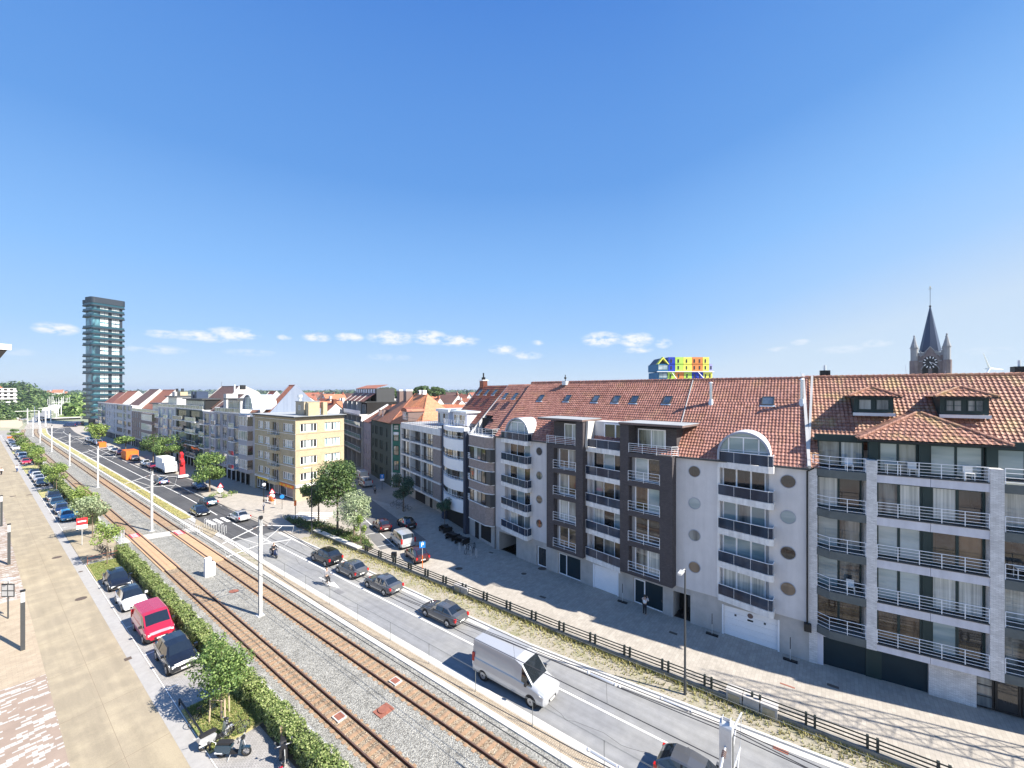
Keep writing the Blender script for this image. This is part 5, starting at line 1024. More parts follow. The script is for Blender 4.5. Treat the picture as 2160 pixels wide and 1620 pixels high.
def vehicle(kind,color,name,label,cat,loc,rz,group=None,detail=True,roofm=None):
    K=KIND[kind]; T=thing(name,label,cat,loc,rz,group); S=K['st']; c0,c1=K['cab']; pan=kind in('van','bigvan')
    rings=[]
    for (x,zl,zs,zt,w,wt) in S:
        h=[(0,zl),(w-.1,zl),(w,zl+.14),(w+.01,(zl+zs)/2),(w-.01,zs-.07),(w-.05,zs),(wt+.03,zt-.07),(wt-.06,zt-.01),(0,zt+.02)]
        rings.append([(x,y,z) for y,z in h]+[(x,-y,z) for y,z in h[-2:0:-1]])
    n=len(rings[0]); bd=MB(); gl=MB().use(m_cglass); rf=roofm or color
    for i in range(len(S)-1):
        xa,xb=S[i][0],S[i+1][0]; incab=c0-.01<=xa and xb<=c1+.01
        wind=incab and (abs(xa-c0)<.01); rear=incab and abs(xb-c1)<.01 and not pan
        for j in range(n):
            k=(j+1)%n; q=[rings[i][j],rings[i][k],rings[i+1][k],rings[i+1][j]]
            side=j in(5,10); top=j in(7,8); edge=j in(6,9)
            if incab and side and not (pan and xa>1.9): gl.face(*q); continue
            if (wind or rear) and top: gl.face(*q); continue
            bd.use(m_plast if (j in(0,1,n-1,n-2) and S[i][0]>.05) or (kind=='van' and i<2 and j in(0,1,2,n-1,n-2,n-3)) else (rf if (top or edge) and incab else color)).face(*q)
    bd.use(color).face(*rings[0][::-1]); bd.face(*rings[-1])
    bdo=bd.build('body',T,True); gl.build('windows',T)
    # smooth but keep creases
    try:
        md=bdo.modifiers.new('edge','EDGE_SPLIT'); md.split_angle=R(40)
    except Exception: pass
    if pan==False:
        b=MB().use(m_plast)
        for sg in (-1,1):
            w=S[4][4]; xm=(S[4][0]+S[-3][0])/2-.05; zt=S[5][3]-.08; b.idx([(xm-.05,sg*(w-.04),S[5][2]),(xm+.05,sg*(w-.04),S[5][2]),(xm+.05,sg*(S[5][5]+.035),zt),(xm-.05,sg*(S[5][5]+.035),zt)],[(0,1,2,3)])
        b.build('door_pillars',T)
    r=K['r']; W=S[4][4]
    for x in K['w']:
        for sg in (-1,1):
            b=MB().use(m_tyre).tube((x,sg*(W-.2),r),(x,sg*(W+.01),r),r,n=16); o=b.build('wheel',T)
            if detail: b=MB().use(m_rim).tube((x,sg*(W+.0),r),(x,sg*(W+.02),r),r*.62,n=12); b.use(m_plast).tube((x,sg*(W+.015),r),(x,sg*(W+.024),r),r*.16,n=6); b.build('rim',o)
        b=MB().use(m_plast)
        for sg in (-1,1): b.tube((x,sg*(W-.25),r+.02),(x,sg*(W+.004),r+.02),r+.06,n=16)
        b.build('wheel_arch',T)
    zf=S[1][2]; wf=S[1][4]
    for sg in (-1,1):
        MB().use(m_lamp).idx([(.0,sg*(wf-.42),zf-.16),(.10,sg*(wf-.02),zf-.12),(.36,sg*(wf+.05),zf+.03),(.10,sg*(wf-.40),zf+.0),(.03,sg*(wf-.42),zf-.13)],[(0,1,2,3)]).box(.03,.13,*(sorted((sg*(wf-.4),sg*(wf-.08)))),zf-.16,zf-.02).build('headlight',T)
        xl=K['L']; MB().use(m_tail).box(xl-.2,xl-.02,*(sorted((sg*(S[-2][4]-.16),sg*(S[-2][4]+.03)))),S[-2][2]-.28,S[-2][2]+(.3 if kind in('minivan','van','bigvan') else .0)).build('tail_light',T)
        MB().use(color if not pan else m_plast).box(c0+.28,c0+.42,*(sorted((sg*(W-.02),sg*(W+.19)))),S[4][2]-.02,S[4][2]+.15).build('wing_mirror',T)
    b=MB().use(m_plast).box(-.01,.06,-.42,.42,S[0][1]+.02,S[0][1]+.17); b.build('grille',T)
    MB().use(m_plate).box(-.025,-.011,-.26,.26,S[0][1]+.02,S[0][1]+.13).build('number_plate',T); MB().use(m_plate).box(K['L']+.001,K['L']+.015,-.26,.26,S[-1][1]+.1,S[-1][1]+.21).build('number_plate',T)
    return T
AX=PI/2+TH   # heading of +u (along the street, away)
def parked(kind,col,label,s_front,p,group='cars parked along the promenade',name='parked_car',cat='car',rev=False,**k):
    L_=KIND[kind]['L']
    loc=st(s_front if not rev else s_front+L_,p,.01) ; o=vehicle(kind,col,name,label,cat,loc,AX+(PI if rev else 0),group,**k); return o
black=paint('black',(.012,.013,.017)); white=paint('white',(.72,.72,.72)); redp=paint('red',(.50,.02,.05)); navy=paint('navy',(.015,.03,.09)); sblue=paint('sky_blue',(.04,.28,.52)); silver=paint('silver',(.45,.46,.48)); grey=paint('grey',(.10,.105,.115)); maroon=paint('maroon',(.05,.012,.015)); lblue=paint('pale_blue',(.30,.38,.58)); teal=paint('petrol',(.02,.05,.08))
parked('suv',black,'black compact SUV parked between the red van and the small staked tree',36.3,9.25)
parked('van',redp,'red delivery van with grey bumper parked beside the hedge',42.3,9.2,name='delivery_van',cat='van')
parked('hatch',white,'white hatchback with a black roof parked behind the red van',50.2,9.15,roofm=black)
parked('hatch',black,'black hatchback parked at the end of the bay behind the white hatchback',56.4,9.15)
parked('hatch',lblue,'pale blue car cut by the bottom edge beside the scooters',18.2,8.85)
parked('hatch',sblue,'bright sky-blue hatchback half under a young tree',92.4,9.1)
parked('hatch',navy,'dark navy hatchback parked just behind the sky-blue one',98.6,9.1)
parked('sedan',teal,'dark petrol saloon parked behind the navy hatchback',105.0,9.1)
parked('suv',black,'black SUV parked last of four before the grass island',111.2,9.2)
parked('sedan',black,'black saloon nearest the camera in the second group beyond the grass island',130.6,9.1,detail=False)
parked('hatch',silver,'silver hatchback in the second group beyond the grass island',136.8,9.1,detail=False)
parked('hatch',white,'white hatchback in the second group beyond the grass island',142.2,9.1,detail=False)
parked('sedan',navy,'navy saloon at the far end of the second group beyond the grass island',147.8,9.1,detail=False)
for i,(k,c,l,s_) in enumerate((('hatch',redp,'small red hatchback first in the distant row along the promenade',173),('sedan',grey,'grey saloon second in the distant row along the promenade',179.5),('minivan',white,'white people carrier in the distant row along the promenade',186),('sedan',silver,'silver saloon in the distant row along the promenade',192.5),('hatch',grey,'small grey hatchback in the distant row along the promenade',199),('suv',white,'white SUV beside the distant promenade island',216.5),('hatch',black,'black hatchback behind the distant promenade island',222.5),('hatch',silver,'tiny silver hatchback far up the promenade parking',229),('sedan',black,'tiny black saloon far up the promenade parking',236),('suv',silver,'tiny silver SUV far up the promenade parking',243),('hatch',white,'tiny white hatchback last in the promenade parking',250))): parked(k,c,l,s_,9.1,detail=False)
# moving traffic on the boulevard
def road_car(kind,col,label,px,py,p,rev,name='car',cat='car',**k):
    s_,_=sp(gp(px,py)); return parked(kind,col,label,s_,p,'traffic on the boulevard',name,cat,rev,**k)
o=road_car('bigvan',silver,'large silver panel van driving in the near lane towards the camera',1150,1505,22.55,False,'panel_van','van')
road_car('sedan',grey,'dark grey saloon nearest the silver van in the far lane, driving away',1010,1300,25.4,True)
road_car('sedan',grey,'grey saloon in the far lane level with the painted arrow',872,1240,25.4,True)
road_car('suv',black,'black SUV in the far lane beside the low white-topped wall',722,1190,25.4,True)
road_car('hatch',grey,'grey hatchback in the far lane between the saloon and the black SUV',800,1206,25.4,True)
road_car('sedan',silver,'silver saloon just past the crosswalk on the shaded kerb side',525,1100,25.4,True)
road_car('hatch',black,'black hatchback waiting before the crosswalk beside the fence racks',470,1082,22.6,False)
road_car('sedan',teal,'dark saloon leaving the crosswalk in the far lane',455,1068,25.4,True)
road_car('hatch',grey,'dark roof of a grey car cut by the bottom edge in the near lane',1500,2080,22.2,False)
# parked along the far kerb
kb=[('sedan',redp,'red saloon in the kerb lane behind the white lorry',137,0),('hatch',white,'white hatchback in the kerb lane by the street trees',144,0),('suv',grey,'grey SUV parked at the far kerb near the orange containers',157,0),('hatch',redp,'red hatchback parked far along the boulevard kerb',176,0),('sedan',black,'black saloon parked far along the boulevard kerb',183,0),('hatch',white,'white hatchback parked far along the boulevard kerb',190,0),('van',lblue,'pale blue van parked beside the far green street tree',212,0),('hatch',maroon,'maroon hatchback parked near the far orange container',219,0),('van',white,'white van parked towards the tower end of the boulevard',226,0),('sedan',silver,'silver saloon parked towards the tower end of the boulevard',234,0)]
for k,c,l,s_,_ in kb: parked(k,c,l,s_,28.6,'cars parked along the far kerb',detail=False)
parked('sedan',navy,'dark blue saloon partly under the big street tree by the red crane',100.5,28.5,'cars parked along the far kerb')
parked('hatch',navy,'blue hatchback waiting behind the catenary wires at the works',112,24.9,'traffic on the boulevard',name='car',detail=False,rev=True)
# cars in the side street
hd=math.atan2(sd.y,sd.x)
def sidecar(kind,col,label,px,py,rev=True,off=0,name='parked_car',cat='car'):
    g_=gp(px,py); L_=KIND[kind]['L']
    if rev: loc=g_+Vector((sd.x*L_,sd.y*L_,.03)); rz=hd+PI
    else: loc=g_+Vector((0,0,.03)); rz=hd
    return vehicle(kind,col,name,label,cat,loc,rz,'cars parked in the side street')
sidecar('hatch',maroon,'dark maroon hatchback parked first in the sunlit side street bay',815,1124)
sidecar('minivan',silver,'silver people carrier parked behind the parking sign',862,1160,name='parked_van',cat='van')
sidecar('hatch',maroon,'brownish hatchback beside the blue parking sign pole',893,1191)
sidecar('hatch',black,'black hatchback driving down the shaded side street lane',868,1119)
sidecar('minivan',silver,'beige people carrier parked in the shade behind the big trees',777,1029,name='parked_van',cat='van')
sidecar('van',white,'white van parked furthest back beside the balconied block',768,1013,name='parked_van',cat='van')
# ---- lorry, crane, containers at the works on the boulevard
A=st(126,29.3,.03); T=thing('lorry','white covered lorry parked between the street trees and the red crane','lorry',A,AX)
MB().use(m_wh).box(2.1,8.2,-1.2,1.2,1.0,3.6).build('cargo_box',T); b=MB().use(m_wh).prismy([(0,.5),(2,.5),(2,2.7),(.5,2.7),(.0,1.6)],-1.15,1.15); b.build('cab',T); MB().use(m_cglass).idx([(-.01,-1.05,1.6),(-.01,1.05,1.6),(.46,1.0,2.6),(.46,-1.0,2.6)],[(3,2,1,0)]).build('windscreen',T); MB().use(m_blk).box(.6,8,-1,1,.5,.99).build('chassis',T)
for x in (1.1,5.8,7.2):
    for sg in (-1,1): MB().use(m_tyre).tube((x,sg*.85,.48),(x,sg*1.18,.48),.48,n=14).build('wheel',T)
m_cr=mat('crane_red',(.62,.025,.03),.45,var=.08)
A=st(118,29.4,.03); T=thing('loader_crane','folded bright red loader crane arm standing behind the parked lorry','crane',A,AX)
b=MB().use(m_cr); b.prismy([(-.6,0),(.6,0),(.4,1.6),(.55,3.4),(-.25,3.4),(-.45,1.6)],-.45,.45); b.build('column',T)
b=MB().use(m_cr).prismy([(-.9,3.1),(1.2,4.0),(1.3,5.2),(.6,4.9),(-1.0,3.7)],-.3,.3); b.build('boom',T); b=MB().use(m_cr).prismy([(.2,3.9),(1.7,4.4),(.6,5.9),(-.3,5.4)],-.25,.25); b.build('jib',T); b=MB().use(m_blk).tube((-.2,-.35,1.0),(.9,-.35,3.9),.09).tube((0,.35,1.0),(1,.35,3.9),.09); b.build('hydraulic_ram',T); MB().use(m_wh).box(-1.0,-.4,-.9,.9,.3,.8).build('outrigger',T)
for s_,p_,l,sc in ((163.5,28.4,'large orange open container on the kerb near the small street tree',1.35),(205.5,28.2,'small orange container far along the boulevard kerb',.9),(262,9.5,'orange barrier box at the far end of the promenade parking',.8)):
    T=thing('skip_container',l,'container',st(s_,p_,.03),AX,None)
    MB().use(m_orange).box(-2.2*sc,2.0*sc,-1.0*sc,1.0*sc,.1,1.9*sc).box(2.0*sc,3.3*sc,-.9*sc,.9*sc,.1,1.35*sc).build('hull',T); b=MB().use(m_brownf)
    for x in (-2.2,-1.1,0,1.0,2.0): b.box(x*sc-.06,x*sc+.06,-1.05*sc,-1.0*sc,.1,1.9*sc)
    b.build('ribs',T)
# ---- scooters, bicycles
def wheel2(b,c,r,ax,m1,spokes=8,tw=.035):
    ax=Vector(ax).normalized(); u=Vector((0,0,1)); v=ax.cross(u).normalized(); n=18; pts=[Vector(c)+(v*math.cos(2*PI*i/n)+u*math.sin(2*PI*i/n))*r for i in range(n)]
    b.use(m1)
    for i in range(n): b.tube(pts[i],pts[(i+1)%n],tw,n=5,caps=False)
    b.use(m_rim)
    for i in range(spokes): b.tube(Vector(c)-pts[i*n//spokes]*0,pts[i*n//spokes],.006 if tw<.03 else .014,n=4,caps=False)
def scooter(label,loc,rz,col,screen=True):
    T=thing('scooter',label,'scooter',loc,rz,None)   # front at +x
    for x,nm in ((.65,1),(-.62,0)):
        b=MB(); wheel2(b,(x,0,.27),.22,(0,1,0),m_tyre,10,.055); b.build('wheel',T)
    b=MB().use(col).prismy([(-.75,.42),(-.15,.30),(-.05,.62),(-.15,.74),(-.85,.80),(-.92,.62)],-.17,.17); b.build('body',T,)
    MB().use(m_plast).prismy([(-.82,.80),(-.15,.76),(-.02,.80),(-.12,.88),(-.8,.92)],-.14,.14).build('seat',T)
    b=MB().use(col).prismy([(.30,.28),(.42,.26),(.52,.98),(.44,1.0)],-.19,.19); b.use(m_plast).box(-.2,.36,-.14,.14,.26,.31); b.build('leg_shield',T)
    b=MB().use(col).prismy([(.42,.45),(.86,.47),(.80,.53),(.5,.58)],-.08,.08); b.build('mudguard',T)
    b=MB().use(m_galv).tube((.63,.08,.27),(.46,.05,.98),.025).tube((.42,-.33,1.05),(.42,.33,1.05),.02); b.use(m_plast).box(.40,.52,-.12,.12,.95,1.1).tube((.42,-.3,1.05),(.42,-.42,1.05),.03).tube((.42,.3,1.05),(.42,.42,1.05),.03); b.use(m_dkg).tube((.42,.3,1.05),(.40,.4,1.28),.01).ball((.40,.4,1.3),.06).tube((.42,-.3,1.05),(.40,-.4,1.28),.01).ball((.40,-.4,1.3),.06); b.build('handlebar',T)
    b=MB().use(m_galv).tube((-.9,-.14,.4),(-.5,-.14,.36),.05).tube((-.1,-.1,.28),(-.16,-.3,.02),.015).tube((-.88,0,.82),(-1.12,0,.95),.015); b.build('exhaust',T)
    return T
A=gp(493,1597); scooter('large navy scooter parked diagonally at the corner of the grass bed',(A.x,A.y,.01),R(6),teal)
A=gp(598,1601); T=scooter('black scooter with a tan helmet box beside the hedge',(A.x,A.y,.01),-R(62),black); MB().use(mat('tan_leather',(.42,.30,.18),.7)).box(-1.05,-.72,-.17,.17,.85,1.15).build('top_box',T)
A=gp(452,1573); scooter('silver and dark moped with its wheel on the edge of the grass bed',(A.x-.0,A.y+.2,.01),R(55),silver)
def bike(label,loc,rz,col,group='bicycles',lean=0):
    T=thing('bicycle',label,'bicycle',loc,rz,group)
    for x in (.52,-.52):
        b=MB(); wheel2(b,(x,0,.34),.33,(0,1,0),m_tyre,8,.02); b.build('wheel',T)
    b=MB().use(col).path([(-.52,0,.34),(-.08,0,.3),(.36,0,.78),(-.16,0,.74),(-.08,0,.3)],.018).tube((-.52,0,.34),(-.16,0,.74),.014).tube((.36,0,.86),(.52,0,.34),.018).tube((-.16,0,.74),(-.19,0,.9),.016); b.build('frame',T)
    b=MB().use(m_plast).tube((.36,0,.86),(.34,0,1.0),.015).tube((.30,-.28,1.02),(.30,.28,1.02),.015); b.build('handlebar',T); MB().use(m_plast).prismy([(-.34,.9),(-.05,.9),(-.05,.94),(-.32,.97)],-.06,.06).build('saddle',T)
    return T
bk0=bike('black bicycle nearest the front of the rack beside the level crossing',st(68.9,10.2,.05),AX-.25,m_blk,'bicycles at the crossing rack'); km=kmap(bk0)
for i in range(5): dup(bk0,km,st(68.9+.7*(i+1),10.1-.1*i,.05),AX-.2+.15*i,'dark bicycle in the rack at the crossing, %s from the front'%['second','third','fourth','fifth','sixth'][i],'bicycles at the crossing rack')
for i,(x,y,l) in enumerate(((834,1068,'black bicycle leaning left of the shaded side street tree'),(846,1072,'black bicycle under the shaded side street tree'),(858,1078,'black bicycle right of the shaded side street tree trunk'),(987,1166,'white bicycle standing by the hoops on the shaded pavement'),(1000,1163,'dark bicycle beside the white one on the shaded pavement'))):
    g_=gp(x,y); dup(bk0,km,(g_.x,g_.y,.03),hd+1.2+.3*i,l,'bicycles in the side street')
g_=gp(428,1520); dup(bk0,km,(g_.x,g_.y,.01),R(70),'dark bicycle leaning on the rail beside the young tree','bicycles by the young tree')
g_=gp(492,1560); dup(bk0,km,(g_.x,g_.y,.1),R(50),'pale bicycle lying on the dry grass above the navy scooter','bicycles by the young tree')
# ---- people
m_skin=mat('skin',(.50,.32,.24),.6,var=.03); m_hair=mat('dark_hair',(.03,.02,.015),.7); m_wc=mat('white_cloth',(.72,.72,.74),.9,var=.05); m_bc=mat('black_cloth',(.02,.02,.025),.9,var=.1); m_jb=mat('blue_cloth',(.05,.09,.2),.9,var=.1); m_gc=mat('grey_cloth',(.2,.2,.22),.9,var=.1)
def skin(name,par,verts,edges,m,lvl=2):
    me=bpy.data.meshes.new(name); me.from_pydata([v[:3] for v in verts],edges,[]); o=bpy.data.objects.new(name,me); COL.objects.link(o)
    md=o.modifiers.new('s','SKIN'); sv=me.skin_vertices[0].data
    for i,v in enumerate(verts): sv[i].radius=(v[3],v[4] if len(v)>4 else v[3]); sv[i].use_root=(i==0)
    s=o.modifiers.new('d','SUBSURF'); s.levels=lvl; s.render_levels=lvl
    dg=bpy.context.evaluated_depsgraph_get(); ev=o.evaluated_get(dg); nm=bpy.data.meshes.new_from_object(ev); o.modifiers.clear(); o.data=nm; nm.materials.clear(); nm.materials.append(m)
    nm.polygons.foreach_set('use_smooth',[True]*len(nm.polygons)); o.parent=par; return o
def person(label,loc,rz,pose='stand',top=m_wc,legs=m_bc,hair=m_hair,group=None,par=None):
    """faces +x"""
    if par is None: T=thing('person',label,'person',loc,rz,group)
    else: T=par
    if pose=='photo': hands=[(.32,.10,1.50),(.32,-.10,1.50)]; elb=[(.22,.26,1.22),(.22,-.26,1.22)]
    elif pose=='ride': hands=[(.42,.26,1.06),(.42,-.26,1.06)]; elb=[(.2,.30,1.1),(.2,-.30,1.1)]
    else: hands=[(.06,.27,.82),(-.04,-.27,.82)]; elb=[(-.02,.26,1.10),(-.03,-.26,1.10)]
    if pose=='ride': z0=.0; legs_=[[(.0,.09,.88),(.38,.13,.72),(.28,.12,.36),(.36,.12,.30)],[(.0,-.09,.88),(.38,-.13,.72),(.28,-.12,.36),(.36,-.12,.30)]]
    elif pose=='walk': legs_=[[(0,.09,.9),(.14,.1,.5),(.12,.1,.08),(.24,.1,.04)],[(0,-.09,.9),(-.02,-.1,.5),(-.26,-.1,.12),(-.16,-.1,.04)]]
    else: legs_=[[(0,.09,.9),(.03,.1,.5),(0,.1,.08),(.12,.11,.04)],[(0,-.09,.9),(.0,-.1,.5),(-.04,-.1,.08),(.08,-.11,.04)]]
    sh=[(0,.19,1.40),(0,-.19,1.40)]
    V=[(0,0,.95,.12,.15),(0,0,1.15,.10,.13),(0,0,1.36,.10,.16),(0,0,1.48,.05,.05),(.02,0,1.60,.085,.075),(.02,0,1.70,.075,.07)]; E_=[(0,1),(1,2),(2,3),(3,4),(4,5)]
    for k in (0,1):
        i=len(V); V+=[(*sh[k],.055),(*elb[k],.042),(*hands[k],.03),(hands[k][0]+.05,hands[k][1]*.9,hands[k][2]+(.04 if pose!='stand' else -.08),.032,.02)]; E_+=[(2,i),(i,i+1),(i+1,i+2),(i+2,i+3)]
        i=len(V); L_=legs_[k]; V+=[(*L_[0],.085),(*L_[1],.06),(*L_[2],.04),(*L_[3],.04,.03)]; E_+=[(0,i),(i,i+1),(i+1,i+2),(i+2,i+3)]
    skin('body',T,V,E_,m_skin)
    V=[(0,0,1.0,.15,.18),(0,0,1.18,.13,.165),(0,0,1.38,.13,.20)]; E_=[(0,1),(1,2)]
    for k in (0,1):
        i=len(V); e=Vector(elb[k])*.98+Vector(hands[k])*.02; V+=[(*sh[k],.078),(*e,.06),(*(Vector(elb[k])*.25+Vector(hands[k])*.75),.045)]; E_+=[(2,i),(i,i+1),(i+1,i+2)]
    skin('jacket',T,V,E_,top)
    V=[(0,0,.97,.14,.175)]; E_=[]
    for k in (0,1):
        i=len(V); L_=legs_[k]; V+=[(*L_[0],.108),(*L_[1],.078),(*L_[2],.058)]; E_+=[(0,i),(i,i+1),(i+1,i+2)]
    skin('trousers',T,V,E_,legs)
    MB().use(hair).ball((-.01,0,1.69),.112,10,7,1.02).build('hair',T,True); MB().use(m_skin).ball((.055,0,1.655),.085,10,7,1.15).build('face',T,True)
    return T
g_=gp(1360,1297); person('person in white blouse and black trousers raising both hands before the shop window',(g_.x,g_.y,.02),math.atan2(.79,.61),'photo')
MB().use(m_blk).box(.345,.36,-.09,.09,1.48,1.6).build('phone',bpy.data.objects['person'])
g_=gp(791,1044); person('person in dark clothes walking down the shaded side street behind the lamp post',(g_.x,g_.y,.03),hd+PI,'walk',m_gc,m_bc)
g_=gp(556,1078); person('person in a white top standing by the round-headed lamp at the crosswalk corner',(g_.x,g_.y,.02),R(200),'stand',m_wc,m_jb)
g_=gp(36,996); person('tiny person in a pale top far up the promenade beside the parked cars',(g_.x,g_.y,.01),R(120),'walk',m_wc,m_jb)
g_=gp(3,1002); person('tiny person at the left edge of the promenade',(g_.x,g_.y,.01),R(300),'walk',m_wc,m_bc)
# moped rider and cyclist
s_,_=sp(gp(588,1172)); T=scooter('blue moped in the near lane carrying a rider in black',st(s_,22.2,.01),AX+PI,navy); person('person in black with a dark helmet riding the blue moped',st(s_,22.2,0)+Vector((0,0,-.02)),AX+PI,'ride',m_bc,m_bc)
s_,_=sp(gp(680,1238)); dup(bk0,km,st(s_,22.3,.01),AX+PI,'bicycle ridden along the near lane beside the painted arrow','bicycles on the road'); person('person in grey cycling along the near lane beside the painted arrow',st(s_,22.3,.05),AX+PI,'ride',m_gc,m_bc)
# ------------------------------------------------------------------ catenary, street furniture
def cpole(s_,p_,label,top=8.8,first=False):
    T=thing('catenary_pole',label,'catenary pole',st(s_,p_,.05),TH,'catenary poles between the tracks')  # local x across, y along
    w=.13
    b=MB().use(m_galv).box(-w,w,-w,-w+.018,0,top).box(-w,w,w-.018,w,0,top).box(-.01,.01,-w+.018,w-.018,0,top)
    b.box(-.3,.3,-.3,.3,-.05,.05)
    z=.9
    while z<top: b.box(-w-.005,w+.005,-w-.006,w+.006,z,z+.05); z+=1.0
    b.build('pole',T)
    if first:
        b=MB().use(m_galv).prismy([(-.2,6.2),(.2,6.2),(.2,8.5)]+[(.2*math.cos(PI*i/8),8.5+.2*math.sin(PI*i/8)) for i in range(1,8)]+[(-.2,8.5)],-.19,.19); b.use(m_dkg).box(-.12,.12,-.2,-.192,6.4,8.3); b.build('weight_housing',T)
    for sg in (-1,1):
        X=sg*2.05; b=MB().use(m_galv)
        b.tube((0,0,8.0),(sg*2.9,0,7.2),.035,n=6); b.tube((0,0,6.3),(sg*2.6,0,6.0),.03,n=6); b.tube((0,0,6.3),(sg*1.9,0,7.5),.025,n=6); b.tube((sg*2.6,0,6.05),(X,0,5.55),.018,n=5); b.tube((sg*2.9,0,7.2),(sg*2.6,0,6.0),.015,n=5)
        b.use(m_brownf)
        for k in range(4): b.tube((sg*(.35+.06*k),0,7.9-.016*k),(sg*(.38+.06*k),0,7.89-.016*k),.07,n=8)
        b.build('cantilever_arm',T)
    if first: return T
    b=MB().use(m_blk).box(-.12,.12,-.25,.0,8.6,8.85).tube((0,-.2,8.7),(-.1,-.35,8.0),.02); b.build('feeder_bracket',T)
    return T
PS=[(2.9,15.72),(40.3,15.66),(76.8,15.66),(120,15.9),(161,15.95),(202,16.0),(240,16.0),(276,16.3)]
PL=['catenary pole with a rounded weight housing at the bottom right corner','catenary pole nearest the middle of the photo, beside the rusty oval cover','catenary pole beside the concrete path of the level crossing','catenary pole third up the line, level with the dark parked cars','catenary pole fourth up the line, beside the street trees','catenary pole fifth up the line','catenary pole sixth up the line before the bend','catenary pole at the start of the bend']
for i,((s_,p_),l) in enumerate(zip(PS,PL)): cpole(s_,p_+(bend(s_)),l,first=(i==0))
for i,(px,Y,h) in enumerate(((58,255,9),(73,262,10),(96,235,9),(103,300,9),(107,262,9),(123,330,10),(129,345,12),(82,248,8),(119,290,9))):
    x=(px-1080)/F*Y; T=thing('catenary_pole','distant white pole at the tram junction beyond the bend, %s'%['leftmost of nine','second from the left','fourth from the left','fifth from the left','sixth from the left','second from the right','rightmost of nine','third from the left','third from the right'][i],'catenary pole',(x,Y,0),TH,'distant poles at the tram junction')
    MB().use(m_wh).tube((0,0,0),(0,0,h),.25,.2,n=6).build('pole',T)
    if i%3==0: MB().use(m_wh).tube((-5,0,h-1.5),(5,0,h-1.5),.12,n=5).build('cantilever_arm',T)
m_wire=mat('contact_wire',(.05,.05,.055),.6,var=.05)
for p0,who in ((13.63,'left'),(17.73,'right')):
    SS=[-36]+[q[0] for q in PS]
    for zc,zm,lab in ((5.6,5.6,'contact wire'),(7.05,6.3,'sagging messenger wire')):
        b=MB().use(m_wire)
        for a,c in zip(SS,SS[1:]):
            n=8; pts=[]
            for i in range(n+1):
                t=i/n; s_=a+(c-a)*t; pts.append((p0+bend(s_)+(.12 if zc<6 else 0),s_,zc+(zm-zc)*4*t*(1-t)))
            b.path(pts,.02 if zc<6 else .018,n=4)
        if zc>6:
            for a,c in zip(SS,SS[1:]):
                for i in range(1,7):
                    t=i/7; s_=a+(c-a)*t; b.tube((p0+bend(s_),s_,7.05+(6.3-7.05)*4*t*(1-t)),(p0+.1+bend(s_),s_,5.6),.006,n=4)
        tag(b.build('overhead_wire',rz=TH),'%s above the %s-hand track'%(lab,who),'overhead wire')
b=MB().use(m_wire)
for dx in (.25,.55): b.path([(15.7+dx,-36,8.0),(15.7+dx,2.9,8.2),(15.7+dx*.3,21,7.5),(15.7+.1,40.3,8.5),(15.7,58,7.9),(15.7,76.8,8.5)],.016,n=4)
tag(b.build('feeder_cable',rz=TH),'pair of feeder cables strung along the tops of the catenary poles','cable')
for i,(p_,s_,z) in enumerate( ((13.75,6.5,6.9),(17.73,8.2,6.75),(17.85,5.2,6.95),(15.9,7.6,8.1))): b=MB().use(m_galv); b.tube((p_,s_-.5,z),(p_,s_+.5,z),.05,n=6).ball((p_,s_+.6,z),.07).ball((p_,s_-.6,z),.07); tag(b.build('wire_tensioner',rz=TH),'grey turnbuckle on the wires by the near pole, '+['furthest left','furthest right','second from the right','second from the left'][i],'wire tensioner')
# low thin posts with mesh fence between track and road
m_mesh=mat('fence_wire',(.16,.17,.17),.6,var=.05)
T=thing('mesh_fence','very thin wire fence on slender posts between the right-hand track and the road','fence',st(0,20.4,.05),TH)
b=MB().use(m_mesh)
for z in (.15,1.45,1.5): b.tube((0,-20,z),(0,66,z),.008,n=4)
b.build('wire_strand',T)
s_=-18
while s_<66: MB().use(m_mesh).tube((0,s_,0),(0,s_,1.5),.02,n=5).build('post',T); s_+=4.6
# cabinet by the track
g_=gp(442,1215); T=thing('track_cabinet','white trackside switch cabinet between the two tracks','cabinet',(g_.x,g_.y,.05),TH); MB().use(m_wh).box(-.45,.45,-.3,.3,0,1.35).build('body',T); MB().use(m_wh).box(-.42,.12,-.27,.27,1.35,1.95).build('upper_box',T); MB().use(m_galv).box(-.35,.35,-.31,-.301,.1,1.2).build('door',T)
# ---- low wall with double-rail fence along the right verge
WP=[(57.5,29.25),(18,29.25),(2,29.75),(-3,29.9),(-30,30.2)]
def wp(s_):
    for (a,pa),(c,pc) in zip(WP,WP[1:]):
        if c<=s_<=a: return pa+(pc-pa)*(a-s_)/(a-c)
    return WP[-1][1]
m_wallc=mat('weathered_concrete',(.24,.23,.21),.9,var=.25,vs=1.5,bump=.3,bs=20); m_gb=mat('fence_black_green',(.02,.028,.028),.5,var=.1)
T=thing('low_wall','long low dark concrete wall carrying a black two-rail fence along the verge','wall',(0,0,0),TH)
b=MB().use(m_wallc); s_=46.5
while s_>-30: b.idx([(wp(s_),s_,0),(wp(s_)+.28,s_,0),(wp(s_)+.28,s_,.42),(wp(s_),s_,.42),(wp(s_-3),s_-3,0),(wp(s_-3)+.28,s_-3,0),(wp(s_-3)+.28,s_-3,.42),(wp(s_-3),s_-3,.42)],[(0,1,2,3),(3,2,6,7),(0,3,7,4),(1,5,6,2),(7,6,5,4)]); s_-=3
b.build('wall_base',T)
b=MB().use(m_gb); s_=45.5; k=0
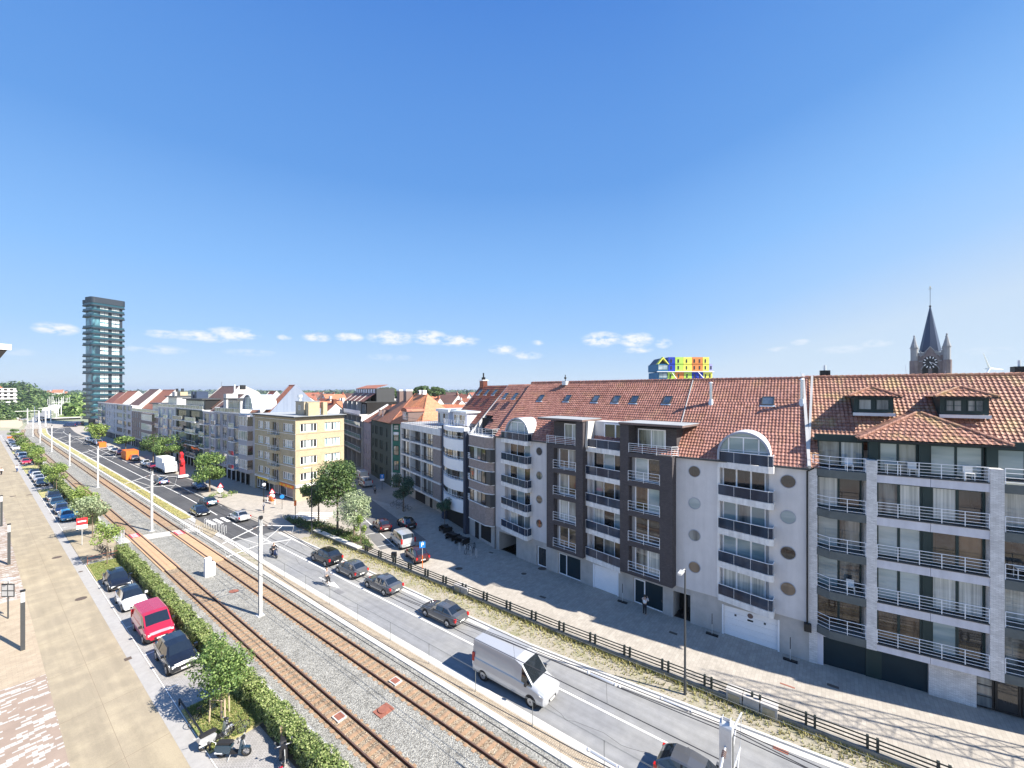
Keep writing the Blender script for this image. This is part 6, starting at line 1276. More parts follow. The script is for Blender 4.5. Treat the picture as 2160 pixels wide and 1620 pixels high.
for z in (.62,.84,1.06): 
    s_=45.5
    while s_>-30: b.box(wp(s_)+.1,wp(s_)+.16,s_-1.5,s_,z-.035,z+.035) if abs(wp(s_)-wp(s_-1.5))<.001 else b.tube((wp(s_)+.13,s_,z),(wp(s_-1.5)+.13,s_-1.5,z),.04,n=4); s_-=1.5
b.build('rails',T)
s_=45.3
while s_>-30:
    for d in (0,.42):
        MB().use(m_gb).box(wp(s_)+.05,wp(s_)+.22,s_-d-.06,s_-d+.06,.42,1.14).build('post',T)
    s_-=2.75
b=MB().use(m_mesh); b.tube((28.95,50,.35),(29.15,18,.35),.02,n=4).tube((29.15,18,.35),(29.75,-25,.35),.02,n=4); tag(b.build('edge_cable',rz=TH),'pale green cable running along the foot of the low wall','cable')
T=thing('bench_wall','low wall with a broad white concrete top beside the planted bed','wall',(0,0,0),TH); MB().use(m_wallc).box(29.2,29.7,46.6,57.5,0,.45).build('wall_base',T); MB().use(m_white).box(29.1,29.8,46.6,57.6,.45,.55).build('coping',T)
def brickbox(name,label,px,py,n):
    s_,p_=sp(gp(px,py)); T=thing(name,label,'planter box',st(s_,wp(s_)+.1,0),TH)
    for i in range(n):
        o=MB().use(m_plinth).box(-.15,.5,-i*.95-.88,-i*.95,0,.78).build('box',T); MB().use(m_plinth).box(-.2,.55,-i*.95-.9,-i*.95+.02,.78,.87).build('lid',o)
        if i!=1: MB().use(m_ybrick).box(-.17,-.151,-i*.95-.75,-i*.95-.1,.1,.66).build('brick_panel',o)
brickbox('utility_box','row of three pale concrete boxes with brick panels in the black fence line',1530,1487,3)
brickbox('utility_box','small weathered concrete box breaking the black fence near the parking sign',935,1262,2)
# ---- lamps and signs
def lamp(label,loc,h,rz,arm=1.0,head=True,m=None,group=None):
    m=m or m_dkg; T=thing('street_lamp',label,'street lamp',loc,rz,group); MB().use(m).tube((0,0,0),(0,0,1.2),.09,n=10).tube((0,0,1.2),(0,0,h),.075,.05,n=10).build('pole',T)
    if arm: MB().use(m_galv).tube((0,0,h-.05),(arm,0,h+.05),.035,n=6).build('arm',T)
    if head: MB().use(m_galv).prism([(arm-.1,-.14),(arm+.55,-.12),(arm+.6,0),(arm+.55,.12),(arm-.1,.14)],h-.02,h+.09).build('lamp_head',T)
    return T
s_,p_=sp(gp(1445,1467)); lamp('tall grey street lamp standing in the verge before the cream building',st(s_,p_,.05),8.3,TH+PI,.7)
s_,p_=sp(gp(657.5,1127)); lamp('tall grey street lamp in the planted bed before the yellow brick building',st(s_,p_,.02),9.3,TH+PI,.6)
g_=gp(740,1100); 
for (px,py,h,l) in ((556.5,1082,3.6,'short black lamp post with a white round head at the crosswalk corner'),):
    g_=gp(px,py); T=thing('street_lamp',l,'street lamp',(g_.x,g_.y,.02),0); MB().use(m_blk).tube((0,0,0),(0,0,4.4),.06,n=8).build('pole',T); MB().use(m_wh).ball((0,0,4.6),.28).build('lamp_head',T)
# promenade light columns (dark square bollard lights)
for i,(px,pyb,pyt,l) in enumerate(((48,1371,1245,'tall dark square light column nearest the camera on the left paving'),(19,1191,1105,'tall dark square light column standing behind the small notice board'),(3,1110,1045,'tall dark square light column at the very left edge'))):
    g_=gp(px,pyb); h=(pyb-pyt)*g_.y/F; T=thing('light_column',l,'light column',(g_.x,g_.y,.01),TH,'light columns on the promenade'); MB().use(m_dkg).box(-.12,.12,-.12,.12,0,h*.8).build('shaft',T); MB().use(m_galv).box(-.11,.11,-.11,.11,h*.8,h-.1).build('light_panel',T); MB().use(m_blk).box(-.14,.14,-.14,.14,h-.1,h).build('cap',T)
g_=gp(17,1305); T=thing('notice_board','small dark notice board with a pale top plate on a thin post','sign board',(g_.x,g_.y,.01),R(0)); MB().use(m_dkg).tube((0,0,0),(0,0,3.1),.05,n=8).build('post',T); b=MB().use(m_dkg).box(-.55,.55,-.03,.03,1.9,3.05); b.use(m_galv).box(-.5,-.05,-.04,-.031,2.0,2.4).box(.05,.5,-.04,-.031,2.0,2.4).box(-.5,-.05,-.04,-.031,2.5,2.95).box(.05,.5,-.04,-.031,2.5,2.95); b.build('panel',T); MB().use(m_galv).box(-.35,.35,-.3,.3,3.4,3.48).tube((0,0,3.05),(0,0,3.4),.03).build('top_plate',T)
# no entry sign
g_=gp(173,1150); T=thing('road_sign','red no entry sign over a white plate between the parked cars and the crossing','road sign',(g_.x,g_.y,.05),R(44)); MB().use(m_galv).tube((0,0,0),(0,0,3.5),.04,n=8).build('post',T)
m_sr=mat('sign_red',(.62,.03,.04),.4,var=.02); m_sb=mat('sign_blue',(.02,.20,.60),.4,var=.02)
b=MB().use(m_sr).box(-.5,.5,-.07,-.04,2.6,3.5); b.use(m_wh).box(-.38,.38,-.08,-.071,2.98,3.14); b.build('sign_face',T); MB().use(m_wh).box(-.5,.5,-.07,-.04,2.1,2.58).build('supplementary_plate',T)
# parking sign P
g_=gp(891,1200); T=thing('road_sign','blue parking sign with a white P on an orange-striped post','road sign',(g_.x,g_.y,.02),R(12)); MB().use(m_orange).tube((0,0,0),(0,0,1.5),.045,n=8).build('post_sleeve',T); MB().use(m_galv).tube((0,0,1.5),(0,0,3.1),.03,n=8).build('post',T)
b=MB().use(m_sb).box(-.33,.33,-.06,-.035,2.35,3.05); b.use(m_wh).box(-.12,-.04,-.07,-.061,2.5,2.95).box(-.04,.14,-.07,-.061,2.87,2.95).box(.08,.15,-.07,-.061,2.74,2.9).box(-.04,.14,-.07,-.061,2.69,2.76); b.build('sign_face',T)
g_=gp(806,1034); T=thing('road_sign','blue sign with a white upright arrow over a white plate in the side street','road sign',(g_.x,g_.y,.02),R(16)); MB().use(m_dkg).tube((0,0,0),(0,0,3.2),.04,n=8).build('post',T); b=MB().use(m_sb).box(-.4,.4,-.07,-.04,2.3,3.2); b.use(m_wh).box(-.05,.05,-.08,-.071,2.5,2.9); b.face((-.16,-.08,2.85),(.16,-.08,2.85),(0,-.08,3.08)); b.build('sign_face',T); MB().use(m_wh).box(-.4,.4,-.07,-.04,1.9,2.28).build('supplementary_plate',T)
# triangular road works sign
def tri(label,px,py,zt=1.9):
    g_=gp(px,py); T=thing('road_sign',label,'road sign',(g_.x,g_.y,.02),R(36)); MB().use(m_blk).box(-.4,.4,-.2,.2,0,.1).build('foot',T); MB().use(m_galv).tube((0,0,.1),(0,0,zt),.03,n=6).build('post',T)
    b=MB().use(m_sr).prismy([(-.5,zt),(.5,zt),(0,zt+.9)],-.06,-.04); b.use(m_wh).prismy([(-.32,zt+.09),(.32,zt+.09),(0,zt+.68)],-.07,-.061); b.build('sign_face',T)
    b=MB().use(m_wh).idx([(.42*math.cos(2*PI*i/16),-.06,zt-.5+.42*math.sin(2*PI*i/16)) for i in range(16)],[tuple(range(16))]); b.build('round_plate',T)
tri('red bordered triangular warning sign over a round white plate at the planted kerb tip',465,1050); tri('triangular road works sign beside the orange barrier at the shop',574,1057,1.4)
T=thing('works_barrier','orange and white works barrier on the pavement before the yellow shop','barrier',gp(572,1062)+Vector((0,0,.02)),-R(38)); b=MB().use(m_orange).box(-.5,.5,-.2,.2,.4,1.2); b.build('box',T); b=MB().use(m_sr).box(-1.6,1.6,-.04,.04,1.0,1.2); b.use(m_wh).box(-1.2,-.8,-.05,.05,1.0,1.2).box(.6,1.0,-.05,.05,1.0,1.2).tube((-1.5,0,0),(-1.5,0,1.2),.04).tube((1.5,0,0),(1.5,0,1.2),.04); b.build('rail',T)
g_=gp(595,1074); T=thing('road_sign','round blue cycle path sign on a black post at the side crosswalk','road sign',(g_.x,g_.y,.02),R(28)); MB().use(m_blk).tube((0,0,0),(0,0,2.3),.03,n=6).build('post',T); MB().use(m_sb).tube((0,-.05,2.1),(0,-.03,2.1),.33,n=18).build('sign_face',T)
g_=gp(623,1100); T=thing('traffic_signal','slim post with an orange signal head at the side crosswalk','signal post',(g_.x,g_.y,.02),0); MB().use(m_blk).tube((0,0,0),(0,0,3.0),.05,n=6).build('post',T); MB().use(m_orange).box(-.12,.12,-.15,.1,2.4,3.2).build('signal_head',T)
for (px,py,l) in ((1313-0,1271,'slim dark marker post on the pavement right of the white roller door'),(1502,1340,'slim marker post on a black rubber foot left of the white garage door'),(1667,1395,'slim marker post on a black rubber foot right of the white garage door')):
    g_=gp(px,py); T=thing('marker_post',l,'marker post',(g_.x,g_.y,.02),-R(38)); MB().use(m_blk).box(-.45,.45,-.13,.13,0,.1).build('foot',T); b=MB().use(m_galv).tube((0,0,.1),(0,0,.9),.025,n=6); b.use(m_blk).tube((0,0,.9),(0,0,1.75),.027,n=6); b.build('post',T)
# hoop barriers and racks by the crossing
def hoops(label,px,py,n,dirv,grp,h=1.1):
    g_=gp(px,py); km_=None
    for i in range(n):
        q_=g_+Vector((dirv[0]*i,dirv[1]*i,.09)); 
        if i==0:
            o=MB().use(m_galv).path([(-.0,-.35,0),(0,-.35,h-.1),(0,-.25,h),(0,.25,h),(0,.35,h-.1),(0,.35,0)],.03,n=6).build('cycle_hoop',loc=q_,rz=TH-.6); tag(o,label,'cycle hoop',grp)
        else: c=o.copy(); COL.objects.link(c); c.location=q_
        (o if i==0 else c)['label']=label+', '+(['first','second','third','fourth','fifth','sixth','seventh','eighth','ninth'][i])+' from the left'
hoops('galvanised hoop left of the beige crossing refuge',384,1113,9,(.66,-.42),'hoops left of the crossing refuge')
hoops('galvanised hoop right of the beige crossing refuge',433,1111,9,(.66,-.42),'hoops right of the crossing refuge')
hoops('grey hoop at the bicycle rack by the hedge end',258,1152,6,(-.5,.55),'hoops at the promenade rack')
hoops('thin grey hoop on the shaded pavement',969,1163,4,(.75,-.62),'hoops on the shaded pavement',.9)
T=thing('guard_rail','low brown guard rail around the bicycle rack beside the grass island','railing',st(67.6,9.3,.05),TH); b=MB().use(m_rust).tube((-1.2,0,0),(-1.2,0,.9),.03).tube((1.4,0,0),(1.4,0,.9),.03).tube((-1.2,0,.9),(1.4,0,.9),.03).tube((-1.2,0,.5),(1.4,0,.5),.02); b.build('rails',T)
g_=gp(428,1545); T=thing('guard_rail','low timber-topped rail at the edge of the grass bed by the scooters','railing',st(30.3,8.05,.05),TH); b=MB().use(m_blk); b.box(-.04,.04,-3.0,2.6,.35,.42).box(-.04,.04,-3.0,-2.9,0,.4).box(-.04,.04,2.5,2.6,0,.4); b.build('rails',T)
g_=gp(835,1192); T=thing('litter_bin','dark litter bin on a thin post beside the fence near the parking sign','litter bin',gp(831,1188)+Vector((0,0,.02)),0); MB().use(m_blk).tube((0,0,0),(0,0,.7),.05,n=6).build('post',T); MB().use(m_blk).prism([(-.28,-.2),(.28,-.2),(.28,.2),(-.28,.2)],.7,1.25).build('bin',T)
for i,(px,py) in enumerate(((940,1121),(955,1137),(975,1146))):
    g_=gp(px,py); T=thing('cafe_table','dark outdoor table with benches on the shaded pavement, %s of three'%['furthest','middle','nearest'][i],'table',(g_.x,g_.y,.03),hd+.2*i,'outdoor tables under the small tree'); MB().use(m_blk).box(-.8,.8,-.35,.35,.7,.75).build('tabletop',T); 
    for y in (-.7,.7): MB().use(m_blk).box(-.8,.8,y-.12,y+.12,.42,.46).build('bench',T)
    MB().use(m_blk).box(-.7,-.62,-.7,.7,0,.7).box(.62,.7,-.7,.7,0,.7).build('frame',T)
# left edge eaves fragment of the neighbouring block
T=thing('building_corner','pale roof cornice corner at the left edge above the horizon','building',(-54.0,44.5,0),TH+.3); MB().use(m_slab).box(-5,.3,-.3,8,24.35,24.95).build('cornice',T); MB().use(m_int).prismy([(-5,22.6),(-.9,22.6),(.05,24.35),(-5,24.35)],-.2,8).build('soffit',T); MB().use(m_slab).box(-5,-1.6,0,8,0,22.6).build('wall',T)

T=thing('tower_crane','grey lattice crane mast standing on the pavement just outside the right edge','crane',(36,19,0),R(20)); b=MB().use(m_dkg); hw=.8
for x in (-hw,hw):
    for y in (-hw,hw): b.tube((x,y,0),(x,y,22),.06,n=5)
z=0;k=0
while z<22.5:
    for (xa,ya),(xb,yb) in (((-hw,-hw),(hw,-hw)),((hw,-hw),(hw,hw)),((hw,hw),(-hw,hw)),((-hw,hw),(-hw,-hw))): b.tube((xa,ya,z),(xb,yb,z+1.5) if k%2 else (xb,yb,z+1.5),.03,n=4); b.tube((xb,yb,z),(xa,ya,z+1.5),.02,n=4)
    z+=1.5;k+=1
b.build('mast',T); MB().use(m_wallc).box(-1.6,1.6,-1.6,1.6,0,.5).build('ballast_base',T)
m_pl=mat('white_plastic',(.75,.75,.74),.5,var=.03)
def chair(label,loc,rz,tbl=False):
    T=thing('garden_table' if tbl else 'garden_chair',label,'table' if tbl else 'chair',loc,rz,None)
    if tbl:
        MB().use(m_pl).box(-.4,.4,-.35,.35,.68,.72).build('tabletop',T)
        for x in (-.33,.33):
            for y in (-.28,.28): MB().use(m_pl).box(x-.02,x+.02,y-.02,y+.02,0,.68).build('leg',T)
        return
    MB().use(m_pl).box(-.22,.22,-.22,.22,.42,.46).build('seat',T); MB().use(m_pl).box(-.22,.22,.19,.23,.46,.85).build('backrest',T)
    for x in (-.2,.2):
        for y in (-.2,.2): MB().use(m_pl).box(x-.02,x+.02,y-.02,y+.02,0,.42).build('leg',T)
Rb=Vector((21.88,30.72)); ux,uy=.85,-.527
def rb(x,y,z): return (Rb.x+ux*x+.527*y,Rb.y+uy*x+.85*y,z)
for x,y,z,t,l in ((2.3,.0,14.36,False,'white garden chair on the top left terrace of the white brick building'),(4.6,-.15,14.37,True,'white garden table on the top terrace under the tiled porch roof'),(5.6,-.15,14.37,False,'white garden chair left on the top terrace under the tiled porch roof'),(8.2,-.15,14.37,False,'white garden chair at the right end of the top terrace under the porch roof'),(2.4,.1,5.71,False,'white garden chair on the second-lowest curved green balcony'),(10.6,.1,8.59,True,'white garden table on the right-hand green balcony at mid height'),(11.5,.1,8.59,False,'white garden chair on the right-hand green balcony at mid height')): chair(l,rb(x,y,z),-.55,t)
# ------------------------------------------------------------------ vegetation
def leaves(b,c,rx,ry,rz_,n,size,rnd,droop=0):
    """leaf-sized faces spread through an ellipsoidal clump, denser towards its shell"""
    for i in range(n):
        t=rnd.uniform(0,2*PI); u=rnd.uniform(-1,1); q=math.sqrt(1-u*u); r=rnd.uniform(.45,1.05)**.6
        d=Vector((q*math.cos(t),q*math.sin(t),u)); p=Vector((c[0]+d.x*rx*r,c[1]+d.y*ry*r,c[2]+d.z*rz_*r))
        nn=(d*.7+Vector((rnd.uniform(-1,1),rnd.uniform(-1,1),rnd.uniform(-.3,1.2)))*.8).normalized(); a=nn.orthogonal().normalized(); a.rotate(Matrix.Rotation(rnd.uniform(0,6.28),3,nn)); e=nn.cross(a)
        s=size*rnd.uniform(.6,1.3); 
        b.idx([p-a*s*.5,p+e*s*.32,p+a*s*.55,p-e*s*.3],[(0,1,2,3)])
lm_dark=leafmat('leaf_dark',(.02,.045,.014),(.065,.12,.035),(.19,.27,.09)); lm_mid=leafmat('leaf_mid',(.03,.07,.015),(.11,.19,.05),(.30,.40,.13)); lm_light=leafmat('leaf_light',(.10,.17,.03),(.22,.31,.07),(.36,.44,.13)); lm_silver=leafmat('leaf_silver',(.16,.22,.12),(.33,.40,.23),(.50,.56,.36)); lm_blue=leafmat('leaf_bluegreen',(.02,.06,.035),(.05,.12,.075),(.10,.19,.12)); lm_far=leafmat('leaf_far',(.03,.055,.022),(.055,.09,.035),(.09,.13,.05),0); lm_shr=leafmat('leaf_shrub',(.05,.09,.02),(.12,.18,.04),(.25,.30,.10)); lm_hedge=leafmat('leaf_hedge',(.04,.075,.015),(.20,.27,.075),(.48,.52,.23))
def tree(label,loc,h,r,zc,n,size,m,seed=1,blobs=9,trunk=.12,group=None,ht=None,name='tree',flat=.85,stakes=False,lean=(0,0)):
    rn=random.Random(seed); T=thing(name,label,'tree',loc,rn.uniform(0,6),group); rz_=(h-zc); base=zc-rz_*flat
    b=MB().use(m_bark); b.tube((0,0,0),(lean[0]*.5,lean[1]*.5,base+.2),trunk,trunk*.75,n=8); b.tube((lean[0]*.5,lean[1]*.5,base+.2),(lean[0],lean[1],zc+rz_*.4),trunk*.7,trunk*.3,n=6)
    cr=MB().use(m)
    for k in range(blobs):
        t=k*2.4+rn.uniform(-.5,.5); u=rn.uniform(-.75,.85); q=math.sqrt(1-u*u)*rn.uniform(.35,.78); c=(lean[0]+r*q*math.cos(t),lean[1]+r*q*math.sin(t),zc+rz_*u*.75); s=rn.uniform(.3,.5)
        b.tube((lean[0]*.7,lean[1]*.7,max(base*.9,zc-rz_*.6)+.1),c,trunk*.35,trunk*.1,n=5)
        leaves(cr,c,r*s,r*s,rz_*s*.8,n//blobs,size,rn)
    b.build('trunk',T); cr.build('crown',T)
    if stakes:
        b=MB().use(m_wood)
        for a in (0,2.1,4.2): b.tube((.6*math.cos(a),.6*math.sin(a),0),(.55*math.cos(a),.55*math.sin(a),1.5),.045,n=6)
        for a,c in ((0,2.1),(2.1,4.2)): b.tube((.56*math.cos(a),.56*math.sin(a),1.35),(.56*math.cos(c),.56*math.sin(c),1.35),.03,n=5)
        b.build('tree_stake',T)
    return T
P=st(29.4,9.25,.08); tree('young staked tree on the dry grass bed beside the hedge and scooters',P,5.3,1.7,3.2,6500,.14,lm_mid,3,22,.06,stakes=True)
P=st(66.0,9.5,.08); tree('thin young tree with pale yellow-green leaves beside the bicycle rack',P,5.4,1.5,3.7,1500,.2,lm_light,4,12,.05)
P=st(79.5,10.0,.05); tree('pale green young tree just left of the no entry sign',P,6.2,2.2,4.0,2600,.24,lm_silver,5,12,.06)
P=st(89.3,10.3,.05); tree('light green young tree above the sky-blue parked car',P,6.0,2.0,3.9,2400,.24,lm_light,6,12,.06)
for i,(s_,h) in enumerate(((121,6.0),(125.5,6.2),(158,5.8),(167,6.0),(185,5.5),(209,5.6),(232,5.2),(255,5.2))): tree('young tree in the hedge line of the promenade, %s counting away from the camera'%['fifth','sixth','seventh','eighth','ninth','tenth','eleventh','twelfth'][i],st(s_,10.2,.05),h,1.9,3.7,1500,.26,[lm_light,lm_mid][i%2],20+i,9,.06,'young trees along the promenade')
tree('large bright green tree at the kerb tip beside the red crane',st(97.5,28.7,.03),7.9,3.5,4.7,5200,.32,lm_mid,31,18,.16)
tree('round green street tree left of the white lorry',st(136,31,.03),8.6,3.2,5.4,3600,.36,lm_mid,32,15,.15,'street trees along the boulevard')
tree('darker green street tree behind the white lorry',st(148,30.5,.03),8.4,3.0,5.4,2800,.38,lm_dark,33,14,.15,'street trees along the boulevard')
for i,s_ in enumerate((172,214,224)): tree(['small street tree beside the large orange container','yellow-green street tree nearer the small orange container','yellow-green street tree nearest the dark glass tower'][i],st(s_,28.9,.03),[6.2,8,8.5][i],2.8,4.8,1400,.5,[lm_mid,lm_light,lm_light][i],35+i,12,.14,'street trees along the boulevard')
def gt(label,px,py,*a,**k): g_=gp(px,py); return tree(label,(g_.x,g_.y,.03),*a,**k)
gt('tall dark green tree left of the trio in the planted bed before the yellow building',672,1106,7.8,2.6,4.9,5200,.26,lm_dark,41,16,.14)
gt('tallest dark green tree in the middle of the planted bed before the yellow building',712,1125,10.6,3.2,7.0,8000,.27,lm_dark,42,20,.16)
gt('silvery pale green tree at the right end of the planted bed',747,1137,6.5,2.5,4.1,6500,.2,lm_silver,43,16,.12)
gt('small upright yellow-green sapling in front of the silvery tree',761,1157,4.6,.75,3.1,1000,.2,lm_light,44,7,.04)
gt('blue-green tree in shade over the parked bicycles of the side street',851,1079,6.8,2.1,4.2,4200,.22,lm_blue,45,14,.12)
gt('small very dark tree with a thin trunk in front of the curved white balconies',938,1116,4.6,1.3,3.2,1800,.2,lm_blue,46,9,.05)
# hedges
def hedge(label,s0,s1,p0,p1,h,n,size,seed):
    rn=random.Random(seed); b=MB().use(lm_hedge)
    for i in range(n):
        s_=rn.uniform(s0,s1); k=rn.random(); w=math.sin(s_*1.3)*.06+math.sin(s_*3.7)*.05; hh=h+w*1.5+rn.uniform(-.05,.12)
        if k<.42: p=Vector((rn.uniform(p0,p1),s_,hh)); nn=Vector((rn.uniform(-.7,.7),rn.uniform(-.7,.7),1))
        elif k<.72: p=Vector((p1+w+rn.uniform(-.12,.08),s_,rn.uniform(.1,hh))); nn=Vector((1,rn.uniform(-.7,.7),rn.uniform(-.3,.9)))
        else: p=Vector((p0-w+rn.uniform(-.08,.12),s_,rn.uniform(.1,hh))); nn=Vector((-1,rn.uniform(-.7,.7),rn.uniform(-.3,.9)))
        nn.normalize(); a=nn.orthogonal().normalized(); a.rotate(Matrix.Rotation(rn.uniform(0,6.28),3,nn)); e=nn.cross(a); z=size*rn.uniform(.6,1.35)*(1 if s_<75 else 1.6)
        b.idx([p-a*z*.5,p+e*z*.33,p+a*z*.55,p-e*z*.33],[(0,1,2,3)])
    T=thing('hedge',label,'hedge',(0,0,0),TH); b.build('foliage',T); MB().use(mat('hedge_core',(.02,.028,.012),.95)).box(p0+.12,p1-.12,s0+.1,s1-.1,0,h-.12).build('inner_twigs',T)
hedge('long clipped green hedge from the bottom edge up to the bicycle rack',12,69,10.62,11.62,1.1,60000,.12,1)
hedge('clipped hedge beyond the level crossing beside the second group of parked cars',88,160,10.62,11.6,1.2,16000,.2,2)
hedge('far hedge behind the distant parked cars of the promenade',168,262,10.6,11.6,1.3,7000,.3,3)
# planted bed and verges
def bedpoly(): return [gp(*q_) for q_ in ((600,1095),(640,1098),(700,1112),(745,1125),(777,1140),(787,1158),(775,1162),(668,1127),(628,1113))]
bp_=bedpoly(); b=MB().use(m_soil).prism([(v.x,v.y) for v in bp_][::-1],.0,.10); struct(b.build('planting_bed'))
def inside(x,y,P_):
    c=False
    for i in range(len(P_)):
        a,d=P_[i],P_[i-1]
        if (a.y>y)!=(d.y>y) and x<(d.x-a.x)*(y-a.y)/(d.y-a.y)+a.x: c=not c
    return c
rn=random.Random(9); b=MB().use(lm_shr); b2=MB().use(lm_dark); xs=[v.x for v in bp_]; ys=[v.y for v in bp_]; k=0
while k<210:
    x,y=rn.uniform(min(xs),max(xs)),rn.uniform(min(ys),max(ys))
    if not inside(x,y,bp_): continue
    k+=1; r=rn.uniform(.3,.6); leaves(b if rn.random()<.45 else b2,(x,y,.12+r*.6),r,r,r*.8,34,.17,rn)
o=stuff(b.build('shrubs')); o=stuff(b2.build('ground_cover'))
b=MB().use(leafmat('straw',(.34,.30,.12),(.48,.42,.2),(.26,.32,.09),.1)); rn=random.Random(5)
def tuft(b,p,h,rn,n=5):
    for _ in range(n):
        a=rn.uniform(0,6.28); d=Vector((math.cos(a),math.sin(a),0)); q_=Vector((-d.y,d.x,0))*.025; t=p+d*h*.5+Vector((0,0,h)); b.idx([p-q_,p+q_,t],[(0,1,2)])
for i in range(5500):
    s_=rn.uniform(-12,57); f=rn.random()**3.2; p_=wp(s_)-.05-f*2.1; 
    if p_<pe(s_)+.65: continue
    tuft(b,Vector((p_,s_,.05)),rn.uniform(.08,.28)*(1.3-f),rn)
for i in range(2600): tuft(b,Vector((rn.uniform(19.8,21.1),rn.uniform(80,150),.04)),rn.uniform(.1,.3),rn)
stuff(b.build('verge_grass',rz=TH))
b=MB().use(leafmat('lawn',(.08,.14,.03),(.20,.26,.07),(.38,.34,.15),.1)); rn=random.Random(6)
for a,c in ((27.2,32.2),(61.3,67.6)):
    for i in range(3800): tuft(b,Vector((rn.uniform(8.1,10.6),rn.uniform(a+.1,c-.1),.09)),rn.uniform(.05,.13),rn,4)
stuff(b.build('island_grass',rz=TH))
g_=gp(465,1046); b=MB().use(lm_light); rn=random.Random(8)
for i in range(14): leaves(b,(g_.x+rn.uniform(-2.2,2.2),g_.y+rn.uniform(-1.5,1.8),.35),.45,.45,.35,40,.2,rn)
stuff(b.build('kerb_shrubs'))
# ------------------------------------------------------------------ the distance
def wood(name,pts,n,size,m,seed=1):
    """far-off wooded mass: leaf clumps through lumpy mounds; pts = (px, Y, half width m, height m)"""
    rn=random.Random(seed); b=MB().use(m)
    for px,Y,hw,h in pts:
        x=(px-1080)/F*Y
        for i in range(n): 
            t=rn.uniform(0,2*PI); u=rn.uniform(0,1); q_=math.sqrt(1-u*u); r=rn.uniform(.75,1.05)+.08*math.sin(t*7+u*5); nn=Vector((q_*math.cos(t),q_*math.sin(t),u+.2)).normalized(); p=Vector((x+q_*math.cos(t)*hw*r,Y+q_*math.sin(t)*hw*.6*r,u*h*r))
            nn=(nn+Vector((rn.uniform(-1,1),rn.uniform(-1,1),rn.uniform(-1,1)))*.6).normalized(); a=nn.orthogonal().normalized(); a.rotate(Matrix.Rotation(rn.uniform(0,6.28),3,nn)); e=nn.cross(a); s_=size*rn.uniform(.6,1.4)
            b.idx([p-a*s_*.5,p+e*s_*.4,p+a*s_*.5,p-e*s_*.4],[(0,1,2,3)])
    return stuff(b.build(name))
wood('wood',[(45,560,28,30),(62,590,26,24),(25,600,30,31),(5,610,30,30),(72,540,14,18),(85,700,30,18)],2600,3.0,lm_dark,2)
wood('wood',[(142,620,34,16),(160,560,30,18),(120,760,40,12),(170,420,16,12),(150,360,9,9),(165,330,9,9),(100,820,60,12)],1100,2.6,lm_mid,3)
wood('wood',[(12,300,14,13),(-12,285,12,12),(30,340,10,8),(60,380,9,7),(50,420,10,8),(85,430,8,7)],1500,1.4,lm_dark,4)
wood('wood',[(px,1500+200*math.sin(px),90,16+4*math.sin(px*.7)) for px in range(560,1060,22)],260,9,lm_far,5)
wood('wood',[(px,2600,170,22+5*math.sin(px*.9)) for px in range(-40,1080,34)],200,16,lm_far,6)
wood('wood',[(px,820,22,15+3*math.sin(px)) for px in (640,662,690,720,745,775,930,955,975,1000)],420,4,lm_far,7)
for i,(px,Y,h,r) in enumerate(((790,300,21,5.5),(808,295,22.6,6),(824,305,22.8,6),(843,300,20,4.5),(876,310,23,6),(893,300,24.5,7),(912,305,24,6.5),(928,315,22,5))):
    tree('big dark tree behind the roofs, %s'%['furthest left of the left-hand group','second from the left in the left-hand group','third from the left in the left-hand group','right end of the left-hand group','furthest left of the right-hand group','second from the left in the right-hand group','third from the left in the right-hand group','right end of the right-hand group'][i],((px-1080)/F*Y,Y,0),h,r,h-5,2600,1.1,lm_dark,60+i,14,.5,'big trees behind the roofs')
# sand, lawns and roads round the marina, white block of flats, boats
def farpoly(name,pts,m,z):
    b=MB().use(m); b.face(*[tuple(gp(x,y))[:2]+(z,) for x,y in pts]); return struct(b.build(name))
m_sand=mat('sand',(.50,.41,.30),.95,var=.12,vs=.1); m_lawn=mat('lawn_flat',(.20,.25,.08),.95,var=.2,vs=.2)
farpoly('sand_lot',((0,902),(0,884),(20,876),(46,878),(48,897),(40,903)),m_sand,-.02); farpoly('lawn',((125,882),(170,880),(170,870),(128,869)),m_lawn,-.02); farpoly('far_road',((60,890),(100,890),(113,850),(104,850)),m_asph,-.022); farpoly('far_square',((50,905),(175,905),(172,888),(60,889)),m_pave,-.018)
water=mat('harbour_water',(.05,.09,.10),.15,var=.1,vs=.3,bump=.2,bs=2,spec=.6); farpoly('water',((98,862),(175,864),(150,849),(112,847)),water,-.016)
T=thing('quay_wall','low quay wall with a pale yellow coping at the far tram junction','wall',(0,0,0)); a,c=gp(78,888),gp(170,884); MB().use(m_blk).idx([(a.x,a.y,0),(c.x,c.y,0),(c.x,c.y,1.3),(a.x,a.y,1.3)],[(0,1,2,3)]).build('wall_face',T); b=MB().use(m_cream).tube((a.x,a.y,1.4),(c.x,c.y,1.4),.35,n=4); b.build('coping',T)
rn=random.Random(12)
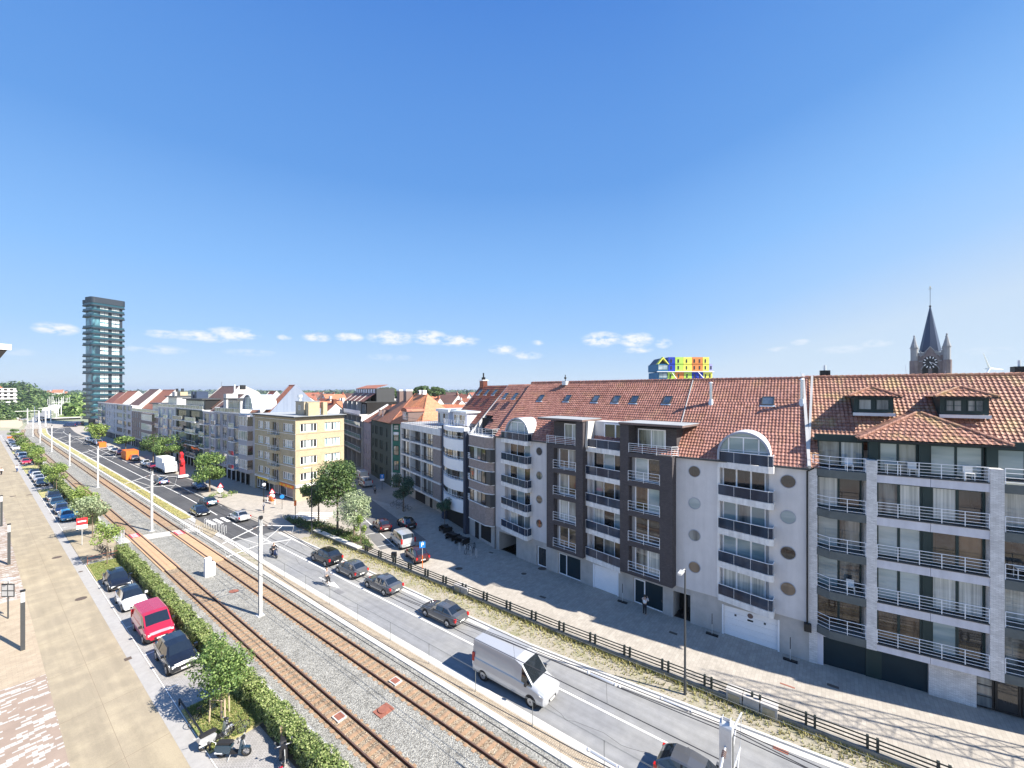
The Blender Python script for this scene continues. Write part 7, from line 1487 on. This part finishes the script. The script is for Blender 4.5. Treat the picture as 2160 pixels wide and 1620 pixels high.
for i in range(16):
    px=100+i*3.1+rn.uniform(-1,1); Y=rn.uniform(370,520); T=thing('sailing_boat','white sailing boat moored in the distant marina, %s from the left'%['first','second','third','fourth','fifth','sixth','seventh','eighth','ninth','tenth','eleventh','twelfth','thirteenth','fourteenth','fifteenth','sixteenth'][i],'boat',((px-1080)/F*Y,Y,0),rn.uniform(0,3),'boats in the distant marina')
    MB().use(m_wh).prism([(-4,-1.2),(3,-1.3),(5.5,0),(3,1.3),(-4,1.2)],0,1.5).prism([(-2,-.8),(1.5,-.8),(1.5,.8),(-2,.8)],1.5,2.2).build('hull',T); MB().use(m_wh).tube((.5,0,1.5),(.5,0,rn.uniform(10,15)),.12,n=5).tube((.5,0,2.8),(-3.5,0,2.8),.12,n=5).build('mast',T)
T=thing('apartment_building','white balconied block of flats with a red roof at the far left','building',(-424,345,0),.9,None)
b=MB().use(m_bw).box(-22,9,0,14,0,22); b.use(m_int)
for k in range(7): 
    for j in range(9): b.box(-20+j*3.2,-18.2+j*3.2,-.05,0,1.5+k*3,3.6+k*3)
b.build('wall',T); b=MB().use(m_wh)
for k in range(7): b.box(-22.5,9.5,-1.3,0,1+k*3,1.9+k*3)
b.build('balcony',T); MB().use(m_tilef).prismy([(-22,22),(2,22),(-2,27),(-18,27)],0,14).build('roof',T)
rnd=random.Random(77)
for i in range(9):
    Y=rnd.uniform(900,1150); px=84+i*6.5; house((px-1080)/F*Y,Y,rnd.uniform(10,18),12,rnd.uniform(8,16),6,rnd.uniform(-.6,.9),'white and red house on the skyline beyond the marina, %s from the left'%['first','second','third','fourth','fifth','sixth','seventh','eighth','ninth'][i],m_tilef,'houses beyond the marina')
for i,(px,Y,rz_) in enumerate(((135,230,.2),(150,238,.1),(40,280,.3),(22,290,.3),(75,300,1.2),(95,330,1.2))):
    vehicle(['bigvan','bigvan','hatch','hatch','sedan','hatch'][i],[navy,navy,silver,white,grey,white][i],'parked_car',['blue and white lorry at the far junction, left one','blue lorry at the far junction, right one','silver car on the distant sandy car park','white car on the distant sandy car park','grey car on the distant approach road','white car on the distant approach road'][i],'car',((px-1080)/F*Y,Y,0),rz_,'vehicles at the far junction',False)
# ------------------------------------------------------------------ far air
b=MB().use(None) if False else MB()
hm=bpy.data.materials.new('haze'); hm.use_nodes=True; t=hm.node_tree; t.nodes.remove(t.nodes['Principled BSDF']); v=t.nodes.new('ShaderNodeVolumePrincipled'); v.inputs['Color'].default_value=(.72,.84,1,1); v.inputs['Density'].default_value=.00011; v.inputs['Anisotropy'].default_value=.2
t.links.new(v.outputs[0],t.nodes['Material Output'].inputs['Volume'])
b.use(hm); b.box(-9500,9500,-400,16500,-1.2,82); o=b.build('haze'); stuff(o)
scene.cycles.volume_max_steps=64
